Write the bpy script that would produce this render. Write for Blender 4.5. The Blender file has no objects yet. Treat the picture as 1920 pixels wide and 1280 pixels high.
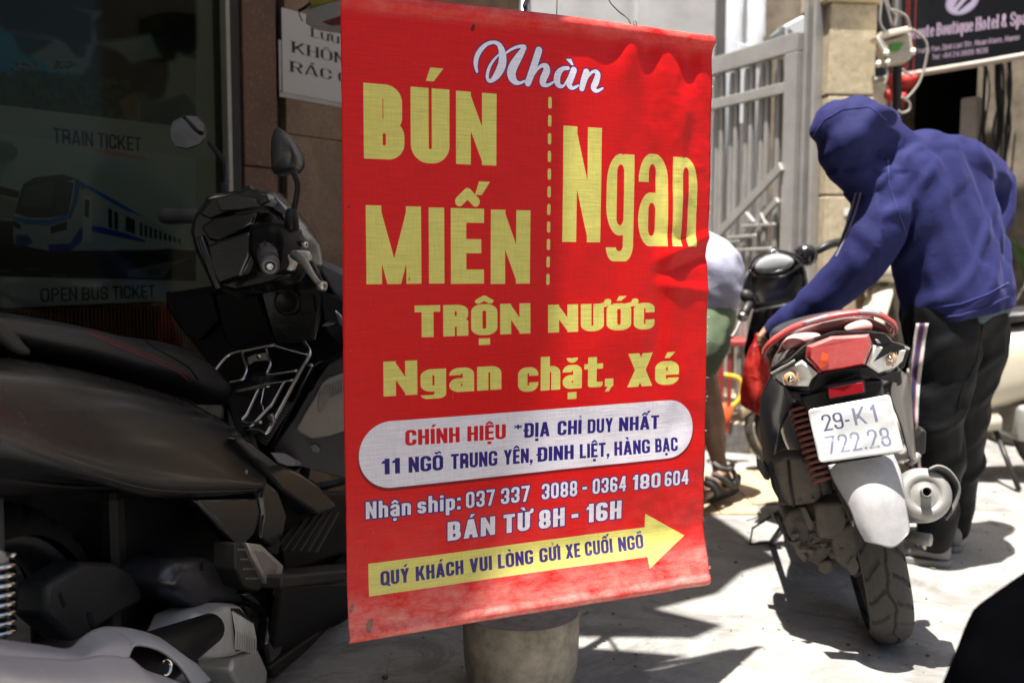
import bpy, bmesh, math, random, unicodedata
import numpy as np
from mathutils import Vector, Matrix, noise
from mathutils.bvhtree import BVHTree
random.seed(7)
SC = bpy.context.scene
C = SC.collection
RAD = math.radians

# ------------------------------------------------------------------ camera
PITCH, ROLL, CAMH, FPX = 0.08835, 0.004007, 0.98, 1867.0
cf = Vector((0, math.cos(PITCH), -math.sin(PITCH)))
cu = Vector((0, math.sin(PITCH), math.cos(PITCH)))
cr = Vector((1, 0, 0))
CR = cr * math.cos(ROLL) + cu * math.sin(ROLL)
CU = cu * math.cos(ROLL) - cr * math.sin(ROLL)
CPOS = Vector((0, 0, CAMH))
cam_d = bpy.data.cameras.new('camera')
cam = bpy.data.objects.new('camera', cam_d)
C.objects.link(cam)
cam.matrix_world = Matrix(((CR.x, CU.x, -cf.x, 0), (CR.y, CU.y, -cf.y, 0), (CR.z, CU.z, -cf.z, CAMH), (0, 0, 0, 1)))
cam_d.sensor_width = 36
cam_d.lens = 36 * FPX / 1920
cam_d.clip_start = 0.05
cam_d.clip_end = 500
cam_d.dof.use_dof = True
cam_d.dof.focus_distance = 1.93
cam_d.dof.aperture_fstop = 3.2
SC.camera = cam

# ------------------------------------------------------------------ sky, sun, exposure
SUNV = Vector((-0.15, -0.21, 1.0)).normalized()          # towards the sun
SUN_EL = math.asin(SUNV.z)
SUN_AZ = math.atan2(SUNV.x, SUNV.y)
W = bpy.data.worlds.new('World')
SC.world = W
W.use_nodes = True
wn = W.node_tree
wn.nodes.clear()
wo = wn.nodes.new('ShaderNodeOutputWorld')
wb = wn.nodes.new('ShaderNodeBackground')
ws = wn.nodes.new('ShaderNodeTexSky')
ws.sky_type = 'NISHITA'
ws.sun_disc = False
ws.sun_elevation = SUN_EL
ws.sun_rotation = SUN_AZ
ws.air_density = 1.2
ws.dust_density = 3.0
wb.inputs[1].default_value = 0.068
wn.links.new(ws.outputs[0], wb.inputs[0])
wn.links.new(wb.outputs[0], wo.inputs[0])
sd = bpy.data.lights.new('sun', 'SUN')
sd.energy = 5.0
sd.angle = RAD(0.6)
sd.color = (1.0, 0.965, 0.915)
sun = bpy.data.objects.new('sun', sd)
C.objects.link(sun)
sun.rotation_euler = SUNV.to_track_quat('Z', 'Y').to_euler()
SC.view_settings.view_transform = 'Standard'
SC.view_settings.look = 'None'
SC.view_settings.exposure = 1.42
SC.view_settings.gamma = 1
SC.view_settings.use_curve_mapping = False
SC.render.engine = 'CYCLES'
SC.cycles.max_bounces = 7
SC.cycles.transparent_max_bounces = 8
SC.cycles.caustics_reflective = False
SC.cycles.caustics_refractive = False
SC.cycles.use_denoising = True

# ------------------------------------------------------------------ unprojecting measured points
def ray(px, py):
    return cf + CR * ((px - 960) / FPX) - CU * ((py - 640) / FPX)
def P(px, py, y):
    """world point seen at that pixel, at world depth y"""
    r = ray(px, py)
    return CPOS + r * (y / r.y)
def gp(px, py, z=0.0):
    r = ray(px, py)
    return CPOS + r * ((z - CAMH) / r.z)
class Fr:
    """a local frame; its planes are used to turn measured outlines into local shapes"""
    def __init__(s, o, m3):
        s.o = Vector(o); s.m = m3; s.mi = m3.inverted()
        s.mw = Matrix.Translation(s.o) @ m3.to_4x4()
    def on(s, ax, val, px, py):
        o = s.mi @ (CPOS - s.o); d = s.mi @ ray(px, py)
        return o + d * ((val - o[ax]) / d[ax])
    def x(s, v, *pts): return [s.on(0, v, *p) for p in pts]
    def y(s, v, *pts): return [s.on(1, v, *p) for p in pts]
    def z(s, v, *pts): return [s.on(2, v, *p) for p in pts]
    def yy(s, *pts): return [s.on(1, p[2], p[0], p[1]) for p in pts]
    def xx(s, *pts): return [s.on(0, p[2], p[0], p[1]) for p in pts]
    def r(s, px, yl, q=None):
        return px * 0.0 if px is None else px * (s.mw @ Vector((0, yl, 0.5))).y / FPX

# ------------------------------------------------------------------ objects
def tag(o, label, cat, group=None, kind=None):
    o['label'] = label; o['category'] = cat
    if group: o['group'] = group
    if kind: o['kind'] = kind
    return o
def empty(name, label, cat, loc=(0, 0, 0), m3=None, group=None):
    o = bpy.data.objects.new(name, None)
    C.objects.link(o)
    o.empty_display_size = .1
    o.matrix_world = Matrix.Translation(Vector(loc)) @ (m3.to_4x4() if m3 else Matrix.Identity(4))
    return tag(o, label, cat, group)
def mk(name, vs, fs, m=None, par=None, smooth=False, mods=(), uv=None):
    me = bpy.data.meshes.new(name)
    me.from_pydata([tuple(v) for v in vs], [], [tuple(f) for f in fs])
    me.update()
    if smooth:
        me.polygons.foreach_set('use_smooth', [True] * len(me.polygons))
    if m: me.materials.append(m)
    o = bpy.data.objects.new(name, me)
    C.objects.link(o)
    if par: o.parent = par
    for md in mods:
        k = o.modifiers.new(md[0].lower(), md[0])
        for a, b in md[1].items(): setattr(k, a, b)
    return o
def struct(o, kind='structure'):
    o['kind'] = kind
    return o
def BEV(w=.003, n=2): return ('BEVEL', dict(width=w, segments=n, limit_method='ANGLE', angle_limit=RAD(28), harden_normals=False))
def SUB(n=1): return ('SUBSURF', dict(levels=n, render_levels=n))
def SOL(t, off=-1): return ('SOLIDIFY', dict(thickness=t, offset=off))
class MB:
    """collects simple shapes into one mesh"""
    def __init__(s): s.v = []; s.f = []
    def add(s, vs, fs):
        n = len(s.v); s.v += [Vector(v) for v in vs]; s.f += [tuple(i + n for i in f) for f in fs]; return s
    def box(s, c, d, m3=None):
        c = Vector(c); vs = []
        for z in (-1, 1):
            for y in (-1, 1):
                for x in (-1, 1):
                    v = Vector((x * d[0] / 2, y * d[1] / 2, z * d[2] / 2))
                    vs.append(c + (m3 @ v if m3 else v))
        return s.add(vs, [(0, 2, 3, 1), (4, 5, 7, 6), (0, 1, 5, 4), (2, 6, 7, 3), (0, 4, 6, 2), (1, 3, 7, 5)])
    def prism(s, pts, dv):
        """outline (3d points, coplanar) pushed along dv"""
        n = len(pts); pts = [Vector(p) for p in pts]; dv = Vector(dv)
        vs = pts + [p + dv for p in pts]
        fs = [tuple(range(n))[::-1], tuple(range(n, 2 * n))] + [(i, (i + 1) % n, n + (i + 1) % n, n + i) for i in range(n)]
        return s.add(vs, fs)
    def loft(s, rings, cap=True, closed=True):
        n = len(rings[0]); vs = [p for r in rings for p in r]; fs = []
        for k in range(len(rings) - 1):
            for i in range(n if closed else n - 1):
                j = (i + 1) % n
                fs.append((k * n + i, k * n + j, (k + 1) * n + j, (k + 1) * n + i))
        if cap: fs += [tuple(range(n))[::-1], tuple(range((len(rings) - 1) * n, len(rings) * n))]
        return s.add(vs, fs)
    def tube(s, pts, r, seg=10, smooth=0, flat=None, closed=False):
        pts = [Vector(p) for p in pts]
        rr = list(r) if hasattr(r, '__len__') else [r] * len(pts)
        if smooth: pts, rr = curve(pts, rr, smooth)
        rings = []; prev = None
        for i, p in enumerate(pts):
            a = pts[max(i - 1, 0)]; b = pts[min(i + 1, len(pts) - 1)]
            t = (b - a).normalized()
            if prev is None:
                u = t.cross(Vector((0, 0, 1)))
                if u.length < .1: u = t.cross(Vector((1, 0, 0)))
            else: u = prev - t * prev.dot(t)
            u.normalize(); prev = u; w = t.cross(u)
            rings.append([p + (u * math.cos(2 * math.pi * k / seg) + w * math.sin(2 * math.pi * k / seg)) * rr[i] for k in range(seg)])
        return s.loft(rings, cap=not closed)
    def lathe(s, prof, o, ax, seg=24, cap=True):
        """prof: (radius, distance along ax)"""
        o = Vector(o); ax = Vector(ax).normalized()
        u = ax.cross(Vector((0, 0, 1)))
        if u.length < .1: u = ax.cross(Vector((1, 0, 0)))
        u.normalize(); w = ax.cross(u)
        return s.loft([[o + ax * h + (u * math.cos(2 * math.pi * k / seg) + w * math.sin(2 * math.pi * k / seg)) * max(r, 1e-4) for k in range(seg)] for r, h in prof], cap=cap)
    def build(s, name, m, par=None, smooth=False, mods=()):
        return mk(name, s.v, s.f, m, par, smooth, mods)
def curve(pts, rr, n):
    out = []; ro = []
    for i in range(len(pts) - 1):
        p0 = pts[max(i - 1, 0)]; p1 = pts[i]; p2 = pts[i + 1]; p3 = pts[min(i + 2, len(pts) - 1)]
        for k in range(n):
            t = k / n
            out.append(.5 * ((2 * p1) + (p2 - p0) * t + (2 * p0 - 5 * p1 + 4 * p2 - p3) * t * t + (3 * p1 - p0 - 3 * p2 + p3) * t ** 3))
            ro.append(rr[i] * (1 - t) + rr[i + 1] * t)
    return out + [pts[-1]], ro + [rr[-1]]
SM = ('WEIGHTED_NORMAL', dict(keep_sharp=True))
def autosmooth(o, ang=35):
    me = o.data
    me.polygons.foreach_set('use_smooth', [True] * len(me.polygons))
    bm = bmesh.new(); bm.from_mesh(me)
    for e in bm.edges:
        if len(e.link_faces) == 2 and e.calc_face_angle(0) > RAD(ang): e.smooth = False
    bm.to_mesh(me); bm.free()
    return o
def grid(fn, nu, nv, name, m, par=None, mods=(), uv=False, smooth=True):
    vs = [fn(i / nu, j / nv) for j in range(nv + 1) for i in range(nu + 1)]
    fs = [(j * (nu + 1) + i, j * (nu + 1) + i + 1, (j + 1) * (nu + 1) + i + 1, (j + 1) * (nu + 1) + i) for j in range(nv) for i in range(nu)]
    o = mk(name, vs, fs, m, par, smooth, ())
    if uv:
        ul = o.data.uv_layers.new(name='UVMap')
        for p in o.data.polygons:
            for li in p.loop_indices:
                vi = o.data.loops[li].vertex_index
                ul.data[li].uv = ((vi % (nu + 1)) / nu, 1 - (vi // (nu + 1)) / nv)
    for md in mods:
        k = o.modifiers.new(md[0].lower(), md[0])
        for a, b in md[1].items(): setattr(k, a, b)
    return o
def pl(t, pts):
    """interpolate a polyline of vectors evenly by parameter"""
    x = t * (len(pts) - 1); i = min(int(x), len(pts) - 2); k = x - i
    return Vector(pts[i]).lerp(Vector(pts[i + 1]), k)
def spl(t, pts):
    n = len(pts) - 1; x = min(t * n, n - 1e-6); i = int(x); k = x - i
    p0 = Vector(pts[max(i - 1, 0)]); p1 = Vector(pts[i]); p2 = Vector(pts[i + 1]); p3 = Vector(pts[min(i + 2, n)])
    return .5 * ((2 * p1) + (p2 - p0) * k + (2 * p0 - 5 * p1 + 4 * p2 - p3) * k * k + (3 * p1 - p0 - 3 * p2 + p3) * k ** 3)
def panel(name, rows, nu, nv, thick, m, par, mods=()):
    """curved sheet through several long outline curves (top to bottom)"""
    def fn(u, v):
        cols = [spl(u, r) for r in rows]
        return spl(v, cols)
    return grid(fn, nu, nv, name, m, par, mods=(SOL(thick, 0),) + tuple(mods))

# ------------------------------------------------------------------ one continuous body from spheres
def tmp_dg(sc_):
    with bpy.context.temp_override(scene=sc_, view_layer=sc_.view_layers[0]): return bpy.context.evaluated_depsgraph_get()
_b = bmesh.new(); bmesh.ops.create_icosphere(_b, subdivisions=2, radius=1.0); ICO = [v.co.copy() for v in _b.verts]; _b.free()
def blob(name, chains, voxel, m, par, smooth_it=6, wr=None, inv=None):
    """chains: lists of (point, radius); hull each consecutive pair, weld all by voxels"""
    V_, F_ = [], []
    for ch in chains:
        for a, b in zip(ch[:-1], ch[1:]):
            bm = bmesh.new()
            for (p, r) in (a, b):
                for d in ICO: bm.verts.new(Vector(p) + d * r)
            bm.verts.ensure_lookup_table()
            bmesh.ops.convex_hull(bm, input=bm.verts[:])
            n = len(V_); bm.verts.index_update()
            V_ += [v.co.copy() for v in bm.verts]; F_ += [tuple(n + v.index for v in f.verts) for f in bm.faces]
            bm.free()
    me = bpy.data.meshes.new(name + '_raw'); me.from_pydata(V_, [], F_); me.update()
    o = bpy.data.objects.new(name + '_raw', me); tmp = bpy.data.scenes.new('tmp'); tmp.collection.objects.link(o)
    k = o.modifiers.new('r', 'REMESH'); k.mode = 'VOXEL'; k.voxel_size = voxel
    k = o.modifiers.new('s', 'SMOOTH'); k.factor = .6; k.iterations = smooth_it
    dg = tmp_dg(tmp)
    e = o.evaluated_get(dg); m2 = bpy.data.meshes.new_from_object(e)
    bpy.data.objects.remove(o); bpy.data.scenes.remove(tmp); bpy.data.meshes.remove(me)
    m2.name = name
    if wr:
        n = len(m2.vertices); co = np.empty(n * 3); m2.vertices.foreach_get('co', co)
        no = [Vector(x.vector) for x in m2.vertex_normals]; co = [Vector(c) for c in co.reshape(-1, 3)]
        m2.vertices.foreach_set('co', np.array([tuple(c + k_ * wr(c, k_)) for c, k_ in zip(co, no)]).ravel()); m2.update()
    m2.polygons.foreach_set('use_smooth', [True] * len(m2.polygons))
    m2.materials.clear(); m2.materials.append(m)
    ob = bpy.data.objects.new(name, m2); C.objects.link(ob)
    if inv is not None: m2.transform(inv)
    if par: ob.parent = par
    return ob
def pix_chain(pts):
    return [(P(px, py, y), r * y / FPX) for px, py, y, r in pts]

def bvh_of(o):
    if o.modifiers:
        tmp = bpy.data.scenes.new('tmp'); k = o.copy(); k.parent = None; k.matrix_world = Matrix.Identity(4); tmp.collection.objects.link(k)
        dg = tmp_dg(tmp); bv = BVHTree.FromObject(k, dg)
        bpy.data.objects.remove(k); bpy.data.scenes.remove(tmp); return bv
    return BVHTree.FromPolygons([v.co for v in o.data.vertices], [p.vertices for p in o.data.polygons])
# ------------------------------------------------------------------ materials
def nodes(name):
    m = bpy.data.materials.new(name); m.use_nodes = True
    nt = m.node_tree; b = nt.nodes['Principled BSDF']
    return m, nt, b
def N(nt, t, **k):
    n = nt.nodes.new(t)
    for a, v in k.items(): setattr(n, a, v)
    return n
def noise_n(nt, vec, sc, det=4, rough=.6, dist=0.0):
    n = N(nt, 'ShaderNodeTexNoise'); n.inputs['Scale'].default_value = sc
    n.inputs['Detail'].default_value = det; n.inputs['Roughness'].default_value = rough
    n.inputs['Distortion'].default_value = dist
    if vec is not None: nt.links.new(vec, n.inputs['Vector'])
    return n.outputs['Fac']
def ramp(nt, fac, stops):
    r = N(nt, 'ShaderNodeValToRGB'); e = r.color_ramp.elements
    while len(e) < len(stops): e.new(.5)
    for q, (p, c) in zip(e, stops):
        q.position = p; q.color = c if len(c) == 4 else (*c, 1)
    nt.links.new(fac, r.inputs[0]); return r.outputs[0]
def mix(nt, fac, a, b, bt='MIX'):
    n = N(nt, 'ShaderNodeMix', data_type='RGBA', blend_type=bt)
    for i, v in ((0, fac), (6, a), (7, b)):
        if isinstance(v, (int, float)): n.inputs[i].default_value = v
        elif isinstance(v, tuple): n.inputs[i].default_value = v if len(v) == 4 else (*v, 1)
        else: nt.links.new(v, n.inputs[i])
    return n.outputs[2]
def math_n(nt, op, a, b=0.0):
    n = N(nt, 'ShaderNodeMath', operation=op)
    for i, v in ((0, a), (1, b)):
        if isinstance(v, (int, float)): n.inputs[i].default_value = v
        else: nt.links.new(v, n.inputs[i])
    return n.outputs[0]
def bump(nt, b, h, st=.3, dist=.002):
    n = N(nt, 'ShaderNodeBump'); n.inputs['Strength'].default_value = st; n.inputs['Distance'].default_value = dist
    nt.links.new(h, n.inputs['Height']); nt.links.new(n.outputs[0], b.inputs['Normal'])
def objc(nt, scale=None):
    t = N(nt, 'ShaderNodeTexCoord').outputs['Object']
    if scale:
        mp = N(nt, 'ShaderNodeMapping'); mp.inputs['Scale'].default_value = scale
        nt.links.new(t, mp.inputs[0]); return mp.outputs[0]
    return t
def g1(v): return (v, v, v)
MC = {}
def pm(name, col, rough=.5, metal=0., var=.12, vs=14, bmp=.0, bs=120, dust=0., coat=0., dustcol=(.30, .27, .235), spec=.5, sheen=0., scratch=0.):
    if name in MC: return MC[name]
    m, nt, b = nodes(name); MC[name] = m
    v = objc(nt)
    f = noise_n(nt, v, vs, 5, .65)
    c = ramp(nt, f, [(.3, tuple(x * (1 - var) for x in col)), (.7, tuple(min(x * (1 + var), 1) for x in col))])
    ro = None
    if dust:
        geo = N(nt, 'ShaderNodeNewGeometry'); sx = N(nt, 'ShaderNodeSeparateXYZ'); nt.links.new(geo.outputs['Normal'], sx.inputs[0])
        up = math_n(nt, 'MULTIPLY_ADD', sx.outputs[2], .5); nt.nodes[-1].inputs[2].default_value = .5
        d1 = noise_n(nt, v, 9, 6, .7, .4); d2 = noise_n(nt, v, 70, 3, .7)
        s = math_n(nt, 'ADD', math_n(nt, 'MULTIPLY', d1, .75), math_n(nt, 'MULTIPLY', d2, .35))
        s = math_n(nt, 'MULTIPLY', s, up)
        k = ramp(nt, s, [(.12, g1(0)), (.62, g1(dust))])
        c = mix(nt, k, c, dustcol)
        ro = math_n(nt, 'ADD', math_n(nt, 'MULTIPLY', k, .55), rough)
    if scratch:
        mp = N(nt, 'ShaderNodeMapping'); mp.inputs['Scale'].default_value = (8, 60, 200); mp.inputs['Rotation'].default_value = (.5, .2, .4)
        nt.links.new(v, mp.inputs[0])
        sc = ramp(nt, noise_n(nt, mp.outputs[0], 3, 3, .6), [(.66, g1(0)), (.72, g1(scratch))])
        c = mix(nt, sc, c, (.35, .34, .33))
    nt.links.new(c, b.inputs['Base Color'])
    if ro is None: ro = math_n(nt, 'ADD', math_n(nt, 'MULTIPLY', noise_n(nt, v, vs * 2.3, 4), .16), rough - .08)
    nt.links.new(ro, b.inputs['Roughness'])
    b.inputs['Metallic'].default_value = metal
    b.inputs['Coat Weight'].default_value = coat; b.inputs['Coat Roughness'].default_value = .12
    b.inputs['Specular IOR Level'].default_value = spec
    if sheen:
        b.inputs['Sheen Weight'].default_value = sheen; b.inputs['Sheen Roughness'].default_value = .5
    if bmp: bump(nt, b, noise_n(nt, v, bs, 4, .7), bmp, .003)
    return m
# ------------------------------------------------------------------ lettering: glyphs drawn as shapes
def rrect(X, Y, x0, y0, x1, y1, r):
    r = max(min(r, (x1 - x0) / 2, (y1 - y0) / 2), .01)
    dx = np.maximum(np.maximum(x0 + r - X, X - (x1 - r)), 0); dy = np.maximum(np.maximum(y0 + r - Y, Y - (y1 - r)), 0)
    return (dx * dx + dy * dy <= r * r)
def glyph(c, X, Y, s, t, sf):
    """boolean mask and width of a letter; cap height 100; s, t: stem and thin widths; sf: serifs"""
    xh = 72; k = 1.0 if not sf else 1.12
    WD = dict(M=82, m=82, W=80, w=74, A=60, V=58, X=58, K=60, Y=56, E=46, F=44, L=44, T=50, J=40, r=36, t=32, f=32, s=44, c=46, e=48, a=48, k=50, O=58, Q=58, G=58, D=56, C=54)
    w = {'I': s, 'i': s, 'l': s, '.': s, ',': s, ':': s, "'": s, '1': s + 14, '-': 26, '*': 24, '&': 62, '+': 40, '/': 40}.get(c, WD.get(c, 54 if c.isupper() or c.isdigit() else 48))
    if len(c) == 1 and c not in "Ii l.,:'1-*": w = max(w * k, s * 2.15)
    if c in 'Mm': w = max(w, s * 3.6)
    if c == 'N': w = max(w, s * 2.75)
    r = w * .5 if t < s * .6 or sf else w * .42
    R = lambda x0, y0, x1, y1: (X >= x0) & (X <= x1) & (Y >= y0) & (Y <= y1)
    def ring(x0, y0, x1, y1, rr=None):
        rr = rr or min(r, (y1 - y0) / 2)
        return rrect(X, Y, x0, y0, x1, y1, rr) & ~rrect(X, Y, x0 + s, y0 + t, x1 - s, y1 - t, max(rr - s * .55, 1.5))
    def para(xb, yb, xt, yt, ww):
        q = xb + (xt - xb) * (Y - yb) / (yt - yb)
        return (Y >= min(yb, yt)) & (Y <= max(yb, yt)) & (X >= q) & (X <= q + ww)
    def V(x, y0=0, y1=100):
        m_ = R(x, y0, x + s, y1)
        if sf:
            if y0 == 0: m_ = m_ | R(x - s * .45, 0, x + s * 1.45, 4)
            if y1 in (100, xh): m_ = m_ | R(x - s * .45, y1 - 4, x + s, y1)
            if y1 == 100 and c.isupper(): m_ = m_ | R(x, 96, x + s * 1.45, 100)
        return m_
    z = s * (.62 if sf else 1)
    if c == ' ': return X < -1e9, 24
    if c == 'A': m = para(0, 0, w / 2 - s * .55, 100, z) | para(w - s, 0, w / 2 - s * .45, 100, s) | R(z * .9, 18, w - s * .9, 18 + t)
    elif c == 'B': m = V(0) | (ring(0, 0, w, 54) | ring(0, 54 - t, w - 3, 100)) & (X > s * .5) | R(0, 0, s, 100)
    elif c == 'C': m = ring(0, 0, w, 100) & ~R(w - s - 1, 37, w + 1, 63)
    elif c == 'D': m = V(0) | ring(-2, 0, w, 100) & (X > s * .6) | R(0, 0, s * 1.4, t) | R(0, 100 - t, s * 1.4, 100)
    elif c == 'E': m = V(0) | R(0, 0, w, t) | R(0, 100 - t, w, 100) | R(0, 50 - t / 2, w * .92, 50 + t / 2)
    elif c == 'F': m = V(0) | R(0, 100 - t, w, 100) | R(0, 48 - t / 2, w * .92, 48 + t / 2)
    elif c == 'G': m = ring(0, 0, w, 100) & ~R(w - s - 1, 50, w + 1, 66) | R(w * .52, 50 - t * .8, w, 50) | R(w - s, 10, w, 50)
    elif c == 'H': m = V(0) | V(w - s) | R(0, 50 - t / 2, w, 50 + t / 2)
    elif c == 'I': m = V(0)
    elif c == 'K': m = V(0) | para(s * .5, 34, w - s * 1.1, 100, s) | para(w - s, 0, s * .9, 62, s)
    elif c == 'L': m = V(0) | R(0, 0, w, t)
    elif c == 'M': m = V(0) | V(w - s) | para(w / 2 - s * .45, 0, 0, 100, s * .9) | para(w / 2 - s * .45, 0, w - s * .9, 100, s * .9)
    elif c == 'N': m = V(0) | V(w - s) | para(w - s * .9, 0, 0, 100, s * .9)
    elif c in 'O0': m = ring(0, 0, w, 100)
    elif c == 'Q': m = ring(0, 0, w, 100) | para(w - s * .4, -8, w * .45, 26, s * .8)
    elif c == 'P': m = V(0) | ring(0, 44, w, 100) & (X > s * .5) | R(0, 0, s, 100)
    elif c == 'R': m = V(0) | ring(0, 44, w, 100) & (X > s * .5) | R(0, 44, s * 1.2, 44 + t) | (para(w - s, 0, w * .42, 48, s) if sf else R(w - s, 0, w, 36) | rrect(X, Y, w * .3, 30, w, 54, 8))
    elif c in 'S5': m = (ring(0, 50 - t / 2, w, 100) & ~((X > w - s - 1) & (Y < 70) & (Y > 50 - t / 2 - 1) & ~(Y < 50))) & ~((X > w - s) & (Y < 68)) | (ring(0, 0, w, 50 + t / 2) & ~((X < s) & (Y > 32))) 
    elif c == 'T': m = V(w / 2 - s / 2) | R(0, 100 - t, w, 100)
    elif c == 'U': m = ring(0, 0, w, 160, w * .45) & (Y <= 100) & (Y >= 0)
    elif c in 'Vv': h = 100 if c == 'V' else xh; m = para(w / 2 - s * .5, 0, 0, h, s) | para(w / 2 - s * .5, 0, w - z, h, z)
    elif c == 'X': m = para(0, 0, w - s, 100, s) | para(w - s, 0, 0, 100, s)
    elif c == 'Y': m = R(w / 2 - s / 2, 0, w / 2 + s / 2, 48) | para(w / 2 - s / 2, 42, 0, 100, s) | para(w / 2 - s / 2, 42, w - s, 100, s)
    elif c == '1': m = R(w - s, 0, w, 100) | para(0, 70, 8, 88, s) & (X < w)
    elif c == '2': m = (ring(0, 46, w, 100) & ((Y > 72) | (X > w - s) & (Y > 60)) & ~R(-1, 60, s * .2, 72)) | R(0, 68, s, 80) | para(0, 0, w - s * 1.05, 66, s * 1.05) | R(0, 0, w, t)
    elif c == '3': m = (ring(0, 0, w, 54) | ring(0, 54 - t, w, 100)) & ~R(-1, 34, s * 1.2, 66)
    elif c == '4': m = R(w - s * 1.3, 0, w - s * .3, 100) | R(0, 22, w, 22 + t) | para(0, 22, w - s * 1.5, 100, s * .9)
    elif c == '6': m = ring(0, 0, w, 58) | R(0, 28, s, 72) | (ring(0, 40, w, 100) & ((Y > 76) | (X < s)) | R(w - s, 70, w, 80))
    elif c == '9': m = ring(0, 42, w, 100) | R(w - s, 28, w, 72) | (ring(0, 0, w, 60) & ((Y < 24) | (X > w - s)) | R(0, 20, s, 30))
    elif c == '7': m = R(0, 100 - t, w, 100) | para(w * .18, 0, w - s, 100 - t * .5, s)
    elif c == '8': m = ring(0, 0, w, 54) | ring(1.5, 54 - t, w - 1.5, 100)
    elif c == 'a': m = ring(0, 0, w, 42) & (X < w - s * .3) | R(w - s, 0, w, 52) | ring(0, 30, w, xh) & ((Y > 54) | (X > w - s) & (Y > 40)) | R(0, 50, s, 56)
    elif c == 'b': m = V(0) | ring(0, 0, w, xh)
    elif c == 'c': m = ring(0, 0, w, xh) & ~R(w - s - 1, 27, w + 1, 46)
    elif c == 'd': m = V(w - s) | ring(0, 0, w, xh)
    elif c == 'e': m = ring(0, 0, w, xh) & ~R(w - s - 1, 22, w + 1, 36 - t * .3) | R(s * .5, 36 - t * .35, w - 1, 36 + t * .35)
    elif c == 'f': m = V(4, 0, 90) | R(0, xh - t, w, xh) | rrect(X, Y, 4, 78, w, 100, 12) & ~R(4 + s, 60, w, 100 - t)
    elif c == 'g': m = ring(0, 4, w, xh) | R(w - s, -10, w, xh) | ring(0, -28, w, 30) & ((Y < -4) & ((X > s) | (Y < -12)) )
    elif c == '§': m = ring(0, 6, w, xh) | R(w - s, -3, w, xh) | ring(0, -15, w, 14) & (Y < -1) & ((X > s * 1.1) | (Y < -3.5))
    elif c in 'hn': m = V(0, 0, 100 if c == 'h' else xh) | ring(0, -80, w, xh) & (Y >= 0) & (X > s * .6)
    elif c == 'm':
        h2 = (w + s) / 2; m = V(0, 0, xh) | (rrect(X, Y, 0, -80, h2, xh, r * .7) & ~rrect(X, Y, s, -80, h2 - s, xh - t, 6) | rrect(X, Y, h2 - s, -80, w, xh, r * .7) & ~rrect(X, Y, h2, -80, w - s, xh - t, 6)) & (Y >= 0)
    elif c == 'i': m = V(0, 0, xh) | R(0, xh + 8, s, xh + 8 + t)
    elif c == 'l': m = V(0)
    elif c == 'k': m = V(0) | para(s * .5, 24, w - s * 1.1, xh, s) | para(w - s, 0, s * .9, 46, s)
    elif c == 'o': m = ring(0, 0, w, xh)
    elif c == 'p': m = V(0, -28, xh) | ring(0, 0, w, xh)
    elif c == 'q': m = V(w - s, -28, xh) | ring(0, 0, w, xh)
    elif c == 'r': m = V(0, 0, xh) | (ring(0, -80, w + s * .6, xh) & (Y >= xh - t * 1.3) & (X <= w))
    elif c == 's': m = (ring(0, 36 - t / 2, w, xh) & ~((X > w - s) & (Y < 50))) | (ring(0, 0, w, 36 + t / 2) & ~((X < s) & (Y > 23)))
    elif c == 't': m = R(w * .2, 6, w * .2 + s, 92) | R(0, xh - t * .9, w, xh) | rrect(X, Y, w * .2, 0, w, 24, 9) & ~R(w * .2 + s, t * .9, w + 1, 26)
    elif c == 'u': m = ring(0, 0, w, 150, w * .45) & (Y <= xh) & (Y >= 0) | R(w - s, 0, w, xh)
    elif c == 'y': m = para(w * .3, -28, w - s, xh, s) | para(w * .42, 0, 0, xh, s)
    elif c == 'z': m = R(0, 0, w, t) | R(0, xh - t, w, xh) | para(0, 0, w - s, xh, s)
    elif c == '-': m = R(0, 36, w, 36 + t * 1.1)
    elif c == '.': m = R(0, 0, s, s)
    elif c == ',': m = R(0, 0, s, s) | para(0, -16, s * .4, 2, s * .5)
    elif c == ':': m = R(0, 0, s, s) | R(0, xh - s, s, xh)
    elif c == '+': m = R(0, 36, w, 36 + t) | R(w / 2 - t / 2, 16, w / 2 + t / 2, 56 + t)
    elif c == '*':
        m = X < -1e9
        for a in (90, 30, 150):
            dx = math.cos(RAD(a)); dy = math.sin(RAD(a)); xx = X - 12; yy = Y - 74
            m = m | (abs(xx * dy - yy * dx) < 3) & (abs(xx * dx + yy * dy) < 15)
    elif c == '&': m = ring(w * .1, 46, w * .72, 100) | ring(0, 0, w * .8, 56) & ~R(w * .6, 30, w, 60) | para(w - s, 0, w * .2, 70, s * .8)
    else: m = rrect(X, Y, 0, 0, w, xh, 8)
    return m, w
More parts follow.
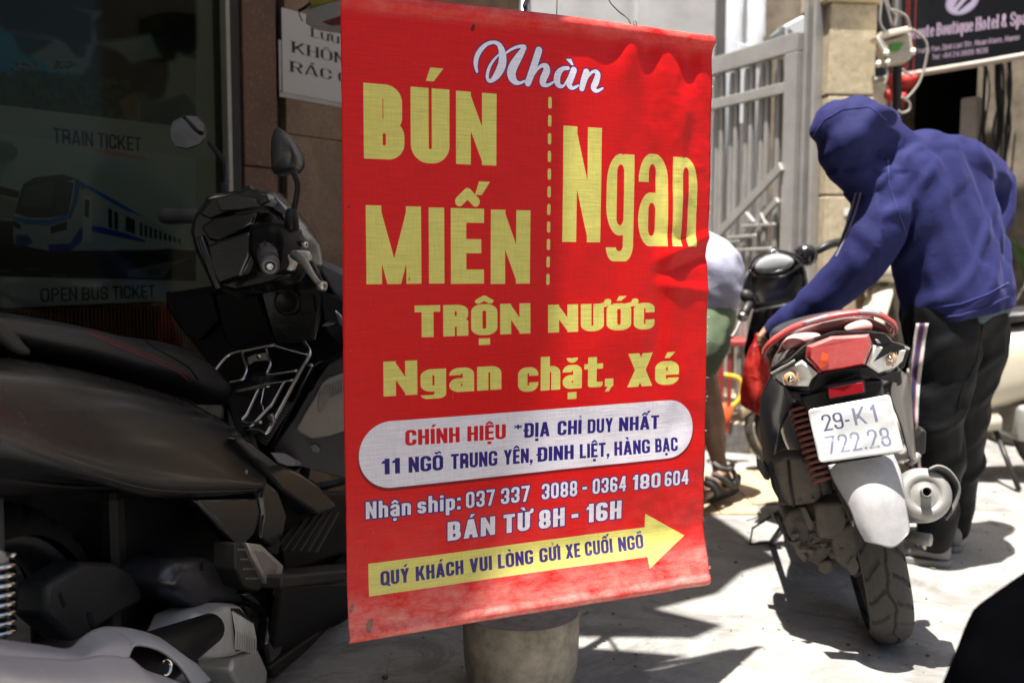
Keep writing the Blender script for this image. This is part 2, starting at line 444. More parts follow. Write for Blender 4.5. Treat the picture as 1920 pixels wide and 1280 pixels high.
def accents(m, marks, base, w, X, Y, s, t):
    top = 100 if base.isupper() else 72; c = w / 2
    e = 1.0 if base.isupper() else 1.0
    stacked = '\u0302' in marks or '\u0306' in marks
    R = lambda x0, y0, x1, y1: (X >= x0) & (X <= x1) & (Y >= y0) & (Y <= y1)
    def seg(x0, y0, x1, y1, h):
        dx, dy = x1 - x0, y1 - y0; L = dx * dx + dy * dy
        q = np.clip(((X - x0) * dx + (Y - y0) * dy) / L, 0, 1)
        return (X - x0 - q * dx) ** 2 + (Y - y0 - q * dy) ** 2 <= h * h
    h = max(t * .36, 3.2)
    for a in marks:
        if a == '\u0302': m = m | seg(c - 13, top + 9, c, top + 20, h) | seg(c + 13, top + 9, c, top + 20, h)
        if a == '\u0306':
            d = (X - c) ** 2 + (Y - top - 21) ** 2; m = m | (d < 15 ** 2) & (d > (15 - h * 2) ** 2) & (Y < top + 21)
        if a == '\u0301':
            o = 20 if stacked else 2; y = top + (18 if stacked else 9)
            if base == 'i': y += 2
            m = m | ((Y > y) & (Y < y + 18) & (X > c + o - 8 + (Y - y) * .35) & (X < c + o + 3 + (Y - y) * .75))
        if a == '\u0300':
            m = m | ((Y > top + 9) & (Y < top + 27) & (X > c - 3 - (Y - top - 9) * .75) & (X < c + 8 - (Y - top - 9) * .35))
        if a == '\u0303': m = m | (abs(Y - (top + 16 + 4.5 * np.sin((X - c) / 20 * 2 * math.pi * .8))) < h) & (abs(X - c) < 17)
        if a == '\u0309':
            d = (X - c) ** 2 + (Y - top - 22) ** 2; m = m | (d < 64) & (d > 16) & ~((X < c) & (Y < top + 22)) | R(c - 2.5, top + 7, c + 2.5, top + 15)
        if a == '\u0323': m = m | R(c - s * .5, -12 - s * .8, c + s * .5, -10)
        if a == '\u031b': m = m | seg(w - s * .4, top - 8, w + 8, top - 2, h * 1.1) | seg(w + 8, top - 2, w + 9, top + 9, h * 1.1)
    return m
class Canvas:
    """a printed sheet drawn in millimetres, y down"""
    def __init__(s, w, h, k, col):
        s.k = k; s.W = int(w * k); s.H = int(h * k); s.a = np.empty((s.H, s.W, 3), np.float32); s.a[:] = col
    def region(s, x0, y0, x1, y1, ss=3):
        i0 = max(int(x0 * s.k) - 2, 0); i1 = min(int(x1 * s.k) + 3, s.W); j0 = max(int(y0 * s.k) - 2, 0); j1 = min(int(y1 * s.k) + 3, s.H)
        if i1 <= i0 or j1 <= j0: return None
        xs = (i0 + (np.arange((i1 - i0) * ss) + .5) / ss) / s.k; ys = (j0 + (np.arange((j1 - j0) * ss) + .5) / ss) / s.k
        X, Y = np.meshgrid(xs.astype(np.float32), ys.astype(np.float32))
        return i0, j0, i1, j1, X, Y
    def put(s, reg, m, col, ss=3, alpha=1.):
        i0, j0, i1, j1 = reg[:4]
        c = m.astype(np.float32).reshape(j1 - j0, ss, i1 - i0, ss).mean((1, 3))[..., None] * alpha
        t = s.a[j0:j1, i0:i1]; t[:] = t * (1 - c) + np.array(col, np.float32) * c
    def shape(s, x0, y0, x1, y1, fn, col, alpha=1., ss=3):
        g = s.region(x0, y0, x1, y1, ss)
        if g: s.put(g, fn(g[4], g[5]), col, ss, alpha)
    def rect(s, x0, y0, x1, y1, col, r=.01, alpha=1.): s.shape(x0, y0, x1, y1, lambda X, Y: rrect(X, Y, x0, y0, x1, y1, r), col, alpha)
    def poly(s, pts, col, alpha=1., wob=0.):
        xs = [p[0] for p in pts]; ys = [p[1] for p in pts]
        def fn(X, Y):
            if wob:
                X = X + wob * np.sin(Y * .9 + np.sin(X * .53) * 2); Y = Y + wob * np.sin(X * 1.1 + np.sin(Y * .37) * 2)
            m = np.zeros(X.shape, bool); n = len(pts)
            for i in range(n):
                x0, y0 = pts[i]; x1, y1 = pts[(i + 1) % n]
                if y0 == y1: continue
                m ^= ((Y < y0) != (Y < y1)) & (X < (x1 - x0) * (Y - y0) / (y1 - y0) + x0)
            return m
        s.shape(min(xs) - wob, min(ys) - wob, max(xs) + wob, max(ys) + wob, fn, col, alpha)
    def strokes(s, chains, col, edge=None, ew=0.):
        P_ = [(a, b) for ch in chains for a, b in zip(ch[:-1], ch[1:])]
        xs = [p[0] for ch in chains for p in ch]; ys = [p[1] for ch in chains for p in ch]
        g = s.region(min(xs) - 12, min(ys) - 12, max(xs) + 12, max(ys) + 12); X, Y = g[4], g[5]
        D = np.full(X.shape, 1e3, np.float32)
        for (x0, y0, r0), (x1, y1, r1) in P_:
            dx, dy = x1 - x0, y1 - y0; L = dx * dx + dy * dy + 1e-6
            q = np.clip(((X - x0) * dx + (Y - y0) * dy) / L, 0, 1)
            D = np.minimum(D, np.hypot(X - x0 - q * dx, Y - y0 - q * dy) - (r0 + (r1 - r0) * q))
        if edge is not None: s.put(g, D < ew, edge)
        s.put(g, D < 0, col)
    def text(s, txt, x0, x1, top, base, col, st=20, th=16, edge=None, ew=0., slope=0., sf=0, gap=7, obl=0.):
        """txt fitted between x0 and x1 with caps from top to base"""
        items = []; x = 0.
        for ch in txt:
            d = 'D' if ch in 'Đ' else ch
            nf = unicodedata.normalize('NFD', d); b = nf[0]
            _, w = glyph(b, np.zeros((1, 1)), np.zeros((1, 1)), st, th, sf)
            items.append((b, nf[1:], ch == 'Đ', x, w)); x += w + (gap if b != ' ' else 0)
        tw = x - gap; sx = (x1 - x0) / tw; sy = (base - top) / 100
        for b, marks, bar, gx, w in items:
            if b == ' ': continue
            lx0 = x0 + (gx - 10) * sx; lx1 = x0 + (gx + w + 18) * sx
            g = s.region(lx0 - ew, top - 42 * sy - abs(slope) * 2, lx1 + ew, base + 34 * sy + abs(slope) * (x1 - x0) + 2)
            if not g: continue
            def mask(X, Y):
                yb = base + slope * (X - x0)
                GY = (yb - Y) / sy; GX = (X - x0) / sx - gx - obl * GY
                m, _ = glyph(b, GX, GY, st, th, sf)
                if bar: m = m | (GX > -7) & (GX < w * .45) & (abs(GY - 50) < 5)
                return accents(m, marks, b, w, GX, GY, st, th)
            m = mask(g[4], g[5])
            if edge is not None:
                e = m.copy()
                for a in range(12):
                    e |= mask(g[4] + ew * math.cos(a * math.pi / 6), g[5] + ew * math.sin(a * math.pi / 6))
                s.put(g, e, edge)
            s.put(g, m, col)
    def image(s, name):
        a = np.ones((s.H, s.W, 4), np.float32)
        c = np.clip(s.a[::-1], 0, 1)
        a[..., :3] = c
        im = bpy.data.images.new(name, s.W, s.H, alpha=False, float_buffer=False)
        im.pixels.foreach_set(a.ravel()); im.update(); im.pack()
        return im
def img_mat(name, im, rough=.4, spec=.5, bumps=None, extra=None):
    m, nt, b = nodes(name)
    t = N(nt, 'ShaderNodeTexImage'); t.image = im; t.extension = 'EXTEND'
    uvn = N(nt, 'ShaderNodeTexCoord'); nt.links.new(uvn.outputs['UV'], t.inputs[0])
    c = t.outputs[0]
    if extra: c = extra(nt, b, c)
    nt.links.new(c, b.inputs['Base Color']); b.inputs['Roughness'].default_value = rough
    b.inputs['Specular IOR Level'].default_value = spec
    return m
def quad_uv(name, a, b, c, d, m, par=None, thick=.004, back=None):
    """a sheet of real thickness: a top-left, b top-right, c bottom-right, d bottom-left"""
    n = (Vector(b) - Vector(a)).cross(Vector(d) - Vector(a)).normalized() * thick
    o = mk(name, [a, b, c, d] + [Vector(p) + n for p in (a, b, c, d)], [(3, 2, 1, 0), (4, 5, 6, 7), (0, 1, 5, 4), (1, 2, 6, 5), (2, 3, 7, 6), (3, 0, 4, 7)], m, par)
    if back: o.data.materials.append(back)
    ul = o.data.uv_layers.new(name='UVMap'); cc = [(0, 1), (1, 1), (1, 0), (0, 0)] * 2
    for p in o.data.polygons:
        if back and p.index > 0: p.material_index = 1
        for li in p.loop_indices: ul.data[li].uv = cc[o.data.loops[li].vertex_index]
    return o
# ------------------------------------------------------------------ ground
def ground_mat():
    m, nt, b = nodes('worn_concrete'); v = objc(nt)
    big = noise_n(nt, v, .9, 5, .62, .6); mid = noise_n(nt, v, 4.5, 7, .68, .5); fin = noise_n(nt, v, 45, 6, .75); grain = noise_n(nt, v, 300, 2, .6)
    c = ramp(nt, mid, [(.28, (.13, .122, .112)), (.48, (.25, .24, .225)), (.72, (.36, .35, .33))])
    c = mix(nt, ramp(nt, big, [(.42, g1(0)), (.62, g1(.55))]), c, (.31, .295, .265))
    st = ramp(nt, noise_n(nt, v, 2.6, 9, .74, 1.3), [(.50, g1(0)), (.57, g1(.6)), (.70, g1(.85))])
    c = mix(nt, st, c, (.095, .088, .08))
    c = mix(nt, ramp(nt, fin, [(.34, g1(.55)), (.5, g1(0))]), c, (.16, .145, .125))
    vo = N(nt, 'ShaderNodeTexVoronoi'); vo.inputs['Scale'].default_value = 22; nt.links.new(v, vo.inputs['Vector'])
    sp = ramp(nt, vo.outputs['Distance'], [(.03, g1(.8)), (.055, g1(0))])
    c = mix(nt, sp, c, (.07, .06, .05))
    c = mix(nt, math_n(nt, 'MULTIPLY', grain, .25), c, (.5, .48, .44))
    cr_ = N(nt, 'ShaderNodeTexVoronoi', feature='DISTANCE_TO_EDGE'); cr_.inputs['Scale'].default_value = .9
    wv = N(nt, 'ShaderNodeVectorMath', operation='ADD'); nn = N(nt, 'ShaderNodeTexNoise'); nn.inputs['Scale'].default_value = 3; nt.links.new(v, nn.inputs['Vector'])
    nt.links.new(v, wv.inputs[0]); nt.links.new(nn.outputs['Color'], wv.inputs[1]); nt.links.new(wv.outputs[0], cr_.inputs['Vector'])
    ck = math_n(nt, 'MULTIPLY', ramp(nt, cr_.outputs['Distance'], [(.0015, g1(.45)), (.005, g1(0))]), ramp(nt, big, [(.5, g1(0)), (.6, g1(1))]))
    c = mix(nt, ck, c, (.1, .09, .08))
    nt.links.new(c, b.inputs['Base Color'])
    nt.links.new(ramp(nt, mid, [(.3, g1(.62)), (.7, g1(.88))]), b.inputs['Roughness'])
    h = math_n(nt, 'ADD', math_n(nt, 'MULTIPLY', fin, .6), math_n(nt, 'MULTIPLY', mid, 1.2))
    h = math_n(nt, 'SUBTRACT', h, math_n(nt, 'MULTIPLY', ck, .5))
    bump(nt, b, h, .55, .012)
    return m
M_ground = ground_mat()
struct(mk('ground', [(-30, -30, 0), (30, -30, 0), (30, 30, 0), (-30, 30, 0)], [(0, 1, 2, 3)], M_ground))

# ------------------------------------------------------------------ the printed vinyl banner
RED = (.85, .03, .03); YEL = (.87, .83, .43); WHT = (.90, .88, .90); NAV = (.16, .10, .46)
cv = Canvas(800, 1163, 2.0, RED)
big = dict(st=25, th=19, gap=9)
cv.text('B', 41, 118, 154, 286, YEL, **big); cv.text('Ú', 130, 206, 154, 289, YEL, **big); cv.text('N', 219, 301, 155, 288, YEL, **big)
cv.text('M', 43, 149, 368, 509, YEL, **big); cv.text('I', 164, 195, 369, 509, YEL, **big); cv.text('Ế', 208, 276, 369, 510, YEL, **big); cv.text('N', 290, 374, 370, 511, YEL, **big)
cv.text('N', 444, 531, 205, 430, YEL, st=22, th=14, gap=4)
def tall(ch, x0, x1, xt, base, st=19, th=9):
    cv.text(ch, x0, x1, base - (base - xt) / .72, base, YEL, st=st, th=th)
tall('§', 544, 610, 253, 431, 18, 8.5); tall('a', 621, 693, 249, 437, 18, 8); tall('n', 703, 767, 253, 437, 18, 8)
for i in range(11): cv.rect(410, 153 + i * 33.9, 417.5, 153 + i * 33.9 + 22, YEL, 3.7)
cv.text('TRỘN', 135, 375, 549, 608, YEL, st=25, th=21, gap=6)
cv.text('NƯỚC', 414, 667, 553, 608, YEL, st=25, th=21, gap=6)
cv.text('N§an', 74, 312, 650, 714, YEL, st=24, th=18, gap=6)
cv.text('chặt,', 348, 568, 655, 722, YEL, st=24, th=18, gap=6)
cv.text('Xé', 602, 729, 657, 727, YEL, st=25, th=18, gap=6)
cv.rect(24, 763, 770, 890, (.52, .02, .05), 63)
cv.rect(26, 760, 768, 884, WHT, 62)
sm = dict(st=20, th=16, gap=8, slope=.018)
cv.text('CHÍNH', 115, 224, 779, 808, (.82, .06, .12), **sm)
cv.text('HIỆU', 240, 322, 781, 810, (.82, .06, .12), **sm)
cv.text('*', 341, 357, 782, 812, NAV, **sm)
for w_, a, b in (('ĐỊA', 363, 420), ('CHỈ', 438, 494), ('DUY', 508, 568), ('NHẤT', 583, 683)):
    cv.text(w_, a, b, 784 + (a - 363) * .02, 813 + (a - 363) * .02, NAV, **sm)
for w_, a, b in (('11', 68, 104), ('NGÕ', 121, 190), ('TRUNG', 206, 304), ('YÊN,', 318, 382), ('ĐINH', 393, 476), ('LIỆT,', 490, 560), ('HÀNG', 572, 660), ('BẠC', 673, 730)):
    cv.text(w_, a, b, 829 + (a - 68) * .018, 858 + (a - 68) * .018, NAV, **sm)
so = dict(st=19, th=16, gap=11, edge=NAV, ew=2.2, slope=.009)
for w_, a, b in (('Nhận', 38, 125), ('ship:', 138, 226), ('037', 237, 299), ('337', 312, 376), ('3088', 403, 485), ('-', 497, 508), ('0364', 521, 600), ('180', 615, 686), ('604', 697, 758)):
    cv.text(w_, a, b, 906 + (a - 38) * .009, 938 + (a - 38) * .009, WHT, **so)
for w_, a, b in (('BÁN', 199, 300), ('TỪ', 318, 377), ('8H', 397, 456), ('-', 472, 488), ('16H', 506, 591)):
    cv.text(w_, a, b, 962, 999 + (a - 199) * .006, WHT, st=22, th=18, gap=11, edge=NAV, ew=2.2)
cv.poly([(42, 1022), (649, 1026), (650, 997), (750, 1056), (652, 1111), (650, 1087), (42, 1083)], YEL)
for w_, a, b in (('QUÝ', 65, 121), ('KHÁCH', 134, 232), ('VUI', 245, 293), ('LÒNG', 306, 384), ('GỬI', 398, 446), ('XE', 458, 492), ('CUỐI', 503, 568), ('NGÕ', 582, 644)):
    cv.text(w_, a, b, 1040, 1067 + (a - 65) * .004, NAV, st=21, th=17, gap=8)
ZP = np.array([(225, 490), (190, 330), (280, 190), (420, 135), (530, 200), (560, 300), (520, 480), (380, 600), (340, 540), (400, 370), (520, 270), (570, 260), (700, 200), (800, 190), (720, 350), (620, 500), (690, 620), (780, 600)], float)
ZM = np.array([(262, 119), (256, 95), (271, 72), (295, 62), (314, 70), (319, 85), (312, 113), (288, 133), (281, 125), (292, 98), (312, 81), (321, 79), (344, 67), (361, 64), (347, 90), (330, 115), (342, 132), (358, 128)], float)
AF = np.linalg.lstsq(np.c_[ZP, np.ones(len(ZP))], ZM, rcond=None)[0]
def sc(*pts):
    vs = [Vector((x, y, 0)) for x, y, r in pts]; rs = [r for _, _, r in pts]
    vs, rs = curve(vs, rs, 6)
    return [(*(np.array([v.x, v.y, 1]) @ AF), r * .165) for v, r in zip(vs, rs)]
cv.strokes([
    sc((222, 485, 15), (207, 400, 26), (220, 310, 30), (268, 225, 28), (335, 165, 22), (410, 142, 20), (470, 160, 26), (508, 220, 38), (523, 300, 47), (520, 390, 50), (495, 460, 50), (450, 535, 40), (400, 585, 24), (360, 590, 20), (343, 555, 20), (348, 490, 20), (378, 410, 18), (430, 335, 14), (490, 275, 10)),
    sc((555, 275, 12), (620, 230, 15), (700, 195, 18), (785, 192, 22), (765, 240, 34), (715, 320, 46), (660, 410, 54), (630, 490, 56), (640, 560, 50), (680, 612, 32), (735, 622, 18), (790, 600, 13)),
    sc((965, 238, 44), (915, 390, 44), (870, 520, 44), (830, 625, 40)),
    sc((875, 570, 10), (940, 470, 15), (1000, 420, 22), (1055, 430, 36), (1060, 490, 46), (1020, 580, 46), (1015, 640, 32), (1075, 655, 20), (1145, 620, 13)),
    sc((1330, 452, 22), (1260, 460, 26), (1205, 520, 42), (1190, 600, 44), (1215, 660, 30), (1275, 665, 15), (1340, 560, 12)),
    sc((1402, 480, 42), (1365, 580, 42), (1345, 650, 38), (1385, 695, 22), (1465, 665, 13)),
    sc((1565, 505, 44), (1535, 600, 44), (1510, 700, 36)),
    sc((1540, 640, 8), (1610, 530, 17), (1675, 490, 19), (1718, 530, 38), (1695, 620, 44), (1665, 690, 40), (1705, 735, 22), (1785, 702, 13)),
    [(*(np.array([x, y, 1]) @ AF), r) for x, y, r in ((1315, 345, 1.3), (1365, 350, 1.8), (1390, 410, 1.6), (1345, 375, 1.5), (1315, 345, 1.3))],
    [(*(np.array([x, y, 1]) @ AF), r) for x, y, r in ((1350, 360, 2.6), (1375, 400, 2.2))],
], (.93, .91, .95), NAV, 1.7)
rs = np.random.RandomState(3)
for i in range(260):            # scuffs and specks of lost print
    x, y = rs.rand() * 800, 1163 * rs.rand() ** .55; L = rs.rand() ** 3 * 16 + .8; a = rs.rand() * 6.28
    wc = (.93, .80, .74) if rs.rand() < .7 else (.35, .05, .06)
    x2, y2 = x + L * math.cos(a), y + L * math.sin(a); w_ = .25 + rs.rand() * .35
    cv.poly([(x, y), (x2, y2), (x2 + w_, y2 + w_), (x + w_, y + w_)], wc, .55)
for x, y, r in ((253, 40, 8), (12, 372, 3), (125, 500, 2.5), (40, 1135, 14), (8, 1100, 9)):
    cv.shape(x - r, y - r, x + r, y + r, lambda X, Y: (X - x) ** 2 * 2.2 + (Y - y + (X - x) * .8) ** 2 < r * r * .6, (.16, .05, .05), .7)
im_banner = cv.image('banner_print')
def banner_extra(nt, b, c):
    v = objc(nt)
    uvn = N(nt, 'ShaderNodeTexCoord').outputs['UV']
    mp = N(nt, 'ShaderNodeMapping'); mp.inputs['Scale'].default_value = (12, 420, 1); nt.links.new(uvn, mp.inputs[0])
    st = noise_n(nt, mp.outputs[0], 1, 3, .7)
    mp2 = N(nt, 'ShaderNodeMapping'); mp2.inputs['Scale'].default_value = (300, 25, 1); nt.links.new(uvn, mp2.inputs[0])
    st2 = noise_n(nt, mp2.outputs[0], 1, 2, .6)
    k = ramp(nt, math_n(nt, 'ADD', math_n(nt, 'MULTIPLY', st, .7), math_n(nt, 'MULTIPLY', st2, .3)), [(.35, g1(.82)), (.65, g1(1.1))])
    c = mix(nt, 1.0, c, k, 'MULTIPLY')
    sx = N(nt, 'ShaderNodeSeparateXYZ'); nt.links.new(uvn, sx.inputs[0])
    low = ramp(nt, sx.outputs[1], [(.0, g1(.7)), (.05, g1(.4)), (.09, g1(.08)), (.25, g1(.0)), (.965, g1(0)), (1., g1(.35))])
    mp3 = N(nt, 'ShaderNodeMapping'); mp3.inputs['Scale'].default_value = (9, 26, 1); nt.links.new(uvn, mp3.inputs[0]); d = noise_n(nt, mp3.outputs[0], 1, 9, .78, .1)
    c = mix(nt, math_n(nt, 'MULTIPLY', low, ramp(nt, d, [(.35, g1(0)), (.7, g1(1))])), c, (.85, .62, .52))
    d2 = ramp(nt, noise_n(nt, v, 3, 6, .7), [(.5, g1(0)), (.8, g1(.12))])
    c = mix(nt, d2, c, (.42, .03, .03))
    h = math_n(nt, 'ADD', st, math_n(nt, 'MULTIPLY', st2, .4))
    h = math_n(nt, 'ADD', h, math_n(nt, 'MULTIPLY', noise_n(nt, v, 26, 4, .6), 2.2))
    bump(nt, b, h, .35, .0012)
    return c
M_banner = img_mat('printed_vinyl', im_banner, .42, .3, extra=banner_extra)
# vinyl lets a little light through
_nt = M_banner.node_tree; _b = _nt.nodes['Principled BSDF']
_tl = _nt.nodes.new('ShaderNodeBsdfTranslucent'); _ms = _nt.nodes.new('ShaderNodeMixShader'); _ms.inputs[0].default_value = .16
_nt.links.new(_b.inputs['Base Color'].links[0].from_socket, _tl.inputs[0])
_out = _nt.nodes['Material Output']
_nt.links.new(_b.outputs[0], _ms.inputs[1]); _nt.links.new(_tl.outputs[0], _ms.inputs[2]); _nt.links.new(_ms.outputs[0], _out.inputs[0])
BYAW = 1.11345; BW, BH = .8, 1.16275
BA = Vector((-.30108, 1.77199, 1.43224))
bu = Vector((math.sin(BYAW), math.cos(BYAW), 0)); bn = Vector((bu.y, -bu.x, 0))        # bn: towards the viewer
def sst(a, b, x):
    t = min(max((x - a) / (b - a), 0), 1); return t * t * (3 - 2 * t)
def gau(x, c, w): return math.exp(-((x - c) / w) ** 2)
def ban(u, v):
    x, y = u * 800, v * 1163
    sag = (4 * u * (1 - u)) * -3 * gau(y, 0, 120)
    d = 0.
    R_ = sst(250, 800, x)
    d += 3.2 * R_ * noise.noise(Vector((x / 150, y / 95, 1)))
    d += 2.4 * R_ * noise.noise(Vector((x / 55 + y / 160, y / 130, 4)))
    d += 4.0 * noise.noise(Vector((x / 330, y / 300, 9)))
    # crumples hanging from the wire at the right of the top hem
    for cx, wd, am, ln in ((600, 26, 14, 110), (640, 19, -12, 120), (680, 24, 12, 110), (738, 20, -11, 130), (560, 28, -7, 110), (775, 14, 7, 90)):
        yy = y - 22; q = max(yy, 0)
        wv_ = wd + q * .22
        d += am * gau(x, cx + q * .16 * (1 if cx > 640 else -.5), wv_) * math.exp(-q / ln) * sst(14, 60, y)
    d += 5 * gau(x, 712 + 10 * math.sin(y / 110), 26) * sst(90, 180, y) * (1 - sst(420, 560, y))
    d += -5 * gau(x, 670 + 8 * math.sin(y / 90 + 1), 22) * sst(200, 300, y) * (1 - sst(560, 760, y))
    for cy, am, w_, sl in ((452, 7, 13, -.35), (486, -6, 12, -.3), (415, -3, 14, .2), (520, 4, 12, .1)):
        d += am * gau(y, cy + (x - 700) * sl, w_) * sst(640, 730, x)
    d += (3.0 * noise.ridged_multi_fractal(Vector((x / 60, y / 70, 3)), .9, 2.1, 4, 1.0, 2.0) - 3) * .55 * sst(560, 760, x) * (.3 + .7 * sst(500, 250, y) + .5 * sst(850, 980, y))
    d += -8 * gau(y, 60 + 12 * math.sin(x / 140), 26) * sst(300, 800, x) * .6
    # hems round the rods, and the bottom edge kicking out
    if y < 26: d += 7 * math.sin(math.pi * min(y / 26, 1))
    k = sst(1035, 1150, y); d += k * (10 + 26 * sst(150, 800, x))
    if y > 1140: d += 6 * math.sin(math.pi * (y - 1140) / 23)
    k2 = -3.5 * k * sst(300, 800, x)
    wob = 1.2 * math.sin(y / 130) + .9 * noise.noise(Vector((0 if u < .5 else 5, y / 25, 0)))
    return BA + bu * ((x - 9 * k * sst(300, 800, x) + (wob if u in (0, 1) else 0)) / 1000) - Vector((0, 0, 1)) * ((y + sag + k2) / 1000) + bn * (d / 1000)
t = empty('hanging_banner', 'red vinyl food banner with yellow and white lettering, hanging in the middle', 'banner', tuple(BA + bu * .4 - Vector((0, 0, BH))))
ti = t.matrix_world.inverted()
g = grid(lambda u, v: ti @ ban(u, v), 200, 290, 'printed_sheet', M_banner, t, mods=(SOL(.0009, -1),), uv=True)
M_rod = pm('rod_steel', (.35, .35, .36), .4, .9)
for nm, y in (('top_rod', 12), ('bottom_rod', 1150)):
    a = BA - Vector((0, 0, y / 1000)) - bn * .005; e = 0 if y < 100 else 1
    o_ = bn * (.0 if not e else .05)
    MB().tube([ti @ (a + bu * x_ + bn * ((.011 + .026 * sst(150, 800, x_ * 1000)) if e else 0)) for x_ in [.006 + .0788 * k for k in range(11)]], .004, 8).build(nm, M_rod, t, True)
M_thread = pm('frayed_thread', (.75, .66, .6), .9)
mb = MB()
for i in range(110):
    y = random.choice([random.uniform(3, 90), random.uniform(1090, 1158), random.uniform(0, 1160)])
    p = BA + bu * (.8 - .009 * sst(1035, 1150, y)) - Vector((0, 0, y / 1000)) + bn * (.001 + (  .034 * sst(1035, 1150, y)))
    L = random.uniform(.001, .006)
    mb.tube([ti @ p, ti @ (p + bu * L + Vector((0, 0, random.uniform(-1, 1) * L)) + bn * random.uniform(-1, 1) * L)], .00025, 3)
o = mb.build('frayed_edge', M_thread, t); o['kind'] = 'stuff'
M_wire = pm('grey_wire', (.22, .2, .19), .5, .6)
def wpt(px, py, y): return ti @ P(px, py, y)
MB().tube([ti @ (BA + bu * .43 - Vector((0, 0, .006)) - bn * .003), ti @ (BA + bu * .431 + Vector((0, 0, .12)))], .0011, 6).build('hanging_wire', M_wire, t, True)
topw = BA + bu * .60 - Vector((0, 0, .004))
pts = [topw + Vector((0, 0, -.002)), topw + Vector((-.008, 0, .018)), topw + Vector((-.03, 0, .035)), topw + Vector((-.05, 0, .062)), topw + Vector((-.06, 0, .12))]
MB().tube([ti @ p for p in pts], .0013, 6, smooth=5).build('hanging_wire', M_wire, t, True)
MB().tube([ti @ (topw + Vector((.002, -.002, -.004))), ti @ (topw + Vector((.004, -.002, .014))), ti @ (topw + Vector((.009, -.001, .009))), ti @ (topw + Vector((.006, 0, -.003)))], .0009, 6, smooth=4).build('wire_twist', M_wire, t, True)

# ------------------------------------------------------------------ cast concrete weight with a post behind the banner
M_conc = pm('cast_concrete', (.29, .255, .205), .9, var=.35, vs=26, bmp=.9, bs=90)
M_conct = pm('cast_concrete_top', (.42, .40, .39), .92, var=.3, vs=32, bmp=1.0, bs=110)
bc = P(977, 1190, 2.17); bc.z = 0
t = empty('concrete_stand', 'round bucket cast concrete base with a steel post, standing on the ground under the banner', 'banner stand', bc)
prof = [(.088, .0), (.107, .010), (.120, .032), (.1265, .058), (.1295, .1), (.131, .16), (.131, .181), (.1285, .186)]
def rough_ring(rp, z):
    return [Vector((math.cos(a) * (rp + .0022 * noise.noise(Vector((math.cos(a) * 2, math.sin(a) * 2, z * 20)))), math.sin(a) * (rp + .0022 * noise.noise(Vector((math.sin(a) * 2, z * 30, math.cos(a) * 2)))), z)) for a in [2 * math.pi * k / 96 for k in range(96)]]
mb = MB(); mb.loft([rough_ring(r, z) for r, z in prof], cap=False); mb.build('concrete_base', M_conc, t, True)
mb = MB(); rr_ = [rough_ring(.1295, .1858)]
for q in (.96, .9, .8, .7, .6, .5, .4, .3, .2, .1):
    rr_.append([p * q + Vector((0, 0,   .1858 + .0025 * (1 - q ** 8) * noise.noise(p * q * 30) -   .1858 * q)) for p in rr_[0]])
mb.loft(rr_, cap=False); mb.build('concrete_top', M_conct, t, True)
MB().tube([(0, 0, .17), (.0, 0, 1.52)], .013, 16).build('post', M_rod, t, True)
wv = Vector(BA + bu * .4 - bc); wv.z = 0
MB().tube([(0, 0, 1.50), (wv.x, wv.y, 1.53)], .006, 10).build('hook_arm', M_rod, t, True)
MB().tube([(wv.x - bu.x * .3, wv.y - bu.y * .3, 1.545), (wv.x + bu.x * .3, wv.y + bu.y * .3, 1.545)], .006, 10).build('cross_bar', M_rod, t, True)

# ------------------------------------------------------------------ left shop front: poster window, stone piers
WD_ = RAD(33); wu = Vector((math.sin(WD_), math.cos(WD_), 0)); wn_ = Vector((wu.y, -wu.x, 0))
W0 = Vector((-.934, 3.2, 0))
m3w = Matrix((wu, -wn_, Vector((0, 0, 1)))).transposed()
FW = Fr(W0, m3w)                      # local x along the wall, y into it, z up
def wl(px, py, dep=0.): return FW.on(1, dep, px, py)
ptl, pbr = wl(0, 0), wl(412, 572)
def wmm(px, py):                      # poster millimetres
    q = wl(px, py); return ((q.x + 1.6) * 1000, (2.5 - q.z) * 1000)
pw = (wl(412, 300).x + 1.6) * 1000; zb = wl(150, 572).z; ph = (2.5 - zb) * 1000
pc = Canvas(pw, ph, .95, (.60, .62, .57))
def pp(pts, col, al=1., wob=0.): pc.poly([wmm(*p) for p in pts], col, al, wob)
SEA = (.12, .50, .62)
pp([(-60, -60), (375, -60), (375, 42), (375, 240), (-60, 187)], (.50, .52, .50))
pp([(-60, 60), (0, 45), (30, 60), (60, 100), (110, 130), (160, 140), (150, 146), (60, 160), (-60, 180)], SEA, .9, 6)
pp([(-60, 120), (30, 128), (110, 140), (165, 140), (150, 148), (40, 150), (20, 186), (-60, 182)], (.05, .42, .55), 1, 8)
pp([(30, 60), (110, 75), (60, 106), (48, 96)], (.04, .22, .2), 1, 5); pp([(125, 70), (170, 84), (166, 106), (150, 105)], (.04, .22, .2), 1, 5)
pp([(-60, -60), (375, -60), (375, 110), (340, 95), (335, 110), (318, 112), (305, 95), (290, 60), (250, 70), (190, 78), (183, 40), (200, 15), (180, 25), (180, 78), (150, 85), (110, 68), (60, 62), (20, 55), (0, 40), (-60, 20)], (.035, .05, .04), 1, 7)
pp([(135, 5), (160, 14), (200, 20), (196, 30), (160, 20)], (.4, .42, .45), .8, 4)
pp([(190, 80), (225, 95), (240, 105), (255, 118), (320, 105), (325, 140), (315, 180), (290, 190), (272, 170), (262, 200), (265, 234), (0, 198), (20, 180), (30, 150), (40, 132), (70, 132), (110, 142), (160, 146), (178, 120), (184, 90)], (.055, .08, .03), 1, 7)
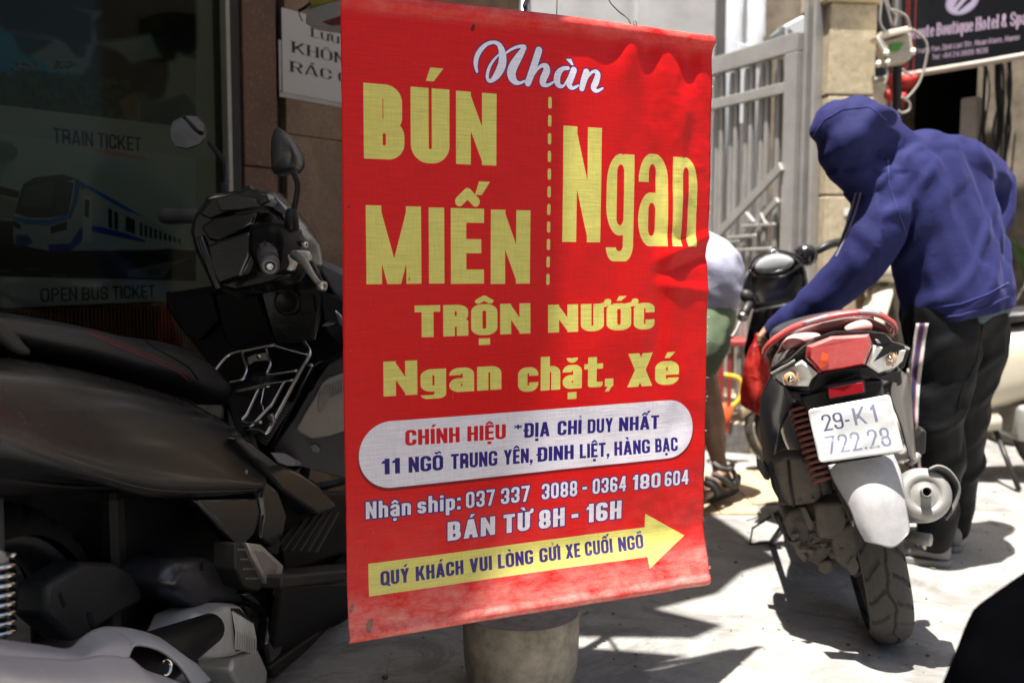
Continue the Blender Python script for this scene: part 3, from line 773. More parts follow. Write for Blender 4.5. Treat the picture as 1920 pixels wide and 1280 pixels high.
for i in range(420):
    x = 5 + rs.rand() * 260; y = 135 + rs.rand() * (70 + x * .1); sz = 2 + rs.rand() * 6
    if y > 197 + x * .125 or (y < 150 and x > 170): continue
    cc = (.10 + rs.rand() * .22, .16 + rs.rand() * .25, .03 + rs.rand() * .07)
    q = wmm(x, y); r_ = sz * 1.6
    pc.shape(q[0] - r_, q[1] - r_, q[0] + r_, q[1] + r_, lambda X, Y: (X - q[0]) ** 2 + (Y - q[1]) ** 2 * 1.6 + 6 * np.sin(X) * np.cos(Y) < r_ * r_, cc, .65)
pp([(262, 168), (270, 180), (268, 236), (255, 236), (240, 215), (232, 190)], (.5, .38, .3), .8, 5)
pp([(270, 172), (300, 190), (355, 175), (375, 200), (375, 240), (272, 232)], (.12, .24, .28), .7, 4)
for (a, b_, c_, d_) in ((28, 112, 70, 128), (108, 112, 146, 124)):
    for i in range(70):
        q = wmm(a + rs.rand() * (c_ - a), b_ + rs.rand() * (d_ - b_)); pc.rect(q[0], q[1], q[0] + 9, q[1] + 4, (.5, .47, .5) if rs.rand() < .6 else (.1, .1, .13))
pp([(-60, 187), (412, 244), (412, 300), (375, 296), (280, 282), (-60, 243)], (.63, .64, .62))
pp([(-60, 243), (0, 248), (280, 283), (375, 297), (375, 575), (-60, 575)], (.66, .69, .68))
pp([(170, 275), (210, 278), (282, 296), (282, 301), (205, 288)], (.75, .5, .46), .8)
tl, tr = wmm(107, 237), wmm(272, 258); bl, br = wmm(107, 264), wmm(272, 286)
rs = np.random.RandomState(5)
pc.text('TRAIN TICKET', tl[0], tr[0], (tl[1] + tr[1]) / 2, (bl[1] + br[1]) / 2, (.10, .07, .27), st=13, th=12, gap=9)
# train picture
pp([(-60, 500), (375, 500), (375, 527), (-60, 518)], (.05, .05, .05))
pp([(-60, 330), (44, 358), (44, 372), (-60, 350)], (.05, .05, .05)); pp([(-60, 350), (40, 375), (34, 410), (-60, 405)], (.5, .5, .48)); pp([(-60, 405), (34, 415), (34, 460), (-60, 460)], (.12, .11, .11), 1, 4)
pp([(-60, 458), (250, 458), (375, 470), (375, 520), (-60, 517)], (.028, .028, .028))
CAR = (.60, .62, .64)
pp([(32, 415), (44, 360), (60, 342), (90, 330), (125, 328), (150, 336), (240, 385), (300, 418), (360, 462), (300, 468), (100, 470), (60, 462), (34, 445)], CAR)
pp([(50, 345), (75, 331), (125, 326), (150, 334), (140, 338), (80, 336), (52, 352)], (.15, .2, .28))
pp([(149, 334), (160, 338), (152, 380), (140, 410), (136, 408), (146, 370)], (.05, .3, .62))
pp([(158, 338), (240, 384), (275, 405), (240, 392), (170, 352), (160, 356)], (.06, .33, .68))
pp([(36, 398), (48, 352), (70, 338), (115, 334), (146, 342), (136, 400), (100, 408), (60, 407)], (.13, .16, .16)); pp([(47, 385), (56, 350), (108, 338), (104, 390)], (.26, .29, .29)); pp([(116, 338), (143, 344), (135, 396), (112, 396)], (.10, .2, .19))
pp([(32, 405), (60, 410), (100, 412), (138, 398), (134, 412), (100, 422), (55, 420), (32, 410)], (.08, .4, .70))
pp([(32, 412), (46, 420), (47, 430), (33, 424)], (.03, .03, .03)); pp([(103, 424), (134, 414), (133, 430), (103, 437)], (.03, .03, .03))
pp([(98, 458), (140, 456), (150, 440), (158, 428), (170, 422), (200, 425), (240, 436), (280, 450), (280, 454), (230, 444), (185, 434), (168, 434), (158, 455), (140, 470), (100, 471)], (.06, .16, .62))
pp([(164, 362), (180, 368), (180, 452), (163, 452)], (.68, .7, .72)); pp([(167, 372), (176, 376), (174, 408), (166, 404)], (.25, .14, .12))
for a in (211, 222): pp([(a, 390 + (a - 211) * .5), (a + 7, 393 + (a - 211) * .5), (a + 7, 429 + (a - 211) * .3), (a, 424 + (a - 211) * .3)], (.05, .06, .07))
pp([(244, 404), (261, 412), (261, 438), (243, 432)], (.06, .07, .08))
for a in range(270, 350, 9):
    k_ = (a - 270) / 90; pp([(a, 416 + k_ * 38), (a + 5, 419 + k_ * 38), (a + 5, 444 + k_ * 15), (a, 441 + k_ * 16)], (.1, .11, .12))
pp([(38, 440), (60, 440), (70, 455), (50, 463), (36, 460)], (.08, .25, .5), 1, 3)
pp([(248, 506), (375, 480), (375, 523), (247, 520)], (.36, .36, .36)); pp([(330, 500), (375, 478), (375, 524), (312, 522)], (.06, .06, .055))
q0, q1 = wmm(288, 504), wmm(307, 515); pc.text('HITACHI', q0[0], q1[0], q0[1], q1[1], (.05, .05, .06), st=14, th=12)
for a, b_ in ((5, 505), (60, 502), (108, 514)): pp([(a - 6, b_), (a + 22, b_ + 1), (a + 26, b_ + 4), (a, b_ + 4)], (.5, .5, .5), .8, 2)
for i in range(240): q = wmm(rs.rand() * 245, 503 + rs.rand() * 16); pc.rect(q[0], q[1], q[0] + 3, q[1] + 2, g1(.1 + rs.rand() * .2))
pp([(-60, 516), (412, 527), (412, 580), (-60, 575)], (.62, .62, .60))
tl, tr = wmm(83, 536), wmm(298, 538); bl, br = wmm(83, 561), wmm(298, 562)
pc.text('OPEN BUS TICKET', tl[0], tr[0], (tl[1] + tr[1]) / 2, (bl[1] + br[1]) / 2, (.10, .08, .2), st=13, th=12, gap=9)
im_p = pc.image('travel_print')
M_poster = img_mat('travel_poster_print', im_p, .6, .3)
m, nt, b = nodes('tinted_glass')
tp = nt.nodes.new('ShaderNodeBsdfTransparent'); tp.inputs[0].default_value = (.62, .64, .60, 1)
gl = nt.nodes.new('ShaderNodeBsdfGlossy'); gl.inputs['Roughness'].default_value = .04; gl.inputs[0].default_value = (.8, .8, .8, 1)
fr_ = nt.nodes.new('ShaderNodeFresnel'); fr_.inputs[0].default_value = 1.22
ms = nt.nodes.new('ShaderNodeMixShader'); nt.links.new(fr_.outputs[0], ms.inputs[0]); nt.links.new(tp.outputs[0], ms.inputs[1]); nt.links.new(gl.outputs[0], ms.inputs[2])
nt.links.new(ms.outputs[0], nt.nodes['Material Output'].inputs[0]); M_tint = m
M_blackframe = pm('black_window_frame', (.012, .012, .013), .35, spec=.4)
M_alu = pm('dull_aluminium', (.33, .31, .27), .45, .5)
def granite(name, col, col2):
    m, nt, b = nodes(name); v = objc(nt)
    a = noise_n(nt, v, 3.5, 6, .7, .8); sp = noise_n(nt, v, 90, 4, .7); vo = N(nt, 'ShaderNodeTexVoronoi'); vo.inputs['Scale'].default_value = 60; nt.links.new(v, vo.inputs['Vector'])
    c = ramp(nt, a, [(.3, col), (.7, col2)])
    c = mix(nt, ramp(nt, sp, [(.55, g1(0)), (.68, g1(.55))]), c, (.03, .025, .022)); c = mix(nt, ramp(nt, sp, [(.28, g1(.4)), (.42, g1(0))]), c, (.4, .33, .25))
    c = mix(nt, ramp(nt, vo.outputs['Distance'], [(.1, g1(.5)), (.25, g1(0))]), c, (.02, .02, .02))
    nt.links.new(c, b.inputs['Base Color']); b.inputs['Roughness'].default_value = .38; bump(nt, b, sp, .2, .002); return m
M_gran = granite('brown_granite', (.12, .065, .038), (.25, .155, .095))
M_grand = granite('red_granite', (.085, .035, .02), (.14, .058, .03))
T = empty('shop_window', 'dark shop window with a travel agency poster of a bay and a train behind tinted glass', 'shop window', W0, m3w)
xr = wl(412, 300).x
def wbox(name, x0, x1, y0, y1, z0, z1, m, par, bev=.002):
    o = MB().box(((x0 + x1) / 2, (y0 + y1) / 2, (z0 + z1) / 2), (x1 - x0, y1 - y0, z1 - z0)).build(name, m, par, mods=(BEV(bev, 1),)); return o
quad_uv('poster', (-1.6, .02, 2.5), (xr, .02, 2.5), (xr, .02, zb), (-1.6, .02, zb), M_poster, T, .002)
wbox('glass_pane', -1.64, xr + .01, -.004, .002, .35, 2.55, M_tint, T, .0005)
wbox('frame_stile', xr + .011, xr + .028, -.03, .05, .05, 2.6, M_alu, T)
wbox('frame_stile', xr + .03, xr + .075, -.02, .06, .05, 2.6, M_blackframe, T)
wbox('frame_stile', -1.70, -1.642, -.03, .05, .05, 2.6, M_blackframe, T)
wbox('frame_head', -1.64, xr + .01, -.03, .05, 2.552, 2.6, M_blackframe, T)
wbox('frame_sill', -1.64, xr + .01, -.035, .05, .30, .348, M_blackframe, T)
M_slat = pm('red_brown_panel', (.16, .045, .02), .5)
wbox('lower_backing', -1.6, xr, .03, .05, .35, zb - .004, M_slat, T)
for i in range(60):
    x = -.72 + i * .0125
    if x < xr: wbox('slat', x, x + .008, .018, .03, .36, zb - .01, M_slat, T, .001)
# granite pier beside the window
x1 = wl(508, 200).x; x2 = wl(526, 200).x
t = empty('granite_pier', 'dark red granite pier between the shop window and the lighter stone wall', 'pier', W0, m3w)
for i in range(5): wbox('stone_slab', xr + .078, x1, -.03 + .002 * (i % 2), .3, .02 + i * .62, .02 + i * .62 + .617, M_grand, t, .003)
t = empty('black_downpipe', 'black square channel running down between two granite walls', 'channel', W0, m3w)
wbox('channel_face', x1 + .003, x2 - .003, .0, .06, .0, 3.1, M_blackframe, t)
wbox('channel_lip', x1 + .003, x1 + .012, -.02, -.002, .0, 3.1, M_blackframe, t)
t = empty('granite_wall', 'brown speckled granite wall carrying the paper notice', 'stone wall', W0, m3w)
xe = x2
for k, xx in enumerate((x2 + .002, x2 + .78)):
    for i, z in enumerate((.0, .46, .92)):
        wbox('stone_slab', xx, xx + .774, -.025 - .001 * ((i + k) % 2), .3, z + .001, z + .459, M_gran, t, .002)
    wbox('stone_slab', xx, xx + .774, -.025, .3, 1.381, 3.1, M_gran, t, .002)
# back of the building, so that nothing shines through
t = empty('shop_building', 'plastered shop building above and behind the granite shop front', 'building', W0, m3w)
M_plas = pm('grey_plaster', (.34, .33, .31), .9, var=.2, vs=5, bmp=.3, bs=30)
wbox('upper_wall', -4., xe + 1.55, .31, .6, 0.0, 6.5, M_plas, t, .01)
wbox('fascia', -4., xe + 1.55, -.05, .3, 3.12, 4.2, M_plas, t, .01)
wbox('side_wall', -4., -1.72, -.05, .3, 0, 3.11, M_plas, t, .01)
# paper notice
na, nb, nc, nd = wl(528, 14, -.034), wl(760, 70, -.034), wl(760, 228, -.034), wl(526, 172, -.034)
nw, nh = (nb.x - na.x) * 1000, (na.z - nd.z) * 1000
nc_ = Canvas(nw, nh, 3., (.72, .69, .67))
def nm_(px, py): q = wl(px, py, -.034); return ((q.x - na.x) * 1000, (na.z - q.z) * 1000)
BK = (.10, .11, .11); sk = dict(st=15, th=5, gap=10, sf=1)
def ntext(s_, px0, px1, pyt, pyb, slope=.19, **k):
    a = nm_(px0, pyt); b_ = nm_(px0, pyb); c_ = nm_(px1, pyb + (px1 - px0) * slope)
    nc_.text(s_, a[0], c_[0], (a[1]), (b_[1]), BK, **{**sk, **k})
ntext('Lưu ý:', 583, 668, 50, 69, .2); ntext('KHÔNG ĐỔ', 547, 725, 77, 98, .19); ntext('RÁC Ở ĐÂY', 544, 736, 114, 134, .19)
im_n = nc_.image('notice_print'); M_notice = img_mat('notice_paper', im_n, .75, .3)
t = empty('paper_notice', 'white paper notice with black Vietnamese lettering taped on the granite wall', 'notice', W0, m3w)
z1, z2 = na.z, nd.z
quad_uv('sheet', (na.x, -.034, z1), (nb.x, -.034, z1), (nb.x, -.034, z2), (na.x, -.034, z2), M_notice, t, .003)
wbox('clear_tape', na.x - .012, nb.x, -.0305, -.0285, z2 - .016, z2 + .0, pm('old_tape', (.36, .34, .3), .3), t, .0003)
wbox('clear_tape', na.x - .012, na.x - .001, -.0305, -.0285, z2 + .003, z2 + .17, MC['old_tape'], t, .0003)
# white box of a light sign above the notice
M_wb = pm('white_sign_box', (.62, .6, .58), .6, dust=.5); M_yl = pm('yellow_panel', (.50, .45, .08), .6)
t = empty('light_box_sign', 'small white box sign with a yellow panel projecting above the paper notice', 'sign box', P(615, 30, 3.15))
b0 = P(578, 22, 3.0); b1 = P(645, 0, 2.9)
ti = t.matrix_world.inverted()
q = [P(575, 18, 3.1), P(640, -2, 3.0), P(640, 55, 3.0), P(572, 45, 3.1)]
MB().prism([ti @ p for p in q], (.02, .09, 0)).build('box_front', M_wb, t, mods=(BEV(.003),))
q = [P(578, -30, 3.099), P(640, -40, 2.995), P(640, -2, 2.995), P(578, 16, 3.099)]
MB().prism([ti @ p for p in q], (.02, .09, 0)).build('yellow_face', M_yl, t, mods=(BEV(.002),))
q = [P(604, 42, 3.03), P(641, 30, 2.988), P(641, 47, 2.988), P(620, 48, 3.02)]
MB().prism([ti @ p for p in q], (.0, -.004, 0)).build('red_patch', pm('faded_red', (.22, .06, .05), .6), t)
MB().tube([ti @ P(562, 20, 3.06), ti @ P(572, 15, 3.04), ti @ P(582, 7, 3.03)], .005, 8).build('clip', M_blackframe, t, True)
MB().tube([ti @ P(560, 18, 3.08), ti @ P(562, 30, 3.07), ti @ P(567, 40, 3.06)], .002, 6).build('cable_end', M_blackframe, t, True)
# unseen sheet added over the left lane, outline cut to shape the shade
M_aw = pm('blocker_canvas', (.16, .17, .15), .8, var=.2)
def blocker(name, label, pts, z, dz):
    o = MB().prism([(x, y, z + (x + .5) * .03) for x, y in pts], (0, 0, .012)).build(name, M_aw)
    tag(o, label, 'blocker'); return o
AW = blocker('shade_sheet', 'unseen sheet added overhead, cut to shade the left side and leave sun patches', [(-5.2, -2.9), (-1.9, -2.3), (-1.0, -.4), (-.86, .95), (-.40, 1.37), (-.24, 1.50), (-.11, 1.66), (-.02, 1.73), (-.37, 1.80), (-.30, 1.85), (.02, 1.84), (.11, 1.93), (-.05, 2.05), (.15, 2.18), (.27, 2.38), (.41, 2.49), (.35, 2.85), (.23, 3.43), (.75, 5.83), (-.65, 4.53), (-2.95, .53)], 3.0, 0)

# houses across the street, behind the camera
def facade(name, label, c, size, m, rz=0., axis=0):
    t = empty(name, label, 'house', c, Matrix.Rotation(rz, 3, 'Z'))
    w, h = size
    MB().box((0, 0, h / 2), (w, .4, h)).build('wall', m, t, mods=(BEV(.01, 1),))
    for i in range(int(w // 2.0)):
        for j in range(int(h // 2.6)):
            x = -w / 2 + 1.1 + i * 2.0; z = 1.2 + j * 2.6
            f = MB().box((x, .205, z + .2), (1.1, .06, 1.5)).build('window', M_blackframe, t)
            MB().box((x, .24, z + .2), (.96, .012, 1.36)).build('pane', M_tint, f)
    return t
facade('house', 'plain plastered house across the street behind the photographer', (-1.5, -6.5, 0), (13, 7.5), pm('cream_plaster', (.50, .46, .38), .9, var=.15, vs=3))
# ------------------------------------------------------------------ shared materials
M_blk = pm('black_plastic', (.007, .007, .008), .38, dust=.10, spec=.35, bmp=.12, bs=260, scratch=.25)
M_blkd = pm('dusty_black_plastic', (.009, .0085, .009), .48, dust=.2, bmp=.2, bs=200, spec=.3)
M_gblk = pm('gloss_black_paint', (.005, .005, .006), .14, coat=.8, dust=.06)
M_seat = pm('seat_vinyl', (.014, .014, .017), .30, dust=.08, bmp=.35, bs=420)
M_chrome = pm('chrome', (.62, .60, .57), .14, 1., var=.06)
M_steel = pm('brushed_steel', (.42, .41, .40), .32, 1., var=.12, bmp=.1)
M_castal = pm('cast_aluminium', (.34, .33, .31), .5, .75, dust=.6, bmp=.3, bs=150)
M_mud = pm('muddy_metal', (.075, .066, .055), .85, dust=1., dustcol=(.26, .235, .20), bmp=.9, bs=70, var=.4, vs=22)
M_rub = pm('tyre_rubber', (.028, .027, .026), .8, dust=.75, dustcol=(.16, .14, .12), bmp=.35, bs=240)
M_redp = pm('red_gloss_plastic', (.50, .018, .022), .22, coat=.7, dust=.35, dustcol=(.5, .3, .27))
M_redspring = pm('rusty_red_spring', (.20, .045, .035), .6, dust=.5)
M_redlens = pm('red_lens', (.46, .02, .022), .15, coat=1., dust=.55, dustcol=(.5, .36, .33))
M_clear = pm('clear_lens', (.74, .71, .64), .15, coat=1., dust=.25, dustcol=(.45, .42, .36), spec=.8)
M_amber = pm('amber_lens', (.55, .30, .14), .15, coat=1.)
M_inox = pm('stainless_gate_steel', (.38, .365, .345), .42, .35, var=.15, vs=6, bmp=.05)
def rotm(z, y=0, x=0): return Matrix.Rotation(z, 3, 'Z') @ Matrix.Rotation(y, 3, 'Y') @ Matrix.Rotation(x, 3, 'X')

# ------------------------------------------------------------------ tyre with real tread grooves
def tyre_mesh(name, R, w, m, par, c, nc=240, na=30, dp=1.):
    prof = []
    for j in range(na + 1):
        a = -1 + 2 * j / na
        x = w / 2 * math.sin(a * math.pi / 2 * .98) ; h = math.cos(a * math.pi / 2 * .98)
        prof.append((x, R - (w * .42) * (1 - h ** .85)))
    vs = []
    for i in range(nc):
        th = 2 * math.pi * i / nc
        for x, r in prof:
            q = x / (w / 2); g = 0
            if abs(q) < .93:
                zz = .10 * math.sin(th * 11) + .05 * math.sin(th * 22)
                if abs(q - zz) < .055: g = .004
                ph = (th * 22 / (2 * math.pi) + (0 if q > 0 else .5) - abs(q) ** 1.6 * .85) % 1
                if .2 < abs(q) < .95 and ph < .17: g = .0045
                ph2 = (th * 22 / (2 * math.pi) + (.5 if q > 0 else 0) + .0 - abs(q) * 1.3) % 1
                if .62 < abs(q) < .95 and ph2 < .12: g = .003
            rr = r - g * dp
            vs.append(Vector(c) + Vector((x, rr * math.cos(th), rr * math.sin(th))))
    n = na + 1; fs = []
    for i in range(nc):
        for j in range(na):
            k = (i + 1) % nc
            fs.append((i * n + j, i * n + j + 1, k * n + j + 1, k * n + j))
    return mk(name, vs, fs, m, par, True)
def wheel(par, c, R, w, name='wheel', rot=None, nc=240, na=30, dp=1., m=None):
    t = tyre_mesh(name, R, w, m or M_rub, par, (0, 0, 0), nc, na, dp)
    t.location = c
    if rot is not None: t.rotation_euler = rot
    mb = MB(); mb.lathe([(R - .055, -w * .36), (R - .05, -w * .3), (R - .07, -w * .1), (R - .07, w * .1), (R - .05, w * .3), (R - .055, w * .36), (R - .075, w * .25), (R - .085, 0), (R - .075, -w * .25), (R - .055, -w * .36)], (0, 0, 0), (1, 0, 0), 40, cap=False)
    for i in range(5):
        a = i * 2 * math.pi / 5; d = Vector((0, math.cos(a), math.sin(a)))
        mb.tube([d * .03, d * (R - .075)], [.016, .010], 8)
    mb.lathe([(.035, -w * .45), (.04, -w * .3), (.04, w * .3), (.035, w * .45)], (0, 0, 0), (1, 0, 0), 16)
    mb.build('rim', M_blkd, t, True)
    return t

# ------------------------------------------------------------------ red and black scooter at the right
BC = Vector((.975, 2.49, 0))
FB = Fr(BC, rotm(RAD(-11), RAD(-13)))
t = empty('parked_scooter', 'dusty dark scooter with red grab rail and white number plate, leaning on its side stand', 'scooter', BC, FB.m)
SB = t
def px_prism(par, name, fr, y, pts, dep, m, bev=.004, dv=None, n=2):
    q = fr.y(y, *pts) if not isinstance(y, (list, tuple)) else fr.yy(*[(a, b, c) for (a, b), c in zip(pts, y)])
    o = MB().prism(q, dv or (0, dep, 0)).build(name, m, par, mods=(BEV(bev, n),)); return autosmooth(o, 40)
wheel(t, (0, 0, .258), .258, .104, nc=620, na=64, dp=1.6)
wheel(t, (.0, 1.24, .258), .258, .09, rot=(0, 0, RAD(12)))
# main body, as rings symmetric about the axis
def ringxz(y, hw, z0, z1, k=2.6, n=28, top=1.0):
    out = []
    for i in range(n):
        a = 2 * math.pi * i / n; ca, sa = math.cos(a), math.sin(a)
        x = hw * math.copysign(abs(ca) ** (2 / k), ca); z = (z0 + z1) / 2 + (z1 - z0) / 2 * math.copysign(abs(sa) ** (2 / k), sa)
        x *= (top if z > (z0 + z1) / 2 else 1)
        out.append(Vector((x, y, z)))
    return out
M_bodyb = pm('dark_blue_black_paint', (.018, .019, .030), .3, coat=.6, dust=.5)
mb = MB(); mb.loft([ringxz(-.235, .10, .70, .79), ringxz(-.20, .135, .66, .81), ringxz(-.08, .15, .62, .82), ringxz(.08, .155, .57, .81), ringxz(.16, .155, .45, .80), ringxz(.30, .155, .36, .77), ringxz(.44, .14, .33, .74), ringxz(.52, .11, .32, .68)])
mb.build('body', M_bodyb, t, True, mods=(SUB(1),))
# side covers that hang beside the wheel
sl = [FB.yy((1447, 700, -.20), (1480, 715, -.18), (1500, 745, -.1)), FB.yy((1428, 745, -.05), (1445, 760, -.04), (1470, 790, .0)), FB.yy((1427, 810, .12), (1440, 830, .10), (1455, 850, .1)), FB.yy((1438, 880, .2), (1446, 890, .2), (1455, 900, .2))]
panel('side_cover', sl, 10, 20, .006, M_bodyb, t)
sr = [FB.yy((1684, 690, -.20), (1700, 700, -.15), (1703, 690, -.05)), FB.yy((1668, 735, -.17), (1692, 745, -.14), (1708, 750, -.05)), FB.yy((1690, 800, -.13), (1706, 810, -.10), (1712, 815, -.05)), FB.yy((1704, 858, -.1), (1712, 862, -.1), (1716, 862, -.05))]
panel('side_cover', sr, 10, 20, .006, pm('grey_silver_paint', (.22, .21, .20), .3, .3, coat=.4, dust=.6), t)
mb = MB(); mb.loft([ringxz(-.05, .10, .80, .83), ringxz(.0, .13, .78, .85), ringxz(.2, .135, .76, .845), ringxz(.45, .11, .73, .80), ringxz(.58, .07, .71, .76)])
mb.build('seat', M_seat, t, True, mods=(SUB(1),))
# floor, leg shield, steering
mb = MB(); mb.loft([ringxz(.45, .16, .25, .33, 4), ringxz(.7, .17, .25, .30, 4), ringxz(.95, .16, .26, .34, 4)]); mb.build('floorboard', M_blk, t, True)
mb = MB(); mb.loft([[Vector((x * s, y + yy, z)) for x, yy in ((-.2, .05), (-.12, .0), (.12, .0), (.2, .05), (.12, .10), (-.12, .10))] for s, y, z in ((.85, .93, .28), (1.05, .95, .5), (1.0, .93, .7), (.7, .88, .84))])
autosmooth(mb.build('leg_shield', M_gblk, t, False, mods=(BEV(.012, 3),)), 50)
mb = MB(); mb.loft([ringxz(1.08, .05, .45, .70, 3), ringxz(1.2, .07, .46, .6, 3), ringxz(1.35, .06, .38, .50, 3), ringxz(1.42, .04, .3, .4, 3)]); mb.build('front_fender', M_redp, t, True, mods=(SUB(1),))
mb = MB(); mb.tube([(-.07, 1.24, .26), (-.06, 1.12, .5), (0, .98, .75)], .016); mb.tube([(.07, 1.24, .26), (.06, 1.12, .5), (0, .98, .75)], .016); mb.build('fork', M_blkd, t, True)
# handlebar cowl
cy = 1.0
def hp(px, py, y): return FB.on(1, y, px, py)
outl = [(1388, 556), (1392, 520), (1411, 490), (1440, 472), (1470, 466), (1500, 480), (1516, 506), (1520, 550), (1500, 590), (1455, 600), (1415, 590)]
cc = hp(1455, 530, cy)
rings = []
for y, k in ((cy - .03, .80), (cy - .015, .95), (cy + .02, 1.0), (cy + .09, .93), (cy + .14, .7), (cy + .17, .35)):
    rings.append([cc + (hp(a, b, cy) - cc) * k + Vector((0, y - cy, 0)) for a, b in outl])
mb = MB(); mb.loft(rings); mb.build('handlebar_cowl', M_gblk, t, True, mods=(SUB(2),))
q = [hp(a, b, cy - .034) for a, b in ((1410, 506), (1420, 486), (1450, 473), (1480, 478), (1498, 491), (1470, 512), (1425, 516))]
M_dial = pm('speedometer_glass', (.30, .31, .32), .08, coat=1., dust=.5, dustcol=(.5, .5, .5))
cq = sum(q, Vector()) / len(q)
q2 = [cq + (p - cq) * .86 + Vector((0, -.010, 0)) for p in q]; q3 = [cq + (p - cq) * .4 + Vector((0, -.016, 0)) for p in q]
mb = MB(); mb.loft([[p + Vector((0, .012, 0)) for p in q], q, q2, q3]); mb.build('speedometer', M_dial, t, True, mods=(SUB(1),))
q = [cq + (p - cq) * 1.14 + Vector((0, .006, 0)) for p in q]; mb = MB(); mb.tube(q + [q[0]], .005, 8, smooth=3); mb.build('speedometer_rim', M_gblk, t, True)
outr = [(1474, 468), (1512, 451), (1534, 462), (1538, 486), (1524, 505), (1500, 500)]
cc = hp(1508, 478, cy + .05); mb = MB(); mb.loft([[cc + (hp(a, b, cy + .05) - cc) * k + Vector((0, d, 0)) for a, b in outr] for d, k in ((-.05, .6), (-.03, .95), (.03, 1), (.07, .6))]); mb.build('switch_housing', M_gblk, t, True, mods=(SUB(1),))
outr = [(1386, 553), (1392, 540), (1412, 545), (1417, 562), (1405, 570), (1390, 566)]
cc = hp(1402, 556, cy - .04); mb = MB(); mb.loft([[cc + (hp(a, b, cy - .04) - cc) * k + Vector((0, d, 0)) for a, b in outr] for d, k in ((-.02, .8), (0, 1.1), (.05, 1))]); mb.build('switch_housing', M_blk, t, True, mods=(SUB(1),))
MB().tube([hp(1414, 553, cy), hp(1403, 573, cy - .05), hp(1392, 595, cy - .11)], [.014, .0165, .0165], 14).build('handle_grip', M_blk, t, True)
MB().lathe([(.012, 0), (.018, .002), (.018, .012), (.010, .018)], hp(1393, 592, cy - .11), (hp(1390, 600, cy - .13) - hp(1393, 592, cy - .11)), 14).build('bar_end', M_steel, t, True)
MB().tube([hp(1410, 566, cy + .01), hp(1388, 603, cy - .05), hp(1380, 620, cy - .07), hp(1372, 632, cy - .085)], [.004, .006, .005, .007], 8, smooth=4).build('brake_lever', M_castal, t, True)
MB().tube([hp(1530, 472, cy + .05), hp(1556, 458, cy + .10), hp(1585, 452, cy + .15)], [.012, .016, .016], 12).build('handle_grip', M_blk, t, True)
# tail lamp unit
def zz(x, y): return (1400 + x / 5.334, 560 + y / 5.334)
YL = -.262
def lamp(name, pts, ys, m, bulge, par=t, bev=.002):
    q = FB.yy(*[(*zz(*p), y) for p, y in zip(pts, ys)])
    c0 = sum(q, Vector()) / len(q)
    q2 = [c0 + (p - c0) * .97 + Vector((0, -bulge * .5, 0)) for p in q]; q3 = [c0 + (p - c0) * .86 + Vector((0, -bulge, 0)) for p in q]
    mb = MB(); mb.loft([[p + Vector((0, .03, 0)) for p in q], q, q2, q3]); o = mb.build(name, m, par); return autosmooth(o, 35)
def tri_lens(name, pts, ys, m, back, seed):
    q = FB.yy(*[(*zz(*p), y) for p, y in zip(pts, ys)])
    n = len(q); mb = MB(); mb.prism(q, (0, .02, 0)); o = mb.build(name, m, t, mods=(BEV(.003, 3),)); autosmooth(o); return o
housing = [(228, 752), (255, 700), (420, 610), (560, 480), (700, 400), (900, 340), (1235, 330), (1390, 345), (1450, 420), (1630, 480), (1632, 515), (1575, 690), (1330, 775), (1240, 668), (700, 765), (625, 905), (470, 900), (360, 880), (290, 820)]
ys = [-.17, -.19, -.235, -.25, -.255, -.258, -.258, -.25, -.24, -.16, -.155, -.17, -.235, -.25, -.25, -.235, -.225, -.20, -.18]
q = FB.yy(*[(*zz(*p), y) for p, y in zip(housing, ys)])
o = MB().prism(q, (0, .05, 0)).build('lamp_housing', M_blkd, t, mods=(BEV(.003, 2),)); autosmooth(o)
lamp('tail_lens', [(590, 590), (600, 470), (840, 375), (1225, 352), (1262, 455), (1185, 655), (960, 700), (722, 738)], [-.252, -.252, -.258, -.258, -.254, -.256, -.262, -.258], M_redlens, .014)
MBr = MB()
for k in range(7):
    a = zz(760 + k * 9, 530 + k * 4); b_ = zz(735 + k * 11, 700 - k * 6)
    MBr.tube(FB.yy((a[0], a[1], -.276), (b_[0] + 2, (a[1] + b_[1]) / 2, -.278), (b_[0], b_[1], -.276)), .0008, 4)
MBr.build('lamp_reflector_lines', pm('orange_reflector', (.75, .12, .02), .2), t)
lamp('indicator_lens', [(262, 752), (556, 612), (716, 738), (650, 800), (618, 878), (480, 874), (385, 858), (310, 812)], [-.19, -.245, -.253, -.25, -.24, -.225, -.205, -.19], M_clear, .009)
lamp('indicator_lens', [(1268, 462), (1430, 480), (1596, 512), (1560, 620), (1480, 695), (1316, 745), (1190, 660)], [-.252, -.22, -.175, -.18, -.20, -.235, -.252], M_clear, .009)
for (bx, by, y_) in ((440, 800, -.228), (1430, 600, -.218)):
    c0 = FB.yy((*zz(bx, by), y_ - .012))[0]
    MB().lathe([(.0165, .004), (.0155, 0), (.010, -.003), (.004, -.004)], c0, (0, 1, 0), 20).build('bulb_reflector', M_amber, t, True)
    MB().lathe([(.0075, .0), (.008, -.004), (.004, -.008)], c0 + Vector((0, -.003, 0)), (0, 1, 0), 14).build('bulb', M_chrome, t, True)
    mb = MB()
    for k in range(8): mb.box(c0 + Vector(((k - 3.5) * .0048, .004 - abs(k - 3.5) * .0006, .0)), (.0012, .002, .034 - abs(k - 3.5) * .003))
    mb.build('lens_ribs', pm('lens_rib', (.62, .52, .38), .15, coat=.8), t)
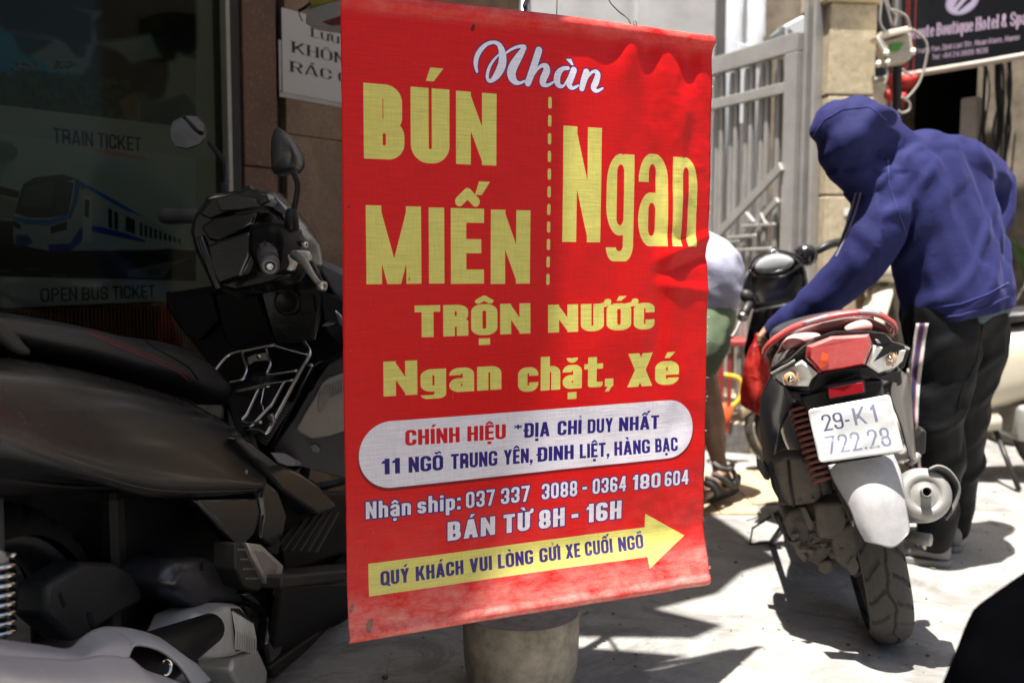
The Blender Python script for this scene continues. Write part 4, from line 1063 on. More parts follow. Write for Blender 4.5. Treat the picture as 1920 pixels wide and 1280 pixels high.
for pts, y0, y1 in (([(232, 745), (478, 600), (485, 622), (262, 752)], -.19, -.24), ([(1280, 400), (1430, 420), (1632, 492), (1610, 512), (1450, 462), (1300, 440)], -.25, -.17)):
    ys_ = [y0 if i in (0, len(pts) - 1) else y1 for i in range(len(pts))]
    q = FB.yy(*[(*zz(*p), y) for p, y in zip(pts, ys_)]); o = MB().prism([p + Vector((0, -.012, .0)) for p in q], (0, .02, 0)).build('lamp_trim', pm('silver_trim', (.42, .41, .40), .3, .4, dust=.5), t, mods=(BEV(.002, 2),)); autosmooth(o)
# lower tail, reflector, plate, fender
px_prism(t, 'tail_underside', FB, [-.2, -.21, -.22, -.245, -.25, -.25, -.235, -.2, -.17, -.17, -.2, -.2], [(1462, 712), (1480, 732), (1515, 735), (1531, 702), (1580, 692), (1633, 687), (1650, 706), (1690, 692), (1693, 720), (1650, 745), (1560, 752), (1490, 750)], .06, M_blkd, .006)
px_prism(t, 'plate_holder', FB, [-.22, -.235, -.235, -.23, -.24, -.24], [(1500, 745), (1545, 735), (1625, 715), (1655, 712), (1675, 850), (1560, 872)], .03, M_blkd, .006)
q = [(815, 892), (1163, 832), (1178, 934), (827, 998)]
px_prism(t, 'reflector_frame', FB, -.256, [zz(a, b) for a, b in ((800, 870), (1180, 805), (1198, 950), (815, 1020))], .03, M_blkd, .004)
px_prism(t, 'rear_reflector', FB, -.262, [zz(a, b) for a, b in q], .008, pm('ruby_reflector', (.28, .008, .014), .2, coat=.6), .0015)
# number plate, dented a little, with real edge
plq = FB.yy((1514, 768, -.277), (1668, 739, -.277), (1695, 846, -.292), (1536, 867, -.292))
pa, pb, pc2, pd = plq
plc = Canvas(190, 140, 4., (.86, .86, .86))
dk = (.34, .36, .48); lt = (.60, .62, .70)
plc.text('29-', 26, 88, 20, 62, dk, st=13, th=10, gap=10); plc.text('K1', 98, 150, 16, 60, (.52, .53, .62), st=13, th=10, gap=20)  # letters paled unevenly, sun glare painted into the print
plc.text('722.28', 24, 168, 76, 122, (.55, .57, .65), st=13, th=10, gap=14)  # lower row paled by the same painted glare
for i in range(60):
    x, y = rs.rand() * 190, rs.rand() * 140; plc.rect(x, y, x + .5 + rs.rand() * 2, y + .5 + rs.rand(), (.6, .58, .55), .1, .6)
for i in range(14): x = 26 + rs.rand() * 140; y = 78 + rs.rand() * 40; plc.poly([(x, y), (x + 14, y + 3), (x + 13, y + 6), (x + 2, y + 4)], (.86, .86, .86), .6)
M_plate = img_mat('plate_print', plc.image('plate_print'), .22, .7)
M_plate.node_tree.nodes['Principled BSDF'].inputs['Metallic'].default_value = .25
nx, ny = 38, 28
pn = (pb - pa).cross(pd - pa).normalized()
if pn.y > 0: pn = -pn
def plf(u, v):
    p = (pa * (1 - u) + pb * u) * (1 - v) + (pd * (1 - u) + pc2 * u) * v
    X, Y = u * 190, v * 140; r_ = 9                      # round the corners
    for cx, cy2 in ((r_, r_), (190 - r_, r_), (190 - r_, 140 - r_), (r_, 140 - r_)):
        dx, dy = X - cx, Y - cy2
        if (cx < 95) == (dx < 0) and (cy2 < 70) == (dy < 0):
            L = math.hypot(dx, dy)
            if L > r_ and L > 0:
                X2, Y2 = cx + dx * r_ / L, cy2 + dy * r_ / L; u2, v2 = X2 / 190, Y2 / 140
                p = (pa * (1 - u2) + pb * u2) * (1 - v2) + (pd * (1 - u2) + pc2 * u2) * v2
    e = min(u, 1 - u) * 190; f_ = min(v, 1 - v) * 140
    d = .0016 * max(gau(e, 4, 2.2), gau(f_, 4, 2.2)) + .0035 * noise.noise(Vector((u * 3.1, v * 2.6, 2))) + .002 * noise.ridged_multi_fractal(Vector((u * 2 + v, v * 1.5, 7)), 1, 2, 2, 1, 2)
    return p + pn * d
grid(plf, nx, ny, 'number_plate', M_plate, t, mods=(SOL(.0012, 0),), uv=True)
M_fend = pm('grey_worn_fender', (.22, .22, .23), .25, coat=.4, dust=.9, dustcol=(.52, .50, .48))
fr_rows = [FB.yy((1553, 872, -.235), (1585, 866, -.25), (1640, 858, -.25), (1675, 852, -.235)), FB.yy((1563, 900, -.25), (1600, 895, -.266), (1650, 890, -.266), (1690, 890, -.25)), FB.yy((1592, 950, -.27), (1620, 945, -.288), (1665, 940, -.288), (1699, 950, -.27)), FB.yy((1606, 985, -.28), (1630, 985, -.298), (1675, 985, -.298), (1705, 990, -.28)), FB.yy((1622, 1014, -.29), (1645, 1020, -.305), (1675, 1026, -.305), (1702, 1002, -.29))]
panel('rear_fender', fr_rows, 16, 24, .004, M_fend, t)
px_prism(t, 'fender_bracket', FB, -.2, [(1548, 868), (1575, 862), (1600, 930), (1612, 985), (1600, 990), (1575, 935)], .03, M_blkd, .004)
# grab rail, arched like a red spoiler
gr = [zz(a, b) for a, b in ((196, 628), (178, 560), (215, 480), (300, 400), (480, 290), (740, 205), (950, 158), (1190, 140), (1350, 172), (1480, 262), (1485, 330), (1455, 380))]
gy = [-.12, -.16, -.19, -.215, -.24, -.255, -.26, -.255, -.235, -.20, -.17, -.12]
cen = [FB.on(1, y - .0, *p) for p, y in zip(gr, gy)]
cen, _ = curve(cen, [1] * len(cen), 6)
mb = MB(); rings = []
for i, p in enumerate(cen):
    a = cen[max(i - 1, 0)]; b_ = cen[min(i + 1, len(cen) - 1)]; tt = (b_ - a).normalized(); up = Vector((0, 1, 0)) - tt * tt.y; up.normalize(); w_ = tt.cross(up)
    if w_.z < 0: w_ = -w_
    e = math.sin(math.pi * min(max(i / (len(cen) - 1), .06), .94)) ** .35
    rings.append([p + (w_ * (.0085 * math.sin(q)) + up * (.021 * math.cos(q) + .012)) * e for q in [2 * math.pi * k / 12 for k in range(12)]])
mb.loft(rings); mb.build('grab_rail', M_redp, t, True)
M_label = pm('silver_label', (.45, .45, .47), .35, .3)
for (i0, i1) in ((26, 33), (40, 48)):
    mb = MB(); vv = []
    for i in range(i0, i1): vv.append(cen[i])
    mb = MB(); mb.tube([p + Vector((0, -.0085, .0035)) for p in vv], .0042, 6); mb.build('rail_sticker', M_label, t, True)
# inner face and mounts of the rail
q = FB.yy(*[(*zz(a, b), y) for a, b, y in ((300, 560, -.12), (360, 430, -.13), (500, 330, -.15), (760, 240, -.17), (1000, 190, -.17), (1240, 190, -.16), (1390, 260, -.14), (1440, 350, -.12), (1270, 360, -.12), (900, 360, -.14), (560, 450, -.14))])
o = MB().prism(q, (0, .02, 0)).build('rail_inner_panel', pm('dark_red_plastic', (.10, .02, .02), .4, dust=.4), t, mods=(BEV(.004),)); autosmooth(o)
for pts in ([(372, 470), (400, 415), (480, 380), (620, 362), (730, 366), (765, 385), (700, 420), (480, 500), (380, 545)], [(960, 335), (1040, 280), (1150, 240), (1225, 232), (1270, 260), (1285, 330), (1100, 345)]):
    q = FB.yy(*[(*zz(a, b), -.205) for a, b in pts]); mb = MB(); c0 = sum(q, Vector()) / len(q)
    mb.loft([q, [c0 + (p - c0) * 1.03 + Vector((0, .02, .004)) for p in q], [c0 + (p - c0) * .9 + Vector((0, .06, .006)) for p in q]]); mb.build('rail_mount', pm('sunlit_red_plastic', (.62, .22, .20), .25, coat=.8, dust=.6, dustcol=(.7, .6, .57)), t, True, mods=(SUB(2),))  # red plastic paled, its hot sun highlight put into the colour
q = FB.yy(*[(*zz(a, b), -.02) for a, b in ((1160, 130), (1190, 85), (1260, 68), (1330, 85), (1375, 120), (1390, 170), (1250, 160))]); mb = MB(); c0 = sum(q, Vector()) / len(q)
mb.loft([q, [c0 + (p - c0) * 1.05 + Vector((0, .03, 0)) for p in q], [c0 + (p - c0) * .8 + Vector((0, .08, 0)) for p in q]]); mb.build('seat_pad', pm('pale_seat_cover', (.55, .52, .50), .6), t, True, mods=(SUB(2),))
# red lettering strokes on the left cover
mb = MB()
for k in range(5):
    a = zz(150 + k * 26, 860 - k * 42); mb.tube(FB.yy((a[0], a[1], -.12), (a[0] + 4, a[1] - 2, -.122), (a[0] + 2, a[1] + 5, -.12), (a[0] + 6, a[1] + 2, -.122)), .0012, 5)
mb.build('side_script', pm('script_red', (.35, .03, .03), .4), t)
# rear shock with red coils
s0, s1 = FB.yy((1499, 762, -.10), (1548, 905, -.14))
mb = MB(); n = 13; L = s1 - s0; ux = Vector((1, 0, 0)); uy = L.normalized().cross(ux).normalized()
mb.tube([s0 + L * (k / (n * 12)) + (ux * math.cos(k * math.pi / 6) + uy * math.sin(k * math.pi / 6)) * .026 for k in range(n * 12 + 1)], .0048, 7)
mb.build('spring', M_redspring, t, True)
MB().tube([s0 - L * .08, s1 + L * .1], .016, 12).build('shock_body', M_blkd, t, True)
mb = MB(); mb.loft([ringxz(-.13, .06, .50, .66, 4), ringxz(.10, .12, .45, .62, 4)]); mb.build('inner_guard', M_blkd, t)
# air box, engine case, all caked in dust
def lump(name, pts, y0, dep, m, bev=.012, disp=.0, par=t):
    q = FB.y(y0, *pts); c0 = sum(q, Vector()) / len(q)
    mb = MB(); mb.loft([[c0 + (p - c0) * .93 for p in q], [c0 + (p - c0) + Vector((0, .012, 0)) for p in q], [c0 + (p - c0) * 1.02 + Vector((0, dep, 0)) for p in q]])
    o = mb.build(name, m, par, mods=(BEV(bev, 3),)); autosmooth(o, 45); return o
lump('air_box', [(1450, 872), (1474, 856), (1528, 858), (1536, 872), (1541, 935), (1532, 944), (1480, 950), (1466, 930)], -.10, .10, M_mud, .008)
lump('air_box_cap', [(1443, 884), (1462, 862), (1474, 860), (1482, 900), (1486, 950), (1466, 948), (1450, 920)], -.06, .09, M_blkd, .006)
MB().tube(FB.yy((1478, 862, -.105), (1482, 905, -.107), (1489, 950, -.105)), .0035, 6).build('air_box_seam', M_blkd, t, True)
for px_, py_ in ((1507, 868), (1524, 935), (1500, 940)):
    MB().lathe([(.004, 0), (.0045, -.003), (.003, -.005)], FB.yy((px_, py_, -.103))[0], (0, 1, 0), 8).build('bolt', M_mud, t)
lump('engine_case', [(1472, 965), (1520, 945), (1560, 950), (1575, 1000), (1560, 1040), (1530, 1062), (1498, 1035), (1476, 1000)], -.06, .30, M_mud, .016)
lump('crank_cover', [(1528, 948), (1580, 940), (1588, 985), (1570, 1012), (1535, 1010)], -.12, .10, M_mud, .01)
lump('gear_case', [(1568, 990), (1600, 982), (1612, 1010), (1606, 1050), (1590, 1072), (1566, 1050), (1560, 1015)], -.09, .10, M_mud, .008)
lump('drain_boss', [(1536, 1052), (1560, 1050), (1564, 1072), (1550, 1078), (1534, 1070)], -.05, .05, M_mud, .006)
lump('case_rib', [(1500, 952), (1510, 950), (1528, 985), (1524, 996), (1514, 992)], -.09, .03, M_mud, .004)
lump('case_rib', [(1588, 1060), (1600, 1040), (1612, 1062), (1608, 1078), (1596, 1080)], -.10, .05, M_mud, .004)
lump('case_rib', [(1484, 1010), (1500, 1016), (1516, 1050), (1508, 1056), (1494, 1040)], -.07, .03, M_mud, .004)
mb = MB()
rb = random.Random(5)
for i in range(34):
    p = FB.yy((rb.uniform(1490, 1600), rb.uniform(965, 1040), rb.uniform(-.09, -.05)))[0]
    mb.box(p, (rb.uniform(.004, .012), rb.uniform(.01, .03), rb.uniform(.004, .022)), rotm(rb.random() * 3, rb.random() * 3))
o = mb.build('engine_fittings', M_mud, t, mods=(BEV(.0015, 1),)); o['kind'] = 'stuff'
MB().tube(FB.yy((1606, 1000, -.12), (1622, 1022, -.10), (1618, 1070, -.06), (1604, 1080, -.02)), .0045, 7, smooth=4).build('brake_cable', M_blkd, t, True)
# pegs and stand
o = lump('foot_peg', [(1419, 858), (1424, 856), (1438, 872), (1446, 888), (1443, 902), (1434, 900), (1420, 878)], .05, .03, M_blk, .003)
o = lump('foot_peg', [(1716, 822), (1728, 803), (1738, 808), (1736, 850), (1718, 858), (1712, 845)], -.02, .04, M_blk, .004)
MB().tube(FB.yy((1700, 870, -.04), (1714, 862, -.03), (1722, 852, -.02)), .009, 8).build('peg_bracket', M_castal, t, True)
fw = FB.mi
def wl2(p): return FB.mi @ (Vector(p) - FB.o)
g0 = gp(1447, 1017, .006); g1_ = gp(1406, 1019, .006)
MB().tube([FB.yy((1482, 940, .18))[0], FB.yy((1470, 985, .2))[0], wl2(g0)], [.010, .010, .012], 8).build('side_stand', M_blk, t, True)
MB().tube([wl2(g0), wl2(g1_ + Vector((0, 0, 0))), wl2(P(1411, 990, g1_.y + .0)), wl2(P(1448, 966, g0.y - .02)), FB.yy((1472, 975, .16))[0]], .004, 7).build('stand_lever', M_blk, t, True)
MB().tube([FB.yy((1455, 960, .2))[0], FB.yy((1478, 1005, .2))[0], FB.yy((1505, 1030, .16))[0]], .010, 8, smooth=4).build('centre_stand', M_blk, t, True)
# muffler
mc = FB.yy((1735, 926, -.255))[0]
ax = (Vector((-.02, .33, -.10))).normalized(); 
M_muf = pm('muffler_steel', (.27, .265, .255), .42, .6, dust=.7, dustcol=(.34, .315, .28), bmp=.15, var=.2)
MB().lathe([(.013, -.012), (.030, .004), (.033, .002), (.040, -.003), (.054, .002), (.061, .014), (.0625, .03), (.062, .10), (.058, .2), (.045, .28), (.02, .33)], mc, ax, 40).build('muffler', M_muf, t, True)
MB().lathe([(.0615, .036), (.0635, .040), (.0635, .046), (.0615, .05)], mc, ax, 40, cap=False).build('muffler_seam', M_muf, t, True)
MB().lathe([(.010, .0), (.0115, -.001), (.0115, -.032), (.0098, -.034), (.0092, -.03), (.0092, -.006), (.001, -.004)], mc + Vector((-.002, 0, .004)), ax, 20, cap=False).build('tail_pipe', M_muf, t, True)
MB().lathe([(.0092, -.012), (.0005, -.0121)], mc + Vector((-.002, 0, .004)), ax, 20, cap=False).build('pipe_hole', pm('soot_and_hole_shade', (.004, .004, .004), 1.), t)
hs = [FB.yy((1742, 879, -.25), (1760, 872, -.25), (1782, 882, -.24), (1800, 912, -.235), (1792, 948, -.235), (1774, 975, -.235)), FB.yy((1738, 884, -.22), (1757, 880, -.22), (1776, 892, -.21), (1789, 918, -.2), (1782, 948, -.2), (1768, 968, -.2)), FB.yy((1728, 892, -.1), (1750, 890, -.1), (1768, 902, -.1), (1778, 925, -.1), (1772, 950, -.1), (1758, 965, -.1))]
panel('heat_shield', hs, 18, 8, .006, pm('heat_shield_plastic', (.10, .10, .10), .4, dust=.8), t, mods=(BEV(.002),))
MB().tube(FB.yy((1700, 1005, -.04), (1730, 1010, -.05), (1745, 1012, -.06)), .016, 12).build('swing_arm_end', M_castal, t, True)
MB().lathe([(.014, -.05), (.014, .05)], (0, 0, .258), (1, 0, 0), 12).build('axle', M_steel, t, True)

# plastic bag hanging from the bag hook in front of the seat
def bagm():
    m, nt, b = nodes('red_plastic_bag'); v = objc(nt)
    c = ramp(nt, noise_n(nt, v, 12, 5, .6, 1.5), [(.35, (.42, .018, .018)), (.65, (.75, .07, .05))]); nt.links.new(c, b.inputs['Base Color']); b.inputs['Roughness'].default_value = .3
    tl_ = nt.nodes.new('ShaderNodeBsdfTranslucent'); nt.links.new(c, tl_.inputs[0]); m_ = nt.nodes.new('ShaderNodeMixShader'); m_.inputs[0].default_value = .5
    nt.links.new(b.outputs[0], m_.inputs[1]); nt.links.new(tl_.outputs[0], m_.inputs[2]); nt.links.new(m_.outputs[0], nt.nodes['Material Output'].inputs[0])
    bump(nt, b, noise_n(nt, v, 25, 5, .65, 1.0), .6, .01); return m
yb = 3.17
bag = blob('red_plastic_bag', [pix_chain([(1421, 628, yb, 5), (1416, 655, yb, 8)]), pix_chain([(1432, 632, yb, 4), (1430, 665, yb, 9)]), pix_chain([(1417, 655, yb, 12), (1414, 690, yb, 20), (1411, 740, yb - .01, 24)]), pix_chain([(1430, 665, yb, 9), (1424, 700, yb + .02, 20), (1420, 745, yb + .03, 26)]), pix_chain([(1402, 752, yb, 14), (1432, 765, yb, 16)])], .006, bagm(), None, 3,
    wr=lambda p, n: .006 * noise.ridged_multi_fractal(Vector((p.x * 22, p.y * 22, p.z * 8)), 1, 2, 3, 1, 2) - .006)
tag(bag, 'red plastic shopping bag held by the hand beside the scooter', 'bag')
# ------------------------------------------------------------------ far side of the lane
GD = RAD(-23); gu = Vector((math.sin(GD), math.cos(GD), 0)); 
G0 = P(1503, 60, 4.6); gx, gy0 = G0.x, G0.y
m3g = Matrix((-gu, Vector((gu.y, -gu.x, 0)) * -1, Vector((0, 0, 1)))).transposed()
# local x: along the gate towards the camera side, y: depth, z up
m3g = Matrix((gu * -1, Vector((-gu.y, gu.x, 0)) * -1, Vector((0, 0, 1)))).transposed()
FG = Fr((gx, gy0, 0), m3g)
t = empty('steel_gate', 'stainless steel gate of upright bars with a diagonal rail, left of the sandstone pillar', 'gate', (gx, gy0, 0), m3g)
def gl_(px, py): return FG.on(1, 0, px, py)
zt = gl_(1503, 60).z; zt2 = gl_(1480, 105).z; zm = gl_(1475, 160).z; zm2 = gl_(1475, 180).z
def gbar(name, x0, x1, z0, z1, th=.04, m=M_inox, y=0.): 
    o = MB().box(((x0 + x1) / 2, y, (z0 + z1) / 2), (abs(x1 - x0), th, abs(z1 - z0))).build(name, m, t, mods=(BEV(.004, 2),)); return o
XE = -1.7
z0g = .30
gbar('top_rail', XE, 0, zt - .085, zt, .05)
gbar('gate_post', -.085, 0, z0g, zt - .086, .05); gbar('gate_post', XE - .08, XE, z0g, zt, .05)
gbar('middle_rail', XE, -.086, zm2 + .01, zm2 + .06, .03, y=-.008)
gbar('bottom_rail', XE, -.086, z0g, z0g + .06, .045)
x = -.17; i = 0
while x > XE + .05:
    gbar('upright_bar', x - .030, x, z0g + .061, zt - .087, .020, y=.012 if i % 2 else .03); x -= .062; i += 1
x = -.115
while x > XE + .05:
    gbar('thin_bar', x - .013, x, z0g + .061, zt - .087, .014, y=.06); x -= .062
def gdiag(name, a, b, r, y):
    d = Vector((b[0] - a[0], 0, b[1] - a[1])); L = d.length; ang = -math.atan2(d.z, d.x)
    MB().box(((a[0] + b[0]) / 2, y, (a[1] + b[1]) / 2), (L, .02, r), Matrix.Rotation(ang, 3, 'Y')).build(name, M_inox, t, mods=(BEV(.003, 1),))
a_ = gl_(1476, 312); b_ = gl_(1355, 440); gdiag('diagonal_rail', (a_.x, a_.z), (b_.x, b_.z), .045, -.03)
a_ = gl_(1470, 375); b_ = gl_(1400, 450); gdiag('diagonal_rail', (a_.x, a_.z), (b_.x, b_.z), .03, -.032)
for (x0_, y0_, x1_, y1_) in ((1405, 424, 1467, 421), (1378, 446, 1432, 442), (1360, 456, 1400, 452), (1412, 399, 1428, 418), (1370, 470, 1460, 466), (1440, 400, 1452, 425)):
    a_ = gl_(x0_, y0_); b_ = gl_(x1_, y1_); gdiag('scroll_bar', (a_.x, a_.z), (b_.x, b_.z), .014, -.04)
# gate side frame and jamb
t2 = empty('gate_jamb', 'narrow steel jamb strips between the gate and the sandstone pillar', 'jamb', (gx, gy0, 0), m3g)
for k, (x0_, x1_, y_) in enumerate(((.006, .03, .03), (.036, .07, .06), (.08, .10, .02), (.106, .15, .07))):
    o = MB().box(((x0_ + x1_) / 2, y_, 1.25), (x1_ - x0_, .05, 2.3)).build('jamb_strip', M_inox if k != 1 else M_alu, t2, mods=(BEV(.003, 1),))
# sandstone pillar of separate blocks
M_sand = pm('sandstone', (.47, .39, .26), .88, var=.22, vs=30, bmp=.8, bs=160)
PY = 4.48
def col_x(px): return P(px, 400, PY).x
pxl, pxr = col_x(1538), col_x(1628)
t = empty('sandstone_pillar', 'pillar of rough yellow sandstone blocks right of the steel gate', 'pillar', ((pxl + pxr) / 2, PY + .1, 0), rotm(RAD(6)))
zs = [.14, P(1580, 733, PY).z, P(1580, 548, PY).z, P(1580, 367, PY).z, P(1580, 180, PY).z, P(1580, 6, PY).z]
hw_ = (pxr - pxl) / 2
for a, b_ in zip(zs[:-1], zs[1:]):
    if b_ - a < .05: continue
    o = MB().box((0, 0.02, (a + b_) / 2), (hw_ * 2 - rb.uniform(0, .006), .26, b_ - a - .008)).build('stone_block', M_sand, t, mods=(BEV(.006, 2),))
MB().box((0, .02, 1.2), (hw_ * 2 - .02, .24, 2.3)).build('mortar_core', pm('mortar', (.22, .18, .13), .95), t)
MB().box((0, .02, zs[-1] + .06), (hw_ * 2 + .05, .31, .12)).build('capital', M_sand, t, mods=(BEV(.012, 3),))
MB().box((0, .02, zs[-1] + .6), (hw_ * 2 + .02, .27, .95)).build('upper_shaft', M_sand, t, mods=(BEV(.01, 2),))
MB().box((.0, -.112, P(1575, 398, PY).z), (.035, .004, .03)).build('paper_scrap', pm('white_paper', (.7, .7, .68), .8), t)
# facade left of the pillar behind and above the gate
M_wall = pm('pale_render', (.42, .41, .40), .92, var=.18, vs=3, bmp=.4, bs=25)
t = empty('grey_house', 'pale grey rendered house wall far behind the banner and gate', 'house', (.4, 6.6, 0))
def hb(name, c, d, m, par, bev=.01): return MB().box(c, d).build(name, m, par, mods=(BEV(bev, 1),))
hb('wall', (-1.2, .2, 2.6), (6.2, .3, 5.2), M_wall, t)
hb('wall_offset', (.60, -.15, 2.6), (.5, .35, 5.2), M_wall, t)
hb('beam', (-.85, -.02, 1.98), (1.6, .5, .22), pm('dark_beam', (.06, .045, .03), .8), t)
hb('dark_post', (-1.12, .0, 1.3), (.18, .12, 2.6), pm('dark_timber', (.05, .04, .035), .8), t)
M_pvc = pm('white_pvc', (.62, .64, .67), .35, var=.06)
for dx, r_, lb in ((.125, .052, 'right one of the two white plastic drain pipes behind the gate'), (0, .05, 'left one of the two white plastic drain pipes behind the gate')):
    t = empty('drain_pipe', lb, 'drain pipe', (1.28 + dx, 5.9, 0), group='white drain pipes behind the gate')
    MB().tube([(0, 0, 0), (0, 0, 4.2)], r_, 20).build('pipe', M_pvc, t, True)
    for z_ in (.9, 2.1, 3.3): MB().lathe([(r_ + .001, -.03), (r_ + .006, -.028), (r_ + .006, .028), (r_ + .001, .03)], (0, 0, z_), (0, 0, 1), 20, cap=False).build('collar', M_pvc, t, True)
MB().box((.03, -.07, 1.95), (.07, .04, .45), rotm(0, RAD(4))).build('white_batten', M_pvc, t, mods=(BEV(.004, 1),))
MB().box((.33, .0, 2.25), (.20, .3, .10), rotm(0, RAD(-28))).build('bent_gutter', M_pvc, t, mods=(BEV(.006, 1),))
# corrugated roof edge over the gate and pillar
t = empty('steel_canopy', 'grey corrugated metal canopy edge over the gate and the pillar', 'canopy', (1.33, 4.85, 2.32))
vs = []; fs = []
MBc = MB()
for i in range(14):
    a = Vector((-.05 + i * .045, -.06 - i * .008, .12 - i * .0085)); 
    MBc.box(a + Vector((0, .45, .05)), (.028, 1.0, .018), rotm(RAD(-8), RAD(14)))
MBc.build('corrugation', M_inox, t)
MB().tube([(-.10, -.10, .11), (.12, -.12, .02), (.28, -.10, -.05)], .022, 10).build('edge_tube', M_inox, t, True)
MB().tube([(.10, .20, .18), (.45, .0, .10), (.75, -.15, .05)], .015, 10).build('edge_tube', M_inox, t, True)
# gate coping pieces, bright strip seen above the gate
# hotel sign
HD = RAD(-34); hu = Vector((-math.sin(HD), -math.cos(HD), 0))     # towards the right and the camera
H0 = P(1700, 130, 5.3)
m3h = Matrix((hu, Vector((-hu.y, hu.x, 0)), Vector((0, 0, 1)))).transposed()
FH = Fr((H0.x, H0.y, 0), m3h)
def hl(px, py, d=0.): return FH.on(1, d, px, py)
c_bl = hl(1700, 137); c_br = hl(1945, 96)
zb_ = (c_bl.z + c_br.z) / 2; xl_, xr_ = c_bl.x - .30, hl(1936, 80).x; zt_ = zb_ + .95
sw, sh = (xr_ - xl_) * 1000, .95 * 1000
hc = Canvas(sw, sh, 1.6, (.028, .028, .045))
def hm(px, py): q = hl(px, py); return ((q.x - xl_) * 1000, (zt_ - q.z) * 1000)
PK = (.72, .64, .72)
def ht(s_, p0, p1, **k):       # p0: baseline start, p1: baseline end + cap height in px
    a = hm(*p0); b_ = hm(*p1[:2]); c_ = hm(p1[0], p1[1] - p1[2]); hgt = b_[1] - c_[1]
    hc.text(s_, a[0], b_[0], a[1] - hgt, a[1], PK, slope=(b_[1] - a[1]) / (b_[0] - a[0]), **k)
ht('Beaute Boutique Hotel & Spa', (1700, 75), (1925, 46, 26), st=20, th=7, sf=1, gap=9)
ht('Trung Yen, Dinh Liet Str, Hoan Kiem, Hanoi', (1718, 101), (1911, 75, 11), st=12, th=10, gap=12)
ht('Tel: +84.24.3935 1626', (1748, 112), (1852, 99, 10), st=12, th=10, gap=14)
e0 = hm(1804, 2)
def ell(X, Y, a, b_): return ((X - e0[0]) / a) ** 2 + ((Y - e0[1]) / b_) ** 2 < 1
k_ = (hm(1836, 2)[0] - e0[0]); k2 = (hm(1804, 28)[1] - e0[1])
hc.shape(e0[0] - 200, e0[1] - 200, e0[0] + 200, e0[1] + 200, lambda X, Y: ell(X, Y, k_, k2), (.55, .5, .6))
hc.shape(e0[0] - 200, e0[1] - 200, e0[0] + 200, e0[1] + 200, lambda X, Y: ell(X, Y, k_ * .88, k2 * .88), (.66, .62, .70))
hc.strokes([[(e0[0] - k_ * .2, e0[1] + k2 * .65, 4), (e0[0] + k_ * .1, e0[1] + k2 * .35, 9), (e0[0] + k_ * .45, e0[1] + k2 * .05, 12), (e0[0] + k_ * .5, e0[1] - k2 * .3, 8)], [(e0[0] - k_ * .45, e0[1] + k2 * .3, 3), (e0[0] - k_ * .1, e0[1] - k2 * .2, 8), (e0[0] + k_ * .2, e0[1] - k2 * .5, 5)]], (.05, .05, .08))
M_hot = img_mat('hotel_sign_print', hc.image('hotel_print'), .35, .5)
t = empty('hotel_sign', 'black hotel and spa sign board with pale lettering and a silver round emblem', 'sign', (H0.x, H0.y, 0), m3h)
quad_uv('sign_face', (xl_, 0, zt_), (xr_, 0, zt_), (xr_, 0, zb_), (xl_, 0, zb_), M_hot, t, .02)
M_fr = pm('pale_sign_frame', (.50, .44, .38), .5, .2)
MB().tube([(xl_, -.005, zb_ - .012), (xr_ - .02, -.005, zb_ - .012), (xr_ + .012, -.005, zb_ + .02), (xr_ + .012, -.005, zt_)], .016, 10, smooth=4).build('frame', M_fr, t, True)
# dark shop opening and worn facade beyond
FD = Fr((H0.x, H0.y + .7, 0), m3h)
t = empty('hotel_building', 'old facade with a dark open doorway under the hotel sign', 'building', (FD.o.x, FD.o.y, 0), m3h)
def dl(px): return FD.on(1, 0, px, 300).x
dx0, dx1, dx2 = dl(1655), dl(1828), dl(1872)
M_old = pm('old_stained_facade', (.20, .165, .12), .9, var=.45, vs=6, bmp=.6, bs=20)
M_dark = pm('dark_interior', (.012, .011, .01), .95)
def fb(name, x0, x1, y0, y1, z0, z1, m, bev=.01): return MB().box(((x0 + x1) / 2, (y0 + y1) / 2, (z0 + z1) / 2), (x1 - x0, y1 - y0, z1 - z0)).build(name, m, t, mods=(BEV(bev, 1),))
fb('facade_wall', -3.2, dx0, 0, .3, 0, 7, M_old)
fb('facade_wall', dx1, 3.6, 0, .3, 0, 7, M_old)
fb('lintel', dx0, dx1, .0, .3, 2.25, 7, M_old)
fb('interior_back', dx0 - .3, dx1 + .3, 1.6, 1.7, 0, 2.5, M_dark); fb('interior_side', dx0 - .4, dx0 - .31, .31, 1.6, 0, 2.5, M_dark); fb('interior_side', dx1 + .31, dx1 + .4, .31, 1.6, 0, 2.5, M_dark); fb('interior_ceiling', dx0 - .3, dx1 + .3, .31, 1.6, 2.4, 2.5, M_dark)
cxp = dl(1838)
for k, (x0_, w_) in enumerate(((dl(1834), .055), (dl(1846), .05), (dl(1858), .07))):
    fb('pilaster', x0_, x0_ + w_, -.05 - .01 * k, -.002, .5, 2.3, [M_old, pm('pinkish_plaster', (.30, .24, .20), .9, var=.3), M_old][k])
q0_ = dl(1826); MB().box((q0_ + .05, -.11, P(1850, 280, FD.o.y).z - .12), (.10, .08, .62)).build('grey_box_pipe', pm('dull_white_pipe', (.36, .32, .29), .6), t, mods=(BEV(.012, 2),))
mb = MB(); rb2 = random.Random(11)
for i in range(9):
    pts = [(dl(1862 + i * 7 + rb2.uniform(-4, 10)), -.14 + rb2.uniform(-.05, .03), FD.on(1, 0, 1880, y_).z) for y_ in (90, 170, 250, 340, 430)]
    mb.tube(pts, rb2.uniform(.004, .014), 6, smooth=4)
mb.build('hanging_cables', M_blackframe, t, True)
